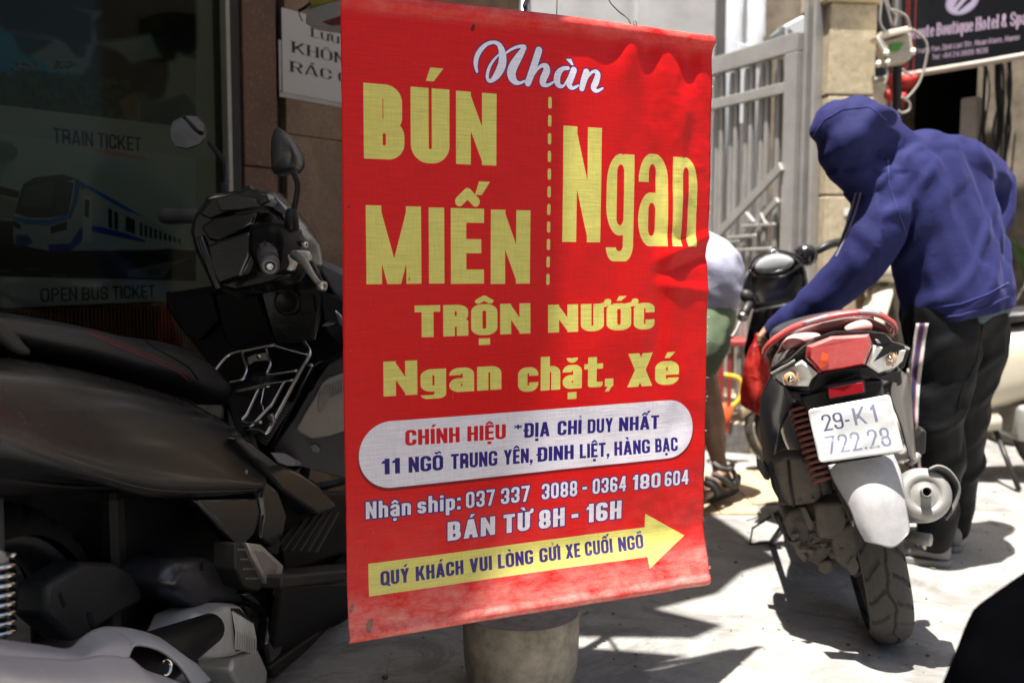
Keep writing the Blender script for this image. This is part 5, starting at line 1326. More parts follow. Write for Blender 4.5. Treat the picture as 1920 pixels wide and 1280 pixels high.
# meter box, wires and red lanterns on the pole between pillar and sign
PB = P(1692, 95, 4.35)
t = empty('meter_box', 'beige electricity meter box with dangling cables on a thin pole beside the pillar', 'meter box', PB)
M_bx = pm('aged_beige_plastic', (.50, .45, .36), .6, var=.2, dust=.4)
def tb(px, py, y=4.35): return t.matrix_world.inverted() @ P(px, py, y)
ti = t.matrix_world.inverted()
q = [tb(1658, 78), (tb(1708, 62)), tb(1714, 100), tb(1706, 113), tb(1668, 118), tb(1655, 90)]
MB().prism(q, (.01, .12, 0)).build('box_body', M_bx, t, mods=(BEV(.006, 2),))
MB().prism([tb(1650, 60, 4.30), tb(1708, 48, 4.30), tb(1712, 57, 4.30), tb(1653, 70, 4.30)], (.01, .15, 0)).build('box_lid', pm('pale_lid', (.75, .70, .58), .5), t, mods=(BEV(.004, 2),))
MB().prism([tb(1642, 70, 4.28), tb(1650, 64, 4.28), tb(1665, 90, 4.28), tb(1658, 97, 4.28)], (.01, .05, 0)).build('box_flap', MC['pale_lid'], t, mods=(BEV(.003, 2),))
MB().prism([tb(1670, 83, 4.34), tb(1696, 80, 4.34), tb(1684, 96, 4.34), tb(1670, 97, 4.34)], (0, .006, 0)).build('green_label', pm('green_print', (.07, .28, .04), .5), t)
MB().tube([tb(1681, -160, 4.5), tb(1683, 420, 4.5)], .020, 10).build('pole', M_blkd, t, True)
cab = [[(1670, 20), (1664, 5), (1660, -30)], [(1668, 18), (1680, 30), (1678, 50)], [(1672, 18), (1698, 30), (1706, 52)], [(1712, 56), (1736, 78), (1737, 110), (1726, 150), (1712, 172), (1700, 185)], [(1690, 182), (1704, 192), (1705, 206), (1692, 212), (1684, 208)], [(1662, 98), (1660, 118), (1664, 140), (1658, 160)], [(1650, -20), (1662, 12), (1672, 48)], [(1692, 130), (1700, 137), (1712, 142)], [(1655, -10), (1650, 40), (1660, 60)]]
for c_ in cab: MB().tube([tb(a, b_, 4.27) for a, b_ in c_], .0055, 7, smooth=6).build('cable', pm('cream_cable', (.26, .235, .20), .6), t, True)
for a, b_ in ((1647, 120), (1664, 117), (1662, 100), (1712, 97)):
    MB().lathe([(.010, -.012), (.012, 0), (.008, .012)], tb(a, b_, 4.27), (.3, .2, 1), 10).build('connector', MC['pale_lid'], t, True)
M_lan = pm('red_paper', (.42, .02, .015), .6, var=.3)
for px_, py_, r_ in ((1672, 150, 12), (1700, 152, 14), (1712, 148, 9), (1668, 178, 11), (1694, 182, 9)):
    t = empty('red_lantern', 'small red paper lantern hanging in the dark doorway beside the meter box', 'lantern', P(px_, py_, 5.2), group='red lanterns hanging in the doorway')
    rr2 = r_ * 5.2 / FPX
    MB().lathe([(rr2 * .3, rr2), (rr2 * .8, rr2 * .6), (rr2, 0), (rr2 * .8, -rr2 * .6), (rr2 * .3, -rr2)], (0, 0, 0), (0, 0, 1), 14).build('lantern_body', M_lan, t, True)
    MB().tube([(0, 0, -rr2), (0, 0, -rr2 * 2.2)], .006, 6).build('tassel', M_lan, t)
    MB().tube([(0, 0, rr2), (0, 0, .5)], .002, 4).build('string', M_lan, t)
# plant at the right edge
M_leaf = pm('green_leaf', (.05, .10, .025), .5, var=.4)
t = empty('potted_plant', 'leafy green potted plant at the right edge behind the hooded person', 'plant', (2.66, 5.15, 0))
rp = random.Random(4)
MB().lathe([(.10, 0), (.13, .02), (.16, .30), (.17, .30), (.15, .28)], (0, 0, 0), (0, 0, 1), 20).build('pot', pm('grey_pot', (.10, .095, .09), .8), t, True)
for i in range(46):
    a = rp.random() * 6.28; el = rp.uniform(.4, 1.3); L = rp.uniform(.3, .6); c0 = Vector((0, 0, .5 + rp.random() * .35)); d = Vector((math.cos(a) * math.cos(el), math.sin(a) * math.cos(el), math.sin(el)))
    sd_ = d.cross(Vector((0, 0, 1))).normalized(); vs = []; 
    for k in range(6):
        s_ = k / 5; p = c0 + d * L * s_ + Vector((0, 0, -.35 * s_ * s_ * L)); w_ = .018 * math.sin(math.pi * min(s_ * .9 + .08, 1)) + .001
        vs += [p - sd_ * w_, p + Vector((0, 0, .003)), p + sd_ * w_]
    fs = []
    for k in range(5):
        b0_ = k * 3; fs += [(b0_, b0_ + 1, b0_ + 4, b0_ + 3), (b0_ + 1, b0_ + 2, b0_ + 5, b0_ + 4)]
    mk('leaf', vs, fs, M_leaf, t, True)
MB().tube([(0, 0, .28), (.02, 0, .9)], .012, 8).build('stem', pm('bark', (.10, .07, .04), .9), t, True)
# pavement step with granite kerb, tiles, red stool
M_step = pm('tan_paving', (.44, .36, .24), .85, var=.25, vs=14, bmp=.5, bs=90)
M_stepd = pm('grey_granite_kerb', (.12, .11, .10), .8, var=.4, vs=40, bmp=.5)
k0 = gp(1200, 772, .14); 
def kerb(pts, z1, m, name, label):
    o = MB().prism([Vector((x, y, .0)) for x, y in pts], (0, 0, z1)).build(name, m, None, mods=(BEV(.012, 2),)); return o
c1_ = gp(1378, 842); c2_ = gp(1407, 850); c3_ = gp(1440, 838)
P1 = (-1.5, c1_.y + .9); 
st = kerb([(c1_.x - 2.0, c1_.y + .62), (c2_.x, c2_.y), (c2_.x + 1.35, c2_.y + .62), (c2_.x + 1.35, 7), (c1_.x - 2.0, 7)], .15, M_step, 'pavement', '')
struct(st)
t = empty('kerb', 'row of dark and tan kerb stones along the raised pavement under the gate', 'kerb', (c2_.x, c2_.y, 0)); t['kind'] = 'structure'
dv = Vector((-2.0 - (c2_.x - c1_.x), .62 + c1_.y - c2_.y, 0)).normalized(); dr = Vector((1.35, .62, 0)).normalized()
for k in range(6):
    a = dv * (.006 + k * .36); b_ = dv * (.356 + k * .36); nn_ = Vector((dv.y, -dv.x, 0)); nn_ = nn_ if nn_.y < 0 else -nn_
    MB().prism([a, b_, b_ + nn_ * .012, a + nn_ * .012], (0, 0, .146)).build('kerb_stone', M_stepd if k % 2 == 0 else M_step, t, mods=(BEV(.003, 1),))
for k in range(4):
    a = dr * (.006 + k * .33); b_ = dr * (.33 + k * .33); nn_ = Vector((dr.y, -dr.x, 0))
    MB().prism([a, b_, b_ + nn_ * .012, a + nn_ * .012], (0, 0, .146)).build('kerb_stone', M_step, t, mods=(BEV(.003, 1),))
t = empty('paved_patch', 'patch of small tan textured paving tiles in front of the kerb', 'paving', (.55, 3.7, 0)); t['kind'] = 'structure'
M_tile = pm('tan_tile', (.40, .31, .19), .85, var=.25, vs=22, bmp=.7, bs=120)
proto = None
for i in range(13):
    for j in range(9):
        x_, y_ = -.9 + i * .152, -.55 + j * .152
        w_ = Vector((.55, 3.7, 0)) + Vector((x_, y_, 0))
        if w_.x > 1.12 - (3.95 - w_.y) * 1.2 or w_.y < 3.36 - (w_.x - .5) * .15: continue
        if w_.y > c2_.y - .04 + abs(w_.x - c2_.x) * .33: continue
        if proto is None: proto = MB().box((0, 0, .0), (.149, .149, .012)).build('paving_tile', M_tile, t, mods=(BEV(.002, 1),)); o = proto
        else: o = proto.copy(); C.objects.link(o); o.parent = t
        o.location = (x_, y_, .002 + rb2.uniform(-.001, .001))
t = empty('red_stool', 'red wooden stool with upright slats standing on the raised pavement', 'stool', P(1385, 735, 4.95))
bz = t.location.z; t.location.z = .15
M_rw = pm('red_wood', (.30, .035, .03), .5, var=.25); M_slate = pm('grey_slat', (.20, .19, .18), .6)
h_ = P(1385, 640, 4.95).z - .15
MB().box((0, 0, h_), (.26, .24, .03)).build('seat', M_rw, t, mods=(BEV(.005, 1),))
for sx_ in (-1, 1):
    for sy in (-1, 1): MB().box((sx_ * .115, sy * .1, h_ / 2 - .008), (.028, .028, h_ - .017)).build('leg', M_rw, t, mods=(BEV(.003, 1),))
for k in range(4): MB().box((-.07 + k * .045, -.1, h_ * .52), (.022, .012, h_ * .7)).build('slat', M_slate if k % 2 else M_rw, t, mods=(BEV(.002, 1),))
t = empty('toy_bucket', 'small orange bucket with a yellow handle on the pavement by the stool', 'bucket', P(1345, 735, 4.6)); t.location.z = .15
MB().lathe([(.05, 0), (.055, .005), (.075, .13), (.071, .13), (.05, .01)], (0, 0, 0), (0, 0, 1), 20, cap=False).build('pail', pm('orange_plastic', (.62, .10, .03), .4), t, True)
MB().tube([(.07, 0, .12), (.11, 0, .17), (.10, 0, .25), (.03, 0, .27)], .012, 8, smooth=5).build('handle', pm('yellow_plastic', (.65, .42, .04), .4), t, True)

# ------------------------------------------------------------------ generic scooter seen from the side, for the pale ones behind
def side_scooter(label, loc, rz, paint, lean=0., name='parked_scooter'):
    t = empty(name, label, 'scooter', loc, rotm(rz, lean))
    for y, r_ in ((0, .23), (1.22, .23)): wheel(t, (0, y, .23), r_, .09)
    mb = MB(); mb.loft([ringxz(-.32, .05, .66, .72), ringxz(-.22, .12, .58, .76), ringxz(0, .17, .44, .76), ringxz(.2, .17, .36, .74), ringxz(.38, .13, .32, .68), ringxz(.44, .09, .32, .6)]); mb.build('body', paint, t, True, mods=(SUB(1),))
    mb = MB(); mb.loft([ringxz(-.24, .10, .77, .80), ringxz(-.1, .14, .76, .84), ringxz(.15, .14, .74, .81), ringxz(.4, .10, .70, .77)]); mb.build('seat', M_seat, t, True, mods=(SUB(1),))
    mb = MB(); mb.loft([ringxz(.34, .16, .24, .32, 4), ringxz(.62, .17, .22, .27, 4), ringxz(.88, .16, .25, .34, 4)]); mb.build('floorboard', paint, t, True)
    mb = MB(); mb.loft([[Vector((x * s, y + yy, z)) for x, yy in ((-.22, -.02), (-.12, .05), (0, .09), (.12, .05), (.22, -.02), (.10, .0), (0, .02), (-.10, .0))] for s, y, z in ((.75, .92, .26), (1.05, .94, .42), (1.05, .90, .65), (.8, .84, .82), (.35, .80, .90))]); mb.build('leg_shield', paint, t, True, mods=(SUB(1),))
    mb = MB(); mb.loft([ringxz(.98, .05, .38, .50, 3), ringxz(1.1, .08, .40, .54, 3), ringxz(1.25, .085, .40, .50, 3), ringxz(1.42, .06, .30, .40, 3), ringxz(1.47, .03, .24, .3, 3)]); mb.build('front_fender', paint, t, True, mods=(SUB(1),))
    mb = MB(); mb.loft([ringxz(.70, .06, .92, .99), ringxz(.78, .10, .90, 1.02), ringxz(.86, .09, .90, 1.01), ringxz(.93, .05, .92, .99)]); mb.build('handlebar_cowl', paint, t, True, mods=(SUB(1),))
    MB().lathe([(.02, .03), (.06, .02), (.072, 0), (.07, -.02)], (0, .93, .95), (0, 1, 0), 20).build('headlight', M_clear, t, True)
    MB().lathe([(.072, .022), (.08, .01), (.078, -.02)], (0, .93, .95), (0, 1, 0), 20, cap=False).build('headlight_ring', M_chrome, t, True)
    MB().tube([(0, .80, .92), (0, .98, .5), (-.0, 1.1, .40)], .02, 10).build('steering_column', M_steel, t, True)
    for s_ in (-1, 1):
        MB().tube([(s_ * .08, .8, .97), (s_ * .22, .76, .99)], .012, 8).build('handlebar', M_chrome, t, True)
        MB().tube([(s_ * .22, .76, .99), (s_ * .35, .72, .98)], .017, 10).build('handle_grip', M_blk, t, True)
        MB().tube([(s_ * .17, .79, 1.0), (s_ * .20, .80, 1.1), (s_ * .27, .80, 1.19)], .005, 6).build('mirror_stem', M_chrome, t, True)
        MB().lathe([(.01, .022), (.035, .014), (.047, 0), (.044, -.004)], (s_ * .28, .80, 1.22), (0, 1, .1), 20).build('mirror', M_chrome, t, True)
        MB().lathe([(.01, .02), (.025, .015), (.03, 0)], (s_ * .13, -.2, .66), (s_, -.8, 0), 12).build('indicator_lamp', M_amber, t, True)
    MB().lathe([(.02, -.03), (.045, -.02), (.055, 0)], (0, -.3, .69), (0, 1, 0), 16).build('tail_light', M_redlens, t, True)
    o = MB().box((-.02, .1, .28), (.26, .34, .17)).build('engine', M_castal, t, mods=(BEV(.03, 3),)); autosmooth(o, 60)
    MB().tube([(.15, -.25, .33), (.15, .12, .28)], [.055, .045], 16).build('muffler', M_steel, t, True)
    MB().tube([(.17, .3, .3), (.26, .3, .28)], .012, 8).build('foot_peg', M_blk, t, True)
    MB().tube([(-.1, .35, .25), (-.28, .3, .01)], .012, 8).build('side_stand', M_blk, t, True)
    return t
M_beige = pm('beige_paint', (.52, .47, .36), .28, coat=.6, dust=.3, var=.05)
bs = side_scooter('beige retro scooter parked sideways behind the hooded person', (2.42, 4.3, 0), RAD(84), M_beige)
bs.scale = (.95, .95, .95)
MB().tube([(.10, -.1, .84), (.11, -.3, .90), (.06, -.40, .93), (-.06, -.40, .93), (-.11, -.3, .90), (-.10, -.1, .84)], .011, 10, smooth=4).build('grab_rail', M_chrome, bs, True)
MB().lathe([(.002, .03), (.022, .02), (.03, 0), (.022, -.02), (.002, -.03)], (.13, .12, 1.0), (0, 0, 1), 18).build('rail_knob', M_chrome, bs, True)
MB().tube([(.12, .2, .82), (.13, .12, .98)], .006, 8).build('knob_stalk', M_chrome, bs, True)
# ------------------------------------------------------------------ people
def cloth(name, col, rough=.85, sheen=.3, var=.12, tint=None):
    m, nt, b = nodes(name); v = objc(nt)
    c = ramp(nt, noise_n(nt, v, 8, 5, .6), [(.3, tuple(x * (1 - var) for x in col)), (.7, tuple(x * (1 + var) for x in col))])
    nt.links.new(c, b.inputs['Base Color']); b.inputs['Roughness'].default_value = rough; b.inputs['Specular IOR Level'].default_value = .15
    b.inputs['Sheen Weight'].default_value = sheen; b.inputs['Sheen Roughness'].default_value = .4
    if tint: b.inputs['Sheen Tint'].default_value = (*tint, 1)
    h = math_n(nt, 'ADD', math_n(nt, 'MULTIPLY', noise_n(nt, v, 600, 2, .6), .3), noise_n(nt, v, 30, 4, .6, .8))
    bump(nt, b, h, .35, .006); return m
def skin(name, col):
    m, nt, b = nodes(name); v = objc(nt)
    c = ramp(nt, noise_n(nt, v, 18, 4, .6), [(.3, tuple(x * .8 for x in col)), (.7, tuple(x * 1.1 for x in col))]); nt.links.new(c, b.inputs['Base Color'])
    b.inputs['Roughness'].default_value = .5; b.inputs['Subsurface Weight'].default_value = .08; b.inputs['Subsurface Radius'].default_value = (.012, .005, .003); b.inputs['Subsurface Scale'].default_value = .5
    bump(nt, b, noise_n(nt, v, 200, 3, .6), .2, .002); return m
def folds(dirv, f, amp, seed, fine=.3, zones=()):
    """cloth folds: long ridges; zones give another direction where a test on the point holds"""
    d0 = Vector(dirv).normalized(); zs_ = [(fn, Vector(v).normalized()) for fn, v in zones]
    def fn(p, n):
        d = d0
        for test, v in zs_:
            if test(p): d = v
        q = p - d * p.dot(d) * .84
        w_ = Vector((noise.noise(p * 4 + Vector((seed, 0, 0))), noise.noise(p * 4 + Vector((0, seed, 0))), noise.noise(p * 4 + Vector((0, 0, seed))))) * .045
        a = noise.noise((q + w_) * f + Vector((seed * 3.1, 0, 0)))
        r_ = (1 - (a * 2.4) ** 2) ** 3 if abs(a) < .416 else 0          # crisp crests, flat between
        m_ = .35 + .9 * max(0, noise.noise(p * 4.5 + Vector((9, seed, 2))) + .25)
        return amp * (r_ - .3) * m_ + amp * fine * noise.noise(p * f * 2.2)
    return fn
def drape(name, target, rows, m, par, off=.002):
    """a strip laid on the target along rows of (px_left, px_right, py)"""
    bv = bvh_of(target); mw = target.parent.matrix_world.copy(); inv = mw.inverted()
    vs = []; K = 5
    for a, b_, y in rows:
        for k in range(K):
            x = a + (b_ - a) * k / (K - 1); d = ray(x, y if not isinstance(y, tuple) else y[0] + (y[1] - y[0]) * k / (K - 1)).normalized()
            h = bv.ray_cast(inv @ CPOS, (inv.to_3x3() @ d).normalized())
            if h[0] is None: vs.append(vs[-1].copy() if vs else Vector()); continue
            vs.append(mw @ h[0] - d * off)
    fs = [(r * K + k, r * K + k + 1, (r + 1) * K + k + 1, (r + 1) * K + k) for r in range(len(rows) - 1) for k in range(K - 1)]
    ti = par.matrix_world.inverted() if par else Matrix.Identity(4)
    return mk(name, [ti @ v for v in vs], fs, m, par, True, mods=(SOL(.0012, 1),))
def interp(rows, n):
    out = []
    for (a, b_) in zip(rows[:-1], rows[1:]):
        for k in range(n): t_ = k / n; out.append(tuple(x + (y - x) * t_ for x, y in zip(a, b_)))
    return out + [rows[-1]]
M_hood = cloth('navy_blue_sweatshirt', (.017, .019, .082), .75, .10, tint=(.4, .4, .9))
M_trk = cloth('black_track_trousers', (.004, .004, .005), .6, .0)
M_skin = skin('tanned_skin', (.30, .16, .09)); M_skin2 = skin('brown_skin', (.36, .22, .15))
t = empty('person', 'person in a hooded navy sweatshirt and striped black trousers bending over the scooter', 'person', (1.33, 3.1, 0))
PM_ = t; ti = t.matrix_world.inverted()
Z = 3.06
hood = blob('hooded_sweatshirt', [
    pix_chain([(1606, 238, Z - .08, 62), (1590, 262, Z - .10, 60), (1577, 300, Z - .1, 34), (1590, 340, Z - .08, 22)]),
    pix_chain([(1566, 230, Z - .10, 44), (1537, 247, Z - .11, 23)]),
    pix_chain([(1606, 238, Z - .08, 62), (1650, 262, Z - .02, 52), (1690, 300, Z, 50)]),
    pix_chain([(1590, 300, Z - .09, 40), (1620, 340, Z - .08, 44), (1660, 360, Z - .06, 54)]),
    pix_chain([(1690, 310, Z, 56), (1740, 300, Z + .04, 58), (1800, 320, Z + .10, 58)]),
    pix_chain([(1660, 360, Z - .07, 52), (1740, 350, Z + .02, 66), (1808, 340, Z + .12, 55)]),
    pix_chain([(1700, 330, Z - .04, 62), (1740, 430, Z - .03, 70), (1765, 520, Z - .03, 78), (1778, 560, Z - .04, 78)]),
    pix_chain([(1790, 330, Z + .10, 62), (1800, 430, Z + .08, 74), (1808, 520, Z + .07, 80), (1812, 548, Z + .06, 80)]),
    pix_chain([(1745, 330, Z + .03, 66), (1770, 430, Z + .025, 80), (1788, 520, Z + .02, 88), (1795, 552, Z + .01, 88)]),
    pix_chain([(1790, 540, Z + .0, 90), (1788, 600, Z + .0, 88)]), pix_chain([(1815, 540, Z + .05, 80), (1822, 590, Z + .05, 78)]),
    pix_chain([(1815, 400, Z + .10, 56), (1838, 480, Z + .09, 52), (1846, 530, Z + .08, 52)]),
    pix_chain([(1660, 370, Z - .08, 50), (1640, 430, Z - .10, 56), (1612, 490, Z - .11, 49)]),
    pix_chain([(1612, 490, Z - .11, 49), (1545, 560, Z - .04, 38), (1492, 600, Z + .04, 32), (1460, 618, Z + .09, 26)]),
    pix_chain([(1812, 320, Z + .14, 52), (1850, 330, Z + .20, 42), (1868, 352, Z + .24, 36)]),
    pix_chain([(1868, 350, Z + .24, 36), (1866, 400, Z + .20, 32), (1850, 455, Z + .14, 28)]),
], .0085, M_hood, t, 5, wr=folds((.55, 0, .8), 8.5, .018, 2.3, .18, zones=((lambda p: p.x < 1.06 and p.z < 1.16, (-.65, .2, .7)), (lambda p: p.z > 1.22 and p.x < 1.15, (.7, 0, .6)))), inv=ti)
def cut_below(o, a, b, c, par):
    inv = par.matrix_world.inverted(); a, b, c = inv @ a, inv @ b, inv @ c
    n_ = (b - a).cross(c - a).normalized()
    if n_.z < 0: n_ = -n_
    bm = bmesh.new(); bm.from_mesh(o.data)
    g = bmesh.ops.bisect_plane(bm, geom=bm.verts[:] + bm.edges[:] + bm.faces[:], plane_co=a, plane_no=n_, clear_inner=True)
    eds = [e for e in g['geom_cut'] if isinstance(e, bmesh.types.BMEdge)]
    cen_ = sum((v.co for e in eds for v in e.verts), Vector()) / max(1, 2 * len(eds))
    r = bmesh.ops.extrude_edge_only(bm, edges=eds); vs_ = [v for v in r['geom'] if isinstance(v, bmesh.types.BMVert)]
    for v in vs_: v.co = cen_ + (v.co - cen_) * .93 - n_ * .004
    bm.to_mesh(o.data); bm.free(); o.data.polygons.foreach_set('use_smooth', [True] * len(o.data.polygons))
cut_below(hood, P(1700, 613, Z - .05), P(1895, 572, Z + .05), P(1700, 613, Z - .05) + Vector((.0, .3, -.02)), t)
bdy = blob('body', [
    pix_chain([(1450, 616, Z + .10, 13), (1440, 622, Z + .11, 13), (1435, 633, Z + .11, 12)]),
    pix_chain([(1429, 634, Z + .10, 5.2), (1426, 645, Z + .09, 4.8), (1429, 653, Z + .09, 4.2)]),
    pix_chain([(1434, 640, Z + .10, 5.4), (1432, 652, Z + .09, 4.8), (1435, 659, Z + .09, 4.2)]),
    pix_chain([(1440, 640, Z + .11, 5.4), (1439, 652, Z + .10, 4.8), (1441, 659, Z + .10, 4.2)]),
    pix_chain([(1445, 637, Z + .13, 5.0), (1445, 647, Z + .12, 4.5), (1446, 653, Z + .12, 4.0)]),
    pix_chain([(1432, 622, Z + .08, 6), (1425, 630, Z + .06, 5.2), (1424, 640, Z + .06, 4.6)]),
], .0025, M_skin, t, 3, inv=ti)
tr = blob('track_trousers', [
    pix_chain([(1758, 585, Z - .04, 60), (1768, 640, Z - .04, 70), (1762, 700, Z - .03, 64), (1752, 790, Z - .04, 53)]),
    pix_chain([(1758, 585, Z - .04, 60), (1820, 590, Z + .07, 66), (1826, 640, Z + .08, 60)]),
    pix_chain([(1830, 600, Z + .07, 58), (1822, 660, Z + .09, 62), (1806, 740, Z + .12, 52), (1808, 820, Z + .16, 42)]),
    pix_chain([(1752, 790, Z - .04, 53), (1756, 860, Z - .02, 50), (1757, 930, Z + .0, 42), (1753, 985, Z + .02, 36), (1750, 1003, Z + .02, 35)]),
    pix_chain([(1808, 820, Z + .16, 42), (1800, 900, Z + .20, 35), (1794, 970, Z + .22, 28), (1793, 988, Z + .22, 27)]),
], .0085, M_trk, t, 5, wr=folds((.85, 0, .5), 9, .014, 7.7), inv=ti)
hem = blob('undershirt', [pix_chain([(1790, 556, Z + .02, 80), (1828, 548, Z + .07, 72)]), pix_chain([(1800, 566, Z + .02, 70), (1834, 556, Z + .06, 66)])], .012, cloth('teal_grey_shirt', (.06, .09, .11)), t, 4, inv=ti)
M_w = cloth('white_stripe', (.62, .58, .55)); M_nv = cloth('navy_stripe', (.04, .04, .11)); M_rd = cloth('red_piping', (.40, .05, .06))
rows = interp([(1718, 1741, 606), (1712, 1735, 640), (1704, 1730, 681), (1701, 1725, 720), (1700, 1722, 760), (1703, 1721, 801), (1706, 1724, 840), (1710, 1728, 892)], 5)
drape('side_stripe', tr, rows, M_w, t, .0015)
drape('side_stripe', tr, [(a + (b_ - a) * .30, a + (b_ - a) * .66, y) for a, b_, y in rows], M_nv, t, .0032)
drape('stripe_piping', tr, [(a + (b_ - a) * .24, a + (b_ - a) * .30, y) for a, b_, y in rows], M_rd, t, .0035)
drape('stripe_piping', tr, [(a + (b_ - a) * .66, a + (b_ - a) * .72, y) for a, b_, y in rows], M_rd, t, .0035)
rows = interp([(1722, 1742, 1002), (1719, 1738, 1016), (1718, 1736, 1030)], 4)
drape('side_stripe', tr, rows, M_w, t, .0015); drape('side_stripe', tr, [(a + (b_ - a) * .2, a + (b_ - a) * .6, y) for a, b_, y in rows], M_nv, t, .0032)
M_sl = cloth('sleeve_line', (.20, .19, .24))
for o_ in (0, 9):
    rows = interp([(1603 + o_, 1606 + o_, 362), (1592 + o_, 1595 + o_, 400), (1580 + o_, 1583 + o_, 432), (1566 + o_, 1569 + o_, 462), (1556 + o_, 1559 + o_, 482)], 5)
    drape('sleeve_line', hood, rows, M_sl, t, .002)
# hem band, seams
def seamline(name, target, pts, w, m, off=.0015):
    rows = interp([(x - w, x + w, (y - 0, y)) if False else (x - w, x + w, y) for x, y in pts], 4); return drape(name, target, rows, m, t, off)
def seam_h(name, target, pts, w, m, off=.0012):
    bv = bvh_of(target); mw_ = target.parent.matrix_world.copy(); inv = mw_.inverted(); P_ = []
    n = len(pts)
    for i in range((n - 1) * 8 + 1):
        k = min(i // 8, n - 2); s_ = i / 8 - k; x = pts[k][0] * (1 - s_) + pts[k + 1][0] * s_; y = pts[k][1] * (1 - s_) + pts[k + 1][1] * s_
        d = ray(x, y).normalized(); h = bv.ray_cast(inv @ CPOS, (inv.to_3x3() @ d).normalized())
        if h[0] is not None: P_.append(ti @ (mw_ @ h[0] - d * off))
    if len(P_) > 2: MB().tube(P_, w, 5).build(name, m, t, True)
M_sm = cloth('navy_seam', (.035, .038, .17))
seam_h('seam', hood, [(1754, 576), (1800, 570), (1850, 552), (1890, 530)], .0018, M_sm)
seam_h('seam', hood, [(1665, 300), (1668, 350), (1685, 400), (1700, 440)], .0016, M_sm)
seam_h('seam', hood, [(1524, 255), (1545, 225), (1580, 205), (1630, 200), (1662, 225)], .0016, M_sm)
seam_h('seam', hood, [(1752, 596), (1800, 592), (1850, 576), (1890, 556)], .004, M_hood, .001)
seam_h('seam', tr, [(1842, 610), (1830, 680), (1800, 740), (1790, 800)], .0016, M_trk)
M_shoe = pm('grey_worn_shoe', (.15, .145, .14), .6, var=.3, dust=.6)
M_sole = pm('shoe_sole', (.16, .155, .15), .8, dust=.5)
def shoe(heel, toe, w, h, name='shoe'):
    heel = Vector(heel); toe = Vector(toe); d = (toe - heel); L = d.length; d.normalize(); s_ = Vector((-d.y, d.x, 0)); up = Vector((0, 0, 1))
    def ring(u, ww, z0, z1, n=14):
        return [heel + d * L * u + s_ * (ww * w / 2 * math.cos(2 * math.pi * k / n)) + up * ((z0 + z1) / 2 + (z1 - z0) / 2 * math.sin(2 * math.pi * k / n)) for k in range(n)]
    mb = MB(); mb.loft([ring(.0, .35, .02, h * .8), ring(.05, .7, .015, h), ring(.2, .8, .012, h * 1.02), ring(.4, .8, .012, h * .82), ring(.65, 1.0, .012, h * .55), ring(.88, .85, .012, h * .42), ring(.98, .5, .014, h * .3)])
    for i in range(len(mb.v)): mb.v[i] = ti @ mb.v[i]
    o = mb.build(name, M_shoe, t, True, mods=(SUB(1),))
    pts = []
    for k in range(28):
        a = 2 * math.pi * k / 28; u = .5 - .52 * math.cos(a); ww = (.42 + .1 * math.sin(math.pi * u)) * abs(math.sin(a)) ** .5 * math.copysign(1, math.sin(a)); pts.append(ti @ (heel + d * L * u + s_ * ww * w + up * .001))
    MB().prism(pts, (0, 0, .02)).build('sole', M_sole, o, mods=(BEV(.004, 2),))
h0 = gp(1782, 1062); shoe(h0, h0 + Vector((-.20, .14, 0)), .095, .085)
h0 = gp(1797, 1036); shoe(h0, h0 + Vector((-.10, .22, 0)), .09, .085)

# ---- second person, mostly behind the banner
Z2 = 3.85
t = empty('person', 'person in a lavender shirt, green shorts and strap sandals bending behind the banner', 'person', (.74, 3.85, 0))
ti = t.matrix_world.inverted()
sh = blob('lavender_shirt', [
    pix_chain([(1332, 545, Z2, 62), (1328, 508, Z2, 68), (1260, 470, Z2, 64), (1200, 480, Z2, 60), (1160, 500, Z2, 52)]),
    pix_chain([(1322, 560, Z2, 60), (1300, 572, Z2, 55)]),
    pix_chain([(1175, 510, Z2 - .12, 34), (1165, 570, Z2 - .16, 28), (1175, 620, Z2 - .2, 22)]), pix_chain([(1175, 510, Z2 + .12, 34), (1165, 580, Z2 + .16, 28)])],
    .010, cloth('lavender_cotton', (.42, .42, .53), .9, .1), t, 5, wr=folds((-.5, 0, .3), 9, .009, 4.2), inv=ti)
sho = blob('green_shorts', [
    pix_chain([(1322, 590, Z2, 60), (1318, 640, Z2 - .04, 52), (1303, 700, Z2 - .06, 36)]), pix_chain([(1322, 590, Z2, 60), (1300, 650, Z2 + .12, 50), (1280, 705, Z2 + .16, 38)])],
    .010, cloth('green_cotton', (.15, .195, .12), .9, .1), t, 5, wr=folds((.3, 0, .8), 10, .008, 1.2), inv=ti)
blob('body', [
    pix_chain([(1312, 690, Z2 - .06, 31), (1325, 745, Z2 - .05, 28), (1335, 785, Z2 - .02, 26), (1338, 820, Z2, 21), (1347, 862, Z2 + .0, 15), (1352, 885, Z2, 16)]),
    pix_chain([(1352, 885, Z2, 16), (1340, 902, Z2 - .06, 14), (1326, 922, Z2 - .13, 13), (1318, 930, Z2 - .15, 9)]),
    pix_chain([(1330, 918, Z2 - .14, 7), (1323, 928, Z2 - .17, 6)]), pix_chain([(1352, 885, Z2, 15), (1362, 905, Z2 + .01, 15)]),
    pix_chain([(1322, 915, Z2 - .12, 7), (1313, 924, Z2 - .15, 5)]),
    pix_chain([(1280, 690, Z2 + .14, 32), (1262, 770, Z2 + .14, 26), (1255, 850, Z2 + .16, 17), (1255, 880, Z2 + .16, 16)]), pix_chain([(1255, 880, Z2 + .16, 16), (1225, 895, Z2 + .08, 12)]),
    pix_chain([(1125, 545, Z2, 42), (1105, 575, Z2, 38)]), pix_chain([(1160, 515, Z2, 26), (1125, 550, Z2, 26)]),
    pix_chain([(1175, 620, Z2 - .2, 18), (1185, 680, Z2 - .25, 14), (1190, 700, Z2 - .26, 14)])],
    .006, M_skin2, t, 4, inv=ti)
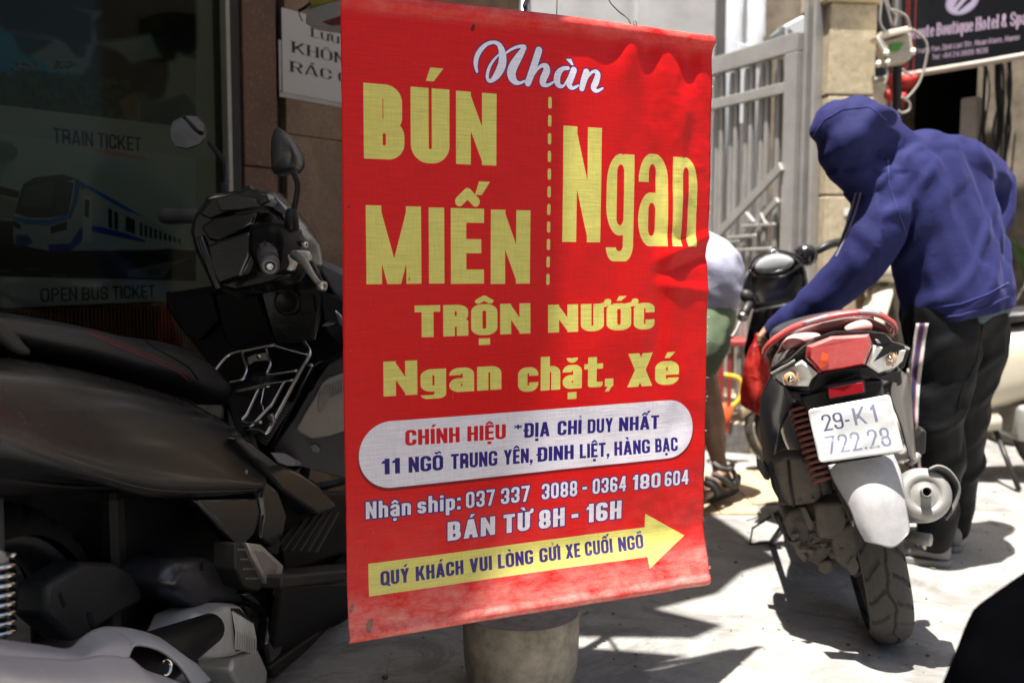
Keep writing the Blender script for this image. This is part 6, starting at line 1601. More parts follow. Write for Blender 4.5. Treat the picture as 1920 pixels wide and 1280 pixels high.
M_sand = pm('black_sandal', (.014, .014, .016), .6, dust=.3)
hl_ = gp(1374, 922); tl_ = gp(1308, 944)
d = (tl_ - hl_).normalized(); s_ = Vector((-d.y, d.x, 0)); L = (tl_ - hl_).length + .05
pts = []
for k in range(26):
    a = 2 * math.pi * k / 26; u = .5 - .55 * math.cos(a); pts.append(ti @ (hl_ + d * L * u + s_ * (.052 * abs(math.sin(a)) ** .6 * math.copysign(1, math.sin(a))) + Vector((0, 0, .004 + .03 * max(0, .35 - u)))))
MB().prism(pts, (0, 0, .026)).build('sandal_sole', M_sand, t, mods=(BEV(.005, 2),))
sp_ = lambda *q: [ti @ P(a, b_, y) for a, b_, y in q]
for q in (((1338, 868, Z2 - .06), (1352, 878, Z2 - .08), (1366, 880, Z2 - .04), (1374, 872, Z2 + .03)), ((1336, 888, Z2 - .11), (1352, 896, Z2 - .11), (1368, 908, Z2 - .05)), ((1318, 905, Z2 - .17), (1332, 908, Z2 - .17), (1346, 925, Z2 - .13)), ((1366, 872, Z2 - .0), (1378, 890, Z2 + .0), (1380, 910, Z2 + .0)), ((1322, 895, Z2 - .14), (1336, 900, Z2 - .15), (1350, 915, Z2 - .12))):
    MB().tube(sp_(*q), .0105, 8, smooth=5).build('sandal_strap', M_sand, t, True)
MB().tube(sp_((1358, 905, Z2 - .04), (1378, 906, Z2 + .02), (1384, 890, Z2 + .05)), [.018, .022, .012], 8, smooth=4).build('sandal_heel', M_sand, t, True)

# ------------------------------------------------------------------ black scooter at the left
FA = Fr((-.76, 2.09, 0), rotm(RAD(-10)))
t = empty('parked_scooter', 'large black scooter with chrome rack and stitched seat in the shade before the poster window', 'scooter', (-.76, 2.09, 0), FA.m)
SA = t
ZX = lambda x, y: (x / 1.777, 560 + y / 1.777)
ZR = lambda x, y: (360 + x / 4.267, 600 + y / 4.267)
ZC = lambda x, y: (280 + x / 2.7816, 200 + y / 2.7816)
def AX(v, *pts): return FA.x(v, *pts)
M_mat = pm('matte_black_cover', (.006, .006, .0062), .24, coat=.25, dust=.07, dustcol=(.16, .14, .125), bmp=.18, bs=320, scratch=.3, var=.25)
M_matd = pm('dark_plastic', (.0025, .0025, .003), .45, dust=.03, spec=.16, bmp=.15)
M_satin = pm('satin_black', (.006, .006, .007), .18, coat=.5, dust=.1, scratch=.3)
# long rear side cover, four outline curves from top to bottom
top_ = AX(.145, (-260, 640), (-90, 660), (0, 671), (112, 688), (225, 714), (338, 749), (394, 776), (439, 804), (470, 835), (500, 884))
r2 = AX(.185, (-260, 690), (-90, 704), (0, 712), (112, 728), (225, 752), (330, 785), (385, 812), (430, 840), (462, 866), (500, 893))
r3 = AX(.20, (-260, 800), (-90, 812), (0, 822), (100, 858), (200, 893), (270, 912), (330, 918), (400, 918), (450, 915), (494, 913))
r4 = AX(.155, (-260, 850), (-90, 880), (0, 900), (100, 905), (217, 912), (270, 930), (315, 934), (400, 934), (450, 933), (488, 932))
panel('side_cover', [top_, r2, r3, r4], 48, 16, .004, M_mat, t)
mir = [[Vector((-p.x, p.y, p.z)) for p in r_] for r_ in (top_, r2, r3, r4)]
panel('side_cover', mir, 30, 8, .004, M_mat, t)
for px_, py_ in ((462, 884), (395, 800)):
    MB().lathe([(.0045, -.002), (.005, .001), (.003, .0025), (.0028, .001), (.0001, .001)], FA.on(0, .198 if py_ > 850 else .172, px_, py_), (1, 0, 0), 10).build('screw', M_castal, t)
# under tail panel
ut = [AX(.16, (-260, 830), (-60, 880), (60, 902), (140, 912), (219, 912)), AX(.14, (-260, 960), (-60, 940), (0, 931), (141, 922), (219, 914))]
panel('under_cover', ut, 20, 4, .004, M_matd, t)
MB().tube(AX(.202, (0, 826), (100, 862), (200, 896), (270, 915), (330, 921), (400, 921), (480, 918)), .0016, 6, smooth=4).build('cover_edge', M_satin, t, True)
# seat: lofted cushion with a stepped front
def seat_ring(y, hw, zt_, zb_, n=22):
    out = []
    for k in range(n):
        a = 2 * math.pi * k / n; ca, sa = math.cos(a), math.sin(a)
        x = hw * math.copysign(abs(ca) ** .75, ca); z = (zt_ + zb_) / 2 + (zt_ - zb_) / 2 * math.copysign(abs(sa) ** (.8 if sa > 0 else .4), sa)
        out.append(Vector((x, y, z)))
    return out
def sy(px, py, x=.0): return FA.on(0, x, px, py)
st_pts = [((-200, 580), (-200, 640)), ((-90, 577), (-90, 628)), ((0, 578), (0, 628)), ((60, 580), (56, 648)), ((129, 594), (141, 664)), ((197, 612), (225, 682)), ((240, 625), (270, 700)), ((290, 634), (337, 712)), ((330, 640), (370, 728)), ((370, 662), (405, 746)), ((410, 700), (433, 760)), ((440, 740), (446, 763))]
rings = []
for (a, b_), hw in zip(st_pts, (.11, .13, .135, .14, .14, .14, .138, .13, .12, .105, .085, .05)):
    pb_ = sy(*b_, x=hw * .98); pt_ = FA.on(1, pb_.y, *a)
    rings.append(seat_ring(pb_.y, hw, max(pt_.z, pb_.z + .02), pb_.z))
mb = MB(); mb.loft(rings); SEATA = mb.build('seat', M_seat, t, True, mods=(SUB(2),))
M_stitch = pm('red_stitching', (.22, .02, .03), .7)
def onmesh(o, pts, n, off):
    bv = bvh_of(o); inv = FA.mw.inverted(); out = []
    for i in range((len(pts) - 1) * n + 1):
        k = min(i // n, len(pts) - 2); s_ = i / n - k; x = pts[k][0] * (1 - s_) + pts[k + 1][0] * s_; y = pts[k][1] * (1 - s_) + pts[k + 1][1] * s_
        d = ray(x, y).normalized(); h = bv.ray_cast(inv @ CPOS, (inv.to_3x3() @ d).normalized())
        if h[0] is not None: out.append(h[0] - (inv.to_3x3() @ d).normalized() * off)
    return out
seamp = [(93, 582), (141, 605), (186, 633), (225, 650), (281, 672), (337, 698), (352, 712)]
sp2 = onmesh(SEATA, seamp, 14, .0008)
mb = MB()
for i in range(0, len(sp2) - 1): mb.tube([sp2[i], sp2[i].lerp(sp2[i + 1], .6)], .0011, 5)
mb.build('stitching', M_stitch, t)
sp2 = onmesh(SEATA, [(x + 4, y - 5) for x, y in seamp], 14, .0008); mb = MB()
for i in range(0, len(sp2) - 1): mb.tube([sp2[i], sp2[i].lerp(sp2[i + 1], .6)], .0008, 5)
mb.build('stitching', M_stitch, t)
sp3 = onmesh(SEATA, [(262, 630), (285, 650), (320, 668), (356, 690), (372, 712)], 8, .0005)
if len(sp3) > 3: MB().tube(sp3, .0016, 5).build('seat_seam', M_matd, t, True)
# grab handle end showing at the very left
MB().tube(AX(.17, (-160, 560), (-60, 590), (0, 622), (30, 648), (52, 660)), [.016, .016, .014, .010, .004], 10, smooth=4).build('grab_handle', M_blkd, t, True)
# dark core under the covers
mb = MB(); 
def core_ring(y, hw, z0, z1): return [Vector((x, y, z)) for x, z in ((-hw, z0), (hw, z0), (hw, z1), (-hw, z1))]
c0 = sy(-120, 700, .1); 
mb.loft([core_ring(-1.0, .10, .70, .80), core_ring(-.6, .125, .62, .76), core_ring(-.3, .13, .56, .74), core_ring(-.05, .13, .46, .68), core_ring(.05, .12, .40, .56)]); mb.build('frame_cover', M_matd, t, mods=(BEV(.02, 2),))
MB().box((-.02, .0, .38), (.2, .56, .34)).build('engine_gap_fill', M_matd, t, mods=(BEV(.03, 3),))  # black block added so the gap beneath the cover reads as shade
MB().box((0, -.55, .655), (.2, .66, .10)).build('wheel_gap_fill', M_matd, t, mods=(BEV(.03, 3),))  # black block added above the wheel to keep the opening dark
def pa(name, x, pts, dep, m, bev=.004, zf=ZX, n=2, par=None, lift=None):
    q = FA.x(x, *[zf(*p) for p in pts]) if not isinstance(x, (list, tuple)) else FA.xx(*[(*zf(*p), xx) for p, xx in zip(pts, x)])
    o = MB().prism(q, (-dep, 0, 0)).build(name, m, par or t, mods=(BEV(bev, n),)); return autosmooth(o, 40)
IDT = lambda x, y: (x, y)
# glossy corner panel below the side cover, foot rest region
pa('corner_panel', .19, [(655, 668), (870, 662), (880, 690), (845, 790), (800, 835), (700, 730)], .03, M_gblk, .005)
pa('corner_panel', .20, [(885, 600), (930, 640), (958, 720), (945, 790), (905, 830), (870, 800), (880, 720), (870, 660)], .04, M_satin, .008)
pa('trim_strip', .205, [(650, 675), (668, 668), (810, 815), (795, 830)], .01, M_satin, .003)
pa('inner_grille', .19, [(895, 765), (935, 768), (930, 850), (905, 850), (875, 810)], .01, M_blkd, .002)
# passenger foot rest, folded up, bright metal end
pg_ = FA.xx
q = [FA.on(0, .235, *ZX(*p)) for p in ((822, 812), (870, 818), (945, 888), (938, 935), (890, 950), (845, 868))]
M_pol = pm('worn_alloy', (.72, .69, .64), .35, .9, dust=.3, var=.2, vs=30)
o = MB().prism(q, (-.012, .0, 0)).build('foot_peg', M_pol, t, mods=(BEV(.002, 2),)); autosmooth(o)
q2 = [c + Vector((.001, 0, 0)) for c in q]; cc = sum(q2, Vector()) / 6
o2 = MB().prism([cc + (p - cc) * .62 for p in q2], (-.004, 0, 0)).build('peg_inset', M_castal, o); 
q = [FA.on(0, .225, *ZX(*p)) for p in ((785, 812), (825, 810), (850, 870), (890, 948), (860, 975), (815, 960), (785, 900))]
o = MB().prism(q, (-.05, 0, 0)).build('peg_arm', M_blkd, t, mods=(BEV(.004, 2),)); autosmooth(o)
mb = MB()
for k in range(5):
    for j in range(4):
        c_ = FA.on(0, .227, *ZX(795 + k * 9 + j * 9, 835 + j * 32)); mb.box(c_, (.003, .0035, .0035), rotm(0, 0, RAD(45)))
mb.build('peg_knurl', M_castal, o)
pa('peg_bracket', .20, [(815, 985), (850, 955), (940, 965), (962, 1010), (960, 1100), (935, 1190), (900, 1225), (890, 1150), (905, 1060), (870, 1020)], .04, M_gblk, .008)
MB().lathe([(.012, 0), (.014, .003), (.010, .007)], FA.on(0, .2, *ZX(915, 972)), (1, 0, 0), 14).build('pivot_bolt', M_castal, t, True)
# floor and lower fairing
fl = FA.x(.27, *[ZX(*p) for p in ((940, 922), (1150, 905), (1300, 890))]); fl2 = [Vector((-.0, p.y + .02, p.z + .02)) for p in fl]
mb = MB(); mb.prism([fl[0], fl[2], Vector((-.27, fl[2].y, fl[2].z)), Vector((-.27, fl[0].y, fl[0].z))], (0, 0, -.03)); autosmooth(mb.build('floorboard', M_blkd, t, mods=(BEV(.006, 2),)))
mb = MB()
for k in range(7):
    x_ = .245 - k * .02; mb.box((x_, fl[0].y + .34, fl[0].z + .002), (.008, .36, .004), rotm(RAD(12)))
mb.build('floor_ribs', M_blk, t, mods=(BEV(.001, 1),))
pa('lower_fairing', [.262, .27, .27, .24, .20, .18], [(945, 958), (1150, 948), (1330, 930), (1200, 1060), (1060, 1110), (900, 1230)], .02, M_blkd, .005)
pa('lower_fairing', .20, [(900, 1225), (1060, 1108), (1230, 1000), (1250, 1040), (1060, 1150), (910, 1262)], .14, M_blkd, .006)
# engine: air box, belt case, radiator cover with fins, exhaust shield
pa('engine_cover', .11, [(150, 1060), (160, 950), (280, 875), (390, 880), (470, 930), (480, 1010), (400, 1050), (250, 1145)], .06, M_blk, .01)
for pts in ([(196, 985), (206, 975), (222, 1020), (214, 1030)], [(292, 1045), (305, 1042), (322, 1085), (312, 1098), (298, 1085)]):
    pa('slot', .1115, pts, .004, pm('soot_and_hole_shade', (.004, .004, .004), 1.), .001)  # black slabs, the shade inside the slots given as colour
M_case = pm('blue_grey_case', (.012, .0125, .02), .3, .3, coat=.3, dust=.2)
ac = [(530, 950), (545, 900), (565, 868), (650, 855), (700, 865), (760, 935), (815, 1005), (770, 1015), (690, 1015), (640, 1040), (560, 985)]
q = FA.x(.16, *[ZX(*p) for p in ac]); c0 = sum(q, Vector()) / len(q)
mb = MB(); mb.loft([[c0 + (p - c0) * 1.0 + Vector((-.12, 0, 0)) for p in q], q, [c0 + (p - c0) * .88 + Vector((.02, 0, .0)) for p in q]]); autosmooth(mb.build('belt_case', M_case, t, mods=(BEV(.012, 3),)), 50)
MB().lathe([(.020, -.01), (.022, .0), (.020, .006), (.014, .008)], FA.on(0, .10, *ZX(520, 925)), (.3, -1, 0), 20).build('red_cap', pm('red_ring', (.32, .02, .03), .4), t, True)
MB().lathe([(.009, .0), (.009, .006)], FA.on(0, .178, *ZX(672, 890)), (1, 0, 0), 12).build('bolt_hole', MC['soot_and_hole_shade'], t)  # black disc, the hole's inner shade given as colour
M_rad = pm('silver_radiator_cover', (.62, .61, .60), .35, .55, dust=.5, bmp=.1, var=.15)
rq = [(640, 1190), (655, 1110), (680, 1050), (745, 1018), (800, 1020), (845, 1080), (860, 1160), (780, 1190), (700, 1200)]
q = FA.x(.215, *[ZX(*p) for p in rq]); c0 = sum(q, Vector()) / len(q)
mb = MB(); mb.loft([[c0 + (p - c0) * 1.12 + Vector((-.10, 0, -.01)) for p in q], [c0 + (p - c0) * 1.05 + Vector((-.02, 0, 0)) for p in q], [c0 + (p - c0) * .92 + Vector((.006, 0, 0)) for p in q]]); autosmooth(mb.build('radiator_cover', M_rad, t, mods=(BEV(.008, 3),)), 50)
mb = MB()
for k in range(9):
    a = FA.on(0, .226, *ZX(776 + k * 8, 1040 + k * 5)); b_ = FA.on(0, .226, *ZX(786 + k * 8, 1165 + k * 2)); mb.tube([a, a.lerp(b_, .5) + Vector((.004, 0, 0)), b_], .0026, 6)
mb.build('radiator_fins', M_rad, t)
pa('fin_recess', .2215, [(770, 1030), (800, 1030), (850, 1085), (860, 1165), (785, 1175)], .01, MC['soot_and_hole_shade'], .002)  # black sheet paints the shade behind the fins
pa('radiator_base', .21, [(780, 1192), (862, 1165), (895, 1240), (890, 1290), (800, 1300), (770, 1240)], .08, M_rad, .008)
pa('engine_block', .12, [(560, 1140), (660, 1060), (700, 1060), (720, 1200), (760, 1330), (560, 1330), (500, 1200)], .2, M_castal, .02)
pa('engine_block', .17, [(822, 1020), (880, 1040), (910, 1110), (890, 1240), (860, 1240), (850, 1090)], .05, M_blkd, .008)
mb = MB()
for k in range(7): mb.box(FA.on(0, .172, *ZX(845 + (k % 3) * 22, 1060 + k * 26)), (.004, .012, .016), rotm(0, 0, RAD(25)))
mb.build('cover_vents', MC['soot_and_hole_shade'], t)  # black boxes paint the shade inside the vents
M_shl = pm('grey_exhaust_shield', (.33, .33, .35), .38, .25, coat=.2, dust=.75, dustcol=(.36, .35, .35), scratch=.5)
xs = .31
es_t = FA.x(xs - .03, *[ZX(*p) for p in ((-260, 1120), (-60, 1128), (0, 1140), (130, 1158), (235, 1172), (300, 1112), (370, 1097), (470, 1110), (560, 1150), (640, 1205), (710, 1275))])
es_m = FA.x(xs, *[ZX(*p) for p in ((-260, 1170), (-60, 1180), (0, 1192), (130, 1200), (240, 1205), (330, 1190), (400, 1195), (430, 1200), (480, 1240), (540, 1260), (640, 1300))])
es_b = FA.x(xs - .02, *[ZX(*p) for p in ((-260, 1330), (-60, 1340), (0, 1345), (130, 1350), (240, 1350), (330, 1350), (400, 1350), (430, 1350), (480, 1350), (540, 1350), (640, 1360))])
# shield above with its cut-out framed by separate bands
lo = FA.x(xs - .01, *[ZX(*p) for p in ((-260, 1165), (-60, 1175), (0, 1188), (130, 1200), (235, 1205), (300, 1190), (420, 1196))])
panel('exhaust_shield', [es_m, [a.lerp(b_, .5) + Vector((.03, 0, 0)) for a, b_ in zip(es_m, es_b)], es_b], 40, 12, .006, M_shl, t)
up1 = FA.x(xs - .05, *[ZX(*p) for p in ((-260, 1115), (-60, 1126), (0, 1140), (130, 1158), (225, 1170), (270, 1135), (305, 1110), (340, 1098), (370, 1096))])
dn1 = FA.x(xs, *[ZX(*p) for p in ((-260, 1172), (-60, 1182), (0, 1192), (130, 1202), (235, 1208), (290, 1200), (340, 1195), (390, 1197), (426, 1192))])
panel('exhaust_shield', [up1, [a.lerp(b_, .5) + Vector((.016, 0, 0)) for a, b_ in zip(up1, dn1)], dn1], 40, 10, .006, M_shl, t)
up2 = FA.x(xs - .05, *[ZX(*p) for p in ((370, 1096), (430, 1102), (500, 1120), (560, 1150), (640, 1208), (700, 1272))])
dn2 = FA.x(xs - .01, *[ZX(*p) for p in ((426, 1192), (446, 1154), (500, 1158), (550, 1180), (600, 1225), (640, 1290))])
panel('exhaust_shield', [up2, [a.lerp(b_, .5) + Vector((.008, 0, 0)) for a, b_ in zip(up2, dn2)], dn2], 24, 8, .006, M_shl, t)
MB().lathe([(.016, 0), (.017, .006), (.012, .012), (.011, .007), (.004, .006)], FA.on(0, xs - .03, *ZX(540, 1225)), (1, -.3, .2), 18).build('shield_bolt', M_chrome, t, True)
MB().tube(FA.x(.24, ZX(430, 1250), ZX(520, 1190), ZX(600, 1240)), .03, 14, smooth=3).build('exhaust_pipe', M_steel, t, True)
MB().tube([Vector((.24, -.95, .33)), Vector((.24, -.45, .30)), Vector((.22, -.2, .26))], [.055, .05, .03], 18).build('muffler', M_matd, t, True)
# rear shock, wheel, swing arm
s0 = FA.on(0, .12, -10, 1040); s1 = FA.on(0, .12, -10, 1200); L_ = s1 - s0
mb = MB(); n = 9; ux = Vector((1, 0, 0)); uy = Vector((0, 1, 0))
mb.tube([s0 + L_ * (k / (n * 14)) + (ux * math.cos(k * math.pi / 7) + uy * math.sin(k * math.pi / 7)) * .026 for k in range(n * 14 + 1)], .0042, 7); mb.build('spring', M_chrome, t, True)
MB().tube([s0 + Vector((0, 0, .09)), s1 - Vector((0, 0, .08))], .015, 12).build('shock_body', M_blkd, t, True)
pa('shock_clevis', .14, [(-20, 820), (20, 840), (34, 860), (34, 890), (-20, 890)], .04, M_castal, .004)
M_rubd = pm('shaded_rubber', (.006, .006, .006), .8, spec=.1)  # darker copy of the tyre rubber, deep shade put into its colour
wheel(t, (0, -.56, .29), .29, .13, m=M_rubd); wheel(t, (0, .80, .28), .28, .11, rot=(0, 0, RAD(-28)))
# front: leg shield, inner panel with lidded pocket, rack
LSY = .36
ls = [(309, 545), (320, 548), (396, 536), (440, 520), (560, 500), (640, 520), (700, 560), (700, 700), (640, 760), (560, 880), (500, 900), (470, 800), (430, 760), (390, 680), (345, 625), (334, 613), (312, 577)]
q = FA.y(LSY + .06, *ls); autosmooth(MB().prism(q, (0, .03, 0)).build('leg_shield', M_matd, t, mods=(BEV(.006, 2),)))
def ay(name, y, pts, dep, m, bev=.003, zf=IDT, par=None, n=2):
    q = FA.y(y, *[zf(*p) for p in pts]) if not isinstance(y, (list, tuple)) else FA.yy(*[(*zf(*p), yy_) for p, yy_ in zip(pts, y)])
    return autosmooth(MB().prism(q, (0, dep, 0)).build(name, m, par or t, mods=(BEV(bev, n),)), 40)
ay('shield_facet', LSY + .03, [(320, 560), (395, 548), (410, 600), (372, 640), (345, 628)], .03, M_matd)
ay('shield_facet', LSY + .02, [(402, 552), (478, 538), (500, 600), (520, 650), (470, 672), (420, 640)], .03, M_matd, .006)
ay('shield_facet', LSY + .01, [(484, 535), (540, 515), (600, 520), (606, 560), (590, 640), (540, 650), (512, 640)], .03, M_satin, .006)
MB().lathe([(.030, .0), (.033, .003), (.033, .010), (.026, .012), (.022, .006), (.0, .006)], FA.on(1, LSY + .008, 541, 566), (0, -1, 0), 26).build('key_cover', M_blk, t, True)
ay('switch_panel', LSY, [(560, 552), (586, 548), (590, 585), (563, 590)], .02, M_blk, .003)
G_in = pm('grey_inner_panel', (.060, .060, .068), .42, dust=.35, dustcol=(.22, .2, .19), bmp=.15, bs=300)
ay('knee_panel', [.33, .33, .33, .30, .28, .28, .30, .33], [(1215, 275), (1080, 345), (960, 545), (800, 790), (630, 1030), (700, 1110), (870, 1165), (1300, 1300)], .03, G_in, .006, ZR)
ay('knee_edge', .31, [(1400, 250), (1215, 283), (1080, 345), (1000, 430), (960, 560), (900, 600), (1000, 380), (1060, 310), (1210, 240)], .02, M_matd, .004, ZR)
M_lid = pm('pale_pocket_cover', (.50, .45, .39), .28, coat=.5, dust=.5, dustcol=(.34, .30, .25), var=.1, vs=5)
lid = [(832, 868), (900, 745), (1000, 585), (1040, 500), (1090, 462), (1230, 415), (1500, 420), (1500, 820), (1225, 885), (1100, 925), (950, 948), (850, 895)]
q = FA.y(.295, *[ZR(*p) for p in lid]); c0 = sum(q, Vector()) / len(q)
mb = MB(); mb.loft([[p + Vector((0, .03, 0)) for p in q], q, [c0 + (p - c0) * .93 + Vector((0, -.008, 0)) for p in q]]); autosmooth(mb.build('pocket_cover', M_lid, t, mods=(BEV(.003, 2),)))
ay('pocket_rib', .284, [(1000, 700), (1010, 590), (1060, 520), (1230, 470), (1230, 560), (1100, 640), (1050, 730), (1015, 740)], .006, pm('pale_rib', (.30, .29, .28), .25, coat=.6), .003, ZR)
for k in range(5): MB().tube([FA.on(1, .281, *ZR(1120 + k * 22, 500 - k * 8)), FA.on(1, .281, *ZR(1110 + k * 22, 610 - k * 8))], .0022, 6).build('lens_rib', MC['pale_rib'], t, True)
ay('pale_patch', .272, [(655, 1052), (720, 1055), (800, 1095), (860, 1130), (872, 1160), (790, 1150), (700, 1100)], .003, pm('worn_grey', (.28, .27, .28), .5), .001, ZR)
ay('pale_patch', .29, [(945, 1010), (985, 995), (1020, 1030), (1010, 1060), (970, 1055)], .003, MC['worn_grey'], .001, ZR)
ay('tunnel_edge', .27, [(590, 1040), (625, 1040), (960, 380), (1040, 330), (1010, 330), (940, 370)], .03, M_gblk, .004, ZR)
ay('tread_mat', [.20, .20, .26, .27], [(430, 900), (585, 1010), (805, 660), (760, 650)], .01, pm('tread_rubber', (.028, .028, .030), .6), .002, ZR)
mb = MB()
for k in range(15):
    for j in range(8):
        u = (k + .5) / 15; v_ = (j + .5) / 8
        a = (430 + (760 - 430) * u, 900 + (650 - 900) * u); b_ = (585 + (805 - 585) * u, 1010 + (660 - 1010) * u)
        x_ = a[0] + (b_[0] - a[0]) * v_; y_ = a[1] + (b_[1] - a[1]) * v_
        mb.box(FA.on(1, .197 + .065 * u, *ZR(x_, y_)), (.0045, .003, .003))
mb.build('tread_studs', pm('worn_stud', (.10, .10, .105), .5), t)
ay('tunnel', [.12, .14, .26, .28, .26, .18], [(345, 905), (470, 960), (700, 560), (640, 380), (380, 420), (250, 640)], .06, M_matd, .01, ZR)
# sweeping shoulder from seat base to the floor
pa('frame_shoulder', [.2, .2, .2, .2, .2, .2, .2, .2], [(785, 462), (810, 455), (900, 530), (1000, 575), (1060, 615), (1130, 690), (1060, 722), (940, 640)], .06, M_satin, .01)
pa('frame_inset', .203, [(795, 472), (835, 480), (900, 530), (930, 555), (900, 558), (850, 528)], .01, pm('grey_plastic', (.055, .056, .06), .5, dust=.4), .003)
pa('step_plate', .205, [(905, 512), (950, 515), (1000, 545), (1003, 556), (960, 556), (930, 545)], .004, MC['worn_grey'], .001)
pa('inner_body', .15, [(940, 640), (1150, 640), (1330, 660), (1330, 890), (1150, 850), (950, 920), (930, 800)], .10, M_matd, .01)
# chrome carrier rack
def rt(name, pts, r, ys):
    MB().tube([FA.on(1, y_, *ZR(*p)) for p, y_ in zip(pts, ys)], r, 12, smooth=4).build(name, M_chrome, t, True)
RY = lambda py: .14 + (900 - py) / 700 * .14
for pts, r_ in (([(180, 410), (250, 320), (320, 268), (480, 235), (640, 202), (665, 205), (790, 242), (905, 272), (925, 268)], .0042), ([(898, 168), (920, 205), (944, 250), (935, 290), (880, 380), (800, 530), (720, 680), (660, 790), (635, 840), (605, 890), (580, 905), (540, 884), (480, 880), (430, 886)], .0048), ([(402, 265), (418, 320), (437, 385), (425, 440), (405, 472), (350, 490), (300, 500)], .0038), ([(592, 235), (605, 290), (627, 345), (612, 395), (600, 425), (625, 438), (740, 420), (845, 403)], .0038), ([(352, 572), (450, 548), (560, 520), (700, 498), (812, 478)], .0032), ([(740, 490), (690, 580), (640, 670), (600, 712), (540, 775), (480, 840), (440, 852), (400, 855)], .0038), ([(530, 555), (490, 640), (440, 745), (400, 795), (415, 815), (460, 828), (560, 815)], .0042), ([(352, 576), (470, 556), (620, 530)], .0020), ([(572, 545), (562, 610), (552, 665), (566, 690), (570, 740)], .0018)):
    rt('rack_tube', pts, r_, [RY(p[1]) for p in pts])
ay('rack_clamp', .262, [(440, 300), (510, 270), (600, 262), (605, 320), (560, 325), (500, 330), (455, 360)], .004, M_castal, .002, ZR)
MB().lathe([(.006, .0), (.007, -.003), (.004, -.006)], FA.on(1, .258, *ZR(538, 288)), (0, 1, 0), 12).build('clamp_bolt', M_chrome, t, True)
ay('rack_clamp', .135, [(590, 770), (630, 745), (650, 770), (665, 815), (640, 830), (610, 800)], .01, M_steel, .003, ZR)
MB().lathe([(.004, 0), (.0045, .012), (.003, .014)], FA.on(1, .25, *ZR(930, 365)), (1, -.4, .2), 10).build('clamp_bolt', M_chrome, t, True)
q = [FA.on(1, .252, *ZR(*p)) for p in ((478, 455), (650, 440), (628, 510), (456, 528))]
lc = Canvas(60, 26, 8., (.02, .02, .022))
for x0_, y0_, x1_, y1_ in ((1, 1, 59, 1.6), (1, 24.4, 59, 25), (1, 1, 1.6, 25), (58.4, 1, 59, 25), (20, 1, 20.5, 25), (1, 14, 59, 14.4), (38, 1, 38.4, 25)): lc.rect(x0_, y0_, x1_, y1_, (.4, .4, .42))
lc.shape(0, 0, 20, 14, lambda X, Y: ((X - 10) ** 2 + (Y - 7.5) ** 2) < 22, (.14, .2, .42))
for x_, w_ in ((23, 12), (41, 14)): 
    for y_ in (3, 6.5, 10, 17, 20): lc.rect(x_, y_, x_ + w_, y_ + 1.4, (.42, .42, .44))
quad_uv('warning_label', *q, img_mat('warning_label_print', lc.image('label_print'), .5), t, .0008)
# handlebar cowl, faceted
cowl = [(357, 434), (362, 405), (388, 368), (406, 363), (442, 358), (465, 348), (499, 358), (514, 373), (539, 400), (560, 428), (578, 460), (582, 500), (560, 530), (520, 545), (450, 560), (402, 545), (383, 506), (366, 470)]
CY0 = .15
q = FA.y(CY0 + .08, *cowl); c0 = sum(q, Vector()) / len(q)
mb = MB(); mb.loft([[c0 + (p - c0) * .86 + Vector((0, -.03, .0)) for p in q], q, [c0 + (p - c0) * 1.0 + Vector((0, .08, 0)) for p in q], [c0 + (p - c0) * .7 + Vector((0, .2, -.02)) for p in q]]); autosmooth(mb.build('handlebar_cowl', M_satin, t, mods=(BEV(.005, 2),)), 30)
ay('dash_visor', CY0 + .01, [(372, 402), (396, 372), (440, 362), (466, 352), (498, 362), (505, 378), (470, 392), (430, 398), (395, 412)], .06, M_satin, .005)
ay('dash_screen', CY0 + .0, [(404, 372), (440, 364), (478, 372), (486, 388), (450, 394), (412, 396)], .02, pm('dusty_display', (.012, .012, .013), .18, coat=.9, dust=.5, dustcol=(.09, .085, .08)), .003)
ay('visor_tip', CY0 + .03, [(440, 360), (466, 348), (478, 358), (466, 364)], .02, M_gblk, .002)
ay('cowl_cheek', CY0 - .0, [(375, 425), (400, 408), (480, 396), (474, 420), (440, 440), (410, 455), (390, 450)], .04, M_gblk, .006)
ay('cowl_cheek', CY0 - .01, [(386, 460), (410, 450), (470, 432), (470, 480), (452, 520), (410, 536), (395, 510)], .04, M_satin, .008)
ay('cowl_edge', CY0 - .012, [(368, 446), (378, 440), (400, 500), (412, 540), (404, 545), (388, 508)], .02, M_gblk, .003)
ay('ridge_fin', CY0 + .02, [(480, 372), (498, 366), (512, 378), (506, 388), (488, 384)], .03, M_castal, .003)
ay('side_fin', CY0 + .05, [(499, 358), (510, 362), (538, 396), (543, 408), (512, 392), (508, 375)], .02, pm('grey_blue_gloss', (.13, .13, .17), .2, coat=.6), .002)
ay('clamp_plate', CY0 - .02, [(526, 420), (556, 430), (558, 440), (526, 432)], .03, M_blk, .002)
# right grip with bar end, switch body, lever
GR0 = P(497, 456, 2.12); GR1 = P(505, 494, 1.99); ti = t.matrix_world.inverted()
w2 = lambda p: ti @ p
mb = MB(); prof = [(.026, -.02), (.027, 0), (.022, .008)] + [(.0195 + .0012 * (k % 2), .012 + k * .0068) for k in range(16)] + [(.0205, .122), (.021, .13)]
ax_ = (w2(GR1) - w2(GR0)); mb.lathe(prof, w2(GR0), ax_, 24); mb.build('handle_grip', pm('grip_rubber', (.03, .03, .032), .55, dust=.3), t, True)
mb = MB()
for k in range(9):
    a = 2 * math.pi * k / 9; axn = ax_.normalized(); u_ = axn.cross(Vector((0, 0, 1))).normalized(); v_ = axn.cross(u_)
    r0_ = u_ * math.cos(a) + v_ * math.sin(a); mb.tube([w2(GR0) + axn * .03 + r0_ * .0207, w2(GR0) + axn * .06 + r0_ * .0225, w2(GR0) + axn * .09 + r0_ * .0207], [.0006, .002, .0006], 6)
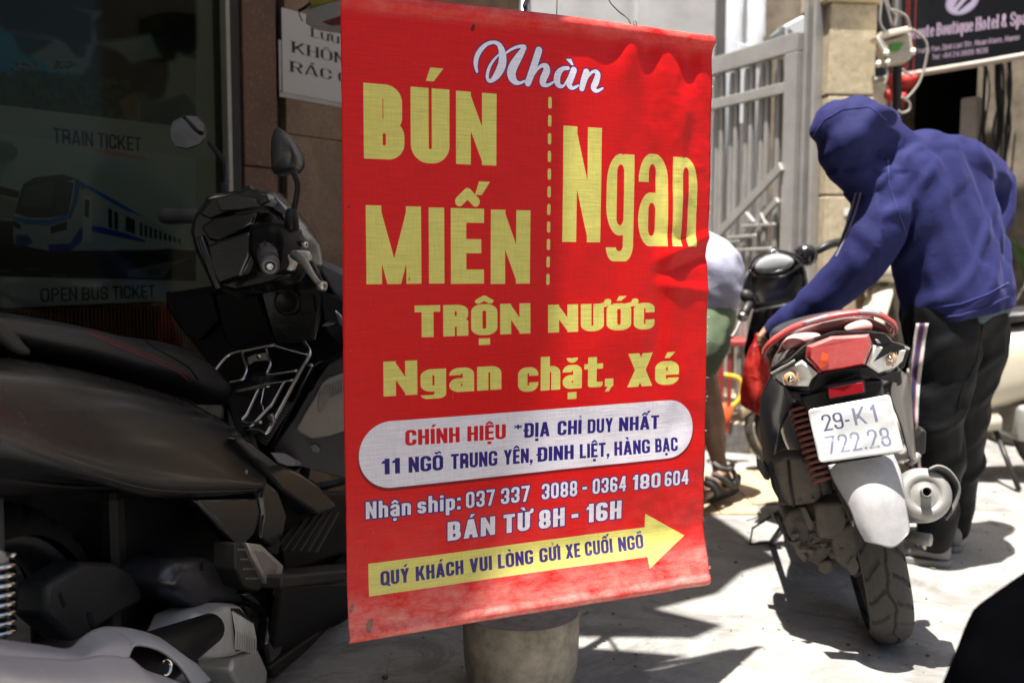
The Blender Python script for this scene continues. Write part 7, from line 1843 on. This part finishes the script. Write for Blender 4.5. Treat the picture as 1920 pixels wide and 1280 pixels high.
mb.build('grip_pattern', M_blk, t, True)
MB().lathe([(.0185, -.004), (.0195, .0), (.0195, .016), (.016, .020), (.009, .020), (.008, .016), (.0, .016)], w2(GR1), ax_, 24).build('bar_end', pm('bar_end_metal', (.12, .12, .13), .4, .6, dust=.4), t, True)
MB().lathe([(.007, 0), (.007, .004), (.0, .005)], w2(GR1) + ax_.normalized() * .0165, ax_, 6).build('end_screw', M_steel, t)
sw = FA.y(.03, *[ZC(*p) for p in ((520, 620), (560, 610), (640, 600), (690, 640), (700, 720), (680, 850), (640, 880), (560, 860), (520, 760))]); c0 = sum(sw, Vector()) / len(sw)
mb = MB(); mb.loft([[c0 + (p - c0) * 1.02 + Vector((0, .10, 0)) for p in sw], sw, [c0 + (p - c0) * .7 + Vector((0, -.015, 0)) for p in sw]]); autosmooth(mb.build('switch_housing', M_matd, t, mods=(BEV(.006, 3),)), 50)
lv = [(P(552, 478, 2.06), .010), (P(560, 483, 2.03), .010), (P(572, 495, 2.0), .0085), (P(583, 512, 1.97), .0065), (P(593, 526, 1.95), .006), (P(601, 533, 1.94), .0065)]
mb = MB(); mb.tube([w2(p) for p, _ in lv], [r_ for _, r_ in lv], 12, smooth=5); mb.lathe([(.001, -.011), (.008, -.008), (.0105, 0), (.008, .008), (.001, .011)], w2(P(604, 536, 1.935)), (1, 0, 0), 18); mb.build('brake_lever', M_pol, t, True)
MB().prism([w2(P(*p, 2.05)) for p in ((545, 474), (556, 468), (572, 470), (577, 484), (572, 492), (556, 488))], Vector((0, .03, 0))).build('lever_clamp', M_pol, t, mods=(BEV(.004, 3),))
MB().prism([w2(P(*p, 2.07)) for p in ((538, 478), (548, 474), (554, 490), (546, 508), (536, 506), (542, 494))], Vector((0, .02, 0))).build('lever_bracket', M_pol, t, mods=(BEV(.002, 2),))
MB().tube([w2(P(560, 455, 2.1)), w2(P(568, 458, 2.08)), w2(P(576, 460, 2.07))], [.005, .008, .006], 10).build('adjuster', M_chrome, t, True)
MB().tube([w2(P(582, 494, 2.10)), w2(P(596, 520, 2.06)), w2(P(604, 545, 2.08))], .008, 8, smooth=4).build('brake_hose', M_blk, t, True)
# left grip
mb = MB(); mb.tube([w2(P(368, 405, 2.46)), w2(P(330, 406, 2.49)), w2(P(318, 406, 2.50)), w2(P(308, 405, 2.51)), w2(P(303, 405, 2.515))], [.018, .0185, .020, .019, .009], 16, smooth=2); mb.build('handle_grip', MC['grip_rubber'], t, True)
# front body beyond the lever
fb_ = [(582, 486), (604, 492), (648, 512), (720, 545), (720, 640), (660, 600), (628, 560), (612, 530), (596, 505)]
ay('front_fairing', .36, fb_, .05, pm('grey_fairing', (.12, .12, .13), .28, coat=.4, dust=.5, scratch=.4), .008)
ay('fairing_inner', .33, [(600, 545), (640, 560), (700, 580), (700, 640), (640, 650), (610, 620)], .04, M_gblk, .004)
ay('chrome_corner', .30, [(627, 580), (638, 590), (650, 615), (650, 625), (634, 605)], .01, M_chrome, .002)
ay('chrome_corner', .31, [(602, 612), (612, 604), (628, 606), (615, 612)], .01, M_chrome, .001)
# mirrors
M_mh = pm('mirror_housing', (.022, .022, .025), .33, coat=.2, dust=.25, scratch=.5)
my = 2.55
rim = [(316, 244), (322, 226), (347, 215), (371, 216), (385, 232), (387, 258), (376, 272), (350, 281), (328, 277), (319, 262)]
q = [w2(P(a, b_, my + (a - 350) * .0011 + (245 - b_) * -.0010)) for a, b_ in rim]; c0 = sum(q, Vector()) / len(q)
back = [w2(P(a + 10, b_ + 6, my + .05 + (a - 350) * .0009)) for a, b_ in rim]; cb = sum(back, Vector()) / len(back)
mb = MB(); mb.loft([[c0 + (p - c0) * .93 for p in q], q, [c0 + (p - c0) * 1.02 + (cb - c0) * .2 for p in q], [cb + (p - cb) * .72 for p in back], [cb + (p - cb) * .3 + (cb - c0) * .25 for p in back]]); MH = mb.build('mirror_housing', M_mh, t, True, mods=(SUB(1),))
m, nt, b = nodes('mirror_glass'); b.inputs['Base Color'].default_value = (.62, .66, .66, 1); b.inputs['Metallic'].default_value = 1; b.inputs['Roughness'].default_value = .06
qm = [c0 + (p - c0) * .91 + (c0 - cb) * .04 for p in q]
MB().prism(qm, (cb - c0) * .05).build('mirror_glass', m, MH)
MB().tube([w2(P(392, 266, my + .04)), w2(P(404, 282, my + .03)), w2(P(419, 300, my)), w2(P(423, 320, my - .02)), w2(P(422, 346, my - .04))], .0062, 12, smooth=4).build('mirror_stem', M_blk, t, True)
MB().lathe([(.010, -.02), (.0125, -.018), (.0125, .014), (.010, .018)], w2(P(420, 356, my - .04)), (0, 0, 1), 14).build('stem_boot', M_blk, t, True)
my = 2.12
rim = [(514, 235), (527, 238), (546, 263), (560, 290), (561, 308), (551, 324), (530, 328), (514, 330), (506, 325), (504, 290), (505, 252)]
q = [w2(P(a, b_, my)) for a, b_ in rim]; c0 = sum(q, Vector()) / len(q)
dpt = Vector((-.015, .085, .0))
mb = MB(); mb.loft([[c0 + (p - c0) * .35 + Vector((.02, -.022, .012)) for p in q], [c0 + (p - c0) * .8 + Vector((.006, -.012, .004)) for p in q], [c0 + (p - c0) * 1.0 for p in q], [c0 + (p - c0) * .95 + dpt * .6 for p in q], [c0 + (p - c0) * .85 + dpt for p in q]]); MH = mb.build('mirror_housing', M_mh, t, True, mods=(SUB(1),))
MB().prism([c0 + (p - c0) * .84 + dpt * 1.005 for p in q], dpt * .03).build('mirror_glass', m, MH)
MB().tube([w2(P(550, 322, my)), w2(P(558, 345, my)), w2(P(556, 370, my)), w2(P(550, 400, my + .01))], .0062, 12, smooth=4).build('mirror_stem', M_blk, t, True)
MB().lathe([(.014, -.025), (.016, -.022), (.013, .018), (.010, .022)], w2(P(547, 411, my + .01)), (0, 0, 1), 14).build('stem_boot', M_blk, t, True)

# ------------------------------------------------------------------ dark saddle of a bike cut off at the lower right corner
ny_ = 1.12
t = empty('parked_motorbike', 'black saddle and tail of a motorbike cut off by the lower right corner', 'motorbike', gp(1900, 1500))
t.location = (.92, 1.3, 0); bpy.context.view_layer.update(); ti = Matrix.Translation(t.location).inverted()
M_cv = pm('black_saddle_cloth', (.0012, .0012, .0016), .9, spec=.0, bmp=.3, bs=500, var=.2)
def rr2(px, py, y, r): return (P(px, py, y), r * y / FPX)
sd_ = blob('seat', [[rr2(2080, 1150, ny_, 150), rr2(1985, 1245, ny_, 178), rr2(1935, 1400, ny_, 190)], [rr2(2080, 1150, ny_, 150), rr2(2300, 1120, ny_ + .1, 180), rr2(2500, 1150, ny_ + .3, 180)], [rr2(1990, 1260, ny_, 170), rr2(2250, 1300, ny_ + .1, 200)], [rr2(1905, 1300, ny_ - .02, 130), rr2(1905, 1420, ny_ - .02, 165)]], .008, M_cv, t, 8, wr=lambda p, n: .003 * noise.noise(p * 14), inv=ti)
MB().lathe([(.2, -.05), (.25, -.04), (.27, 0), (.25, .04), (.2, .05)], (0, 0, .27), (1, .2, 0), 40).build('tyre', M_rub, t, True)
MB().box((.05, .1, .38), (.16, .5, .22)).build('tail_body', M_blk, t, mods=(BEV(.04, 3),))
MB().tube([(0, 0, .27), (.06, .2, .45)], .03, 10).build('swing_arm', M_blkd, t, True)
# loose bits lying on the ground
rg = random.Random(9); mb = MB()
for i in range(420):
    x_, y_ = rg.uniform(-.6, 2.2), rg.uniform(1.9, 4.6); s_ = rg.uniform(.0015, .0045) * (1 if rg.random() < .93 else 2)
    mb.box((x_, y_, s_ * .4), (s_ * rg.uniform(1, 2), s_, s_ * .8), rotm(rg.random() * 3))
o = mb.build('gravel_bits', pm('grit', (.12, .10, .08), .9, var=.5)); o['kind'] = 'stuff'; o['label'] = 'scattered grit and crumbs on the concrete'; o['category'] = 'grit'
M_dl = pm('dry_leaf', (.09, .12, .03), .7)
for px_, py_ in ((1100, 1150), (1404, 1017)):
    p = gp(px_, py_, .004); mk_ = MB().prism([p + Vector((-.012, 0, 0)), p + Vector((0, -.005, .002)), p + Vector((.012, .002, .003)), p + Vector((0, .006, .001))], (0, 0, .001)).build('fallen_leaf', M_dl)
    tag(mk_, 'tiny green leaf fallen beside the concrete base' if px_ < 1300 else 'tiny green leaf lying by the side stand of the scooter', 'leaf')
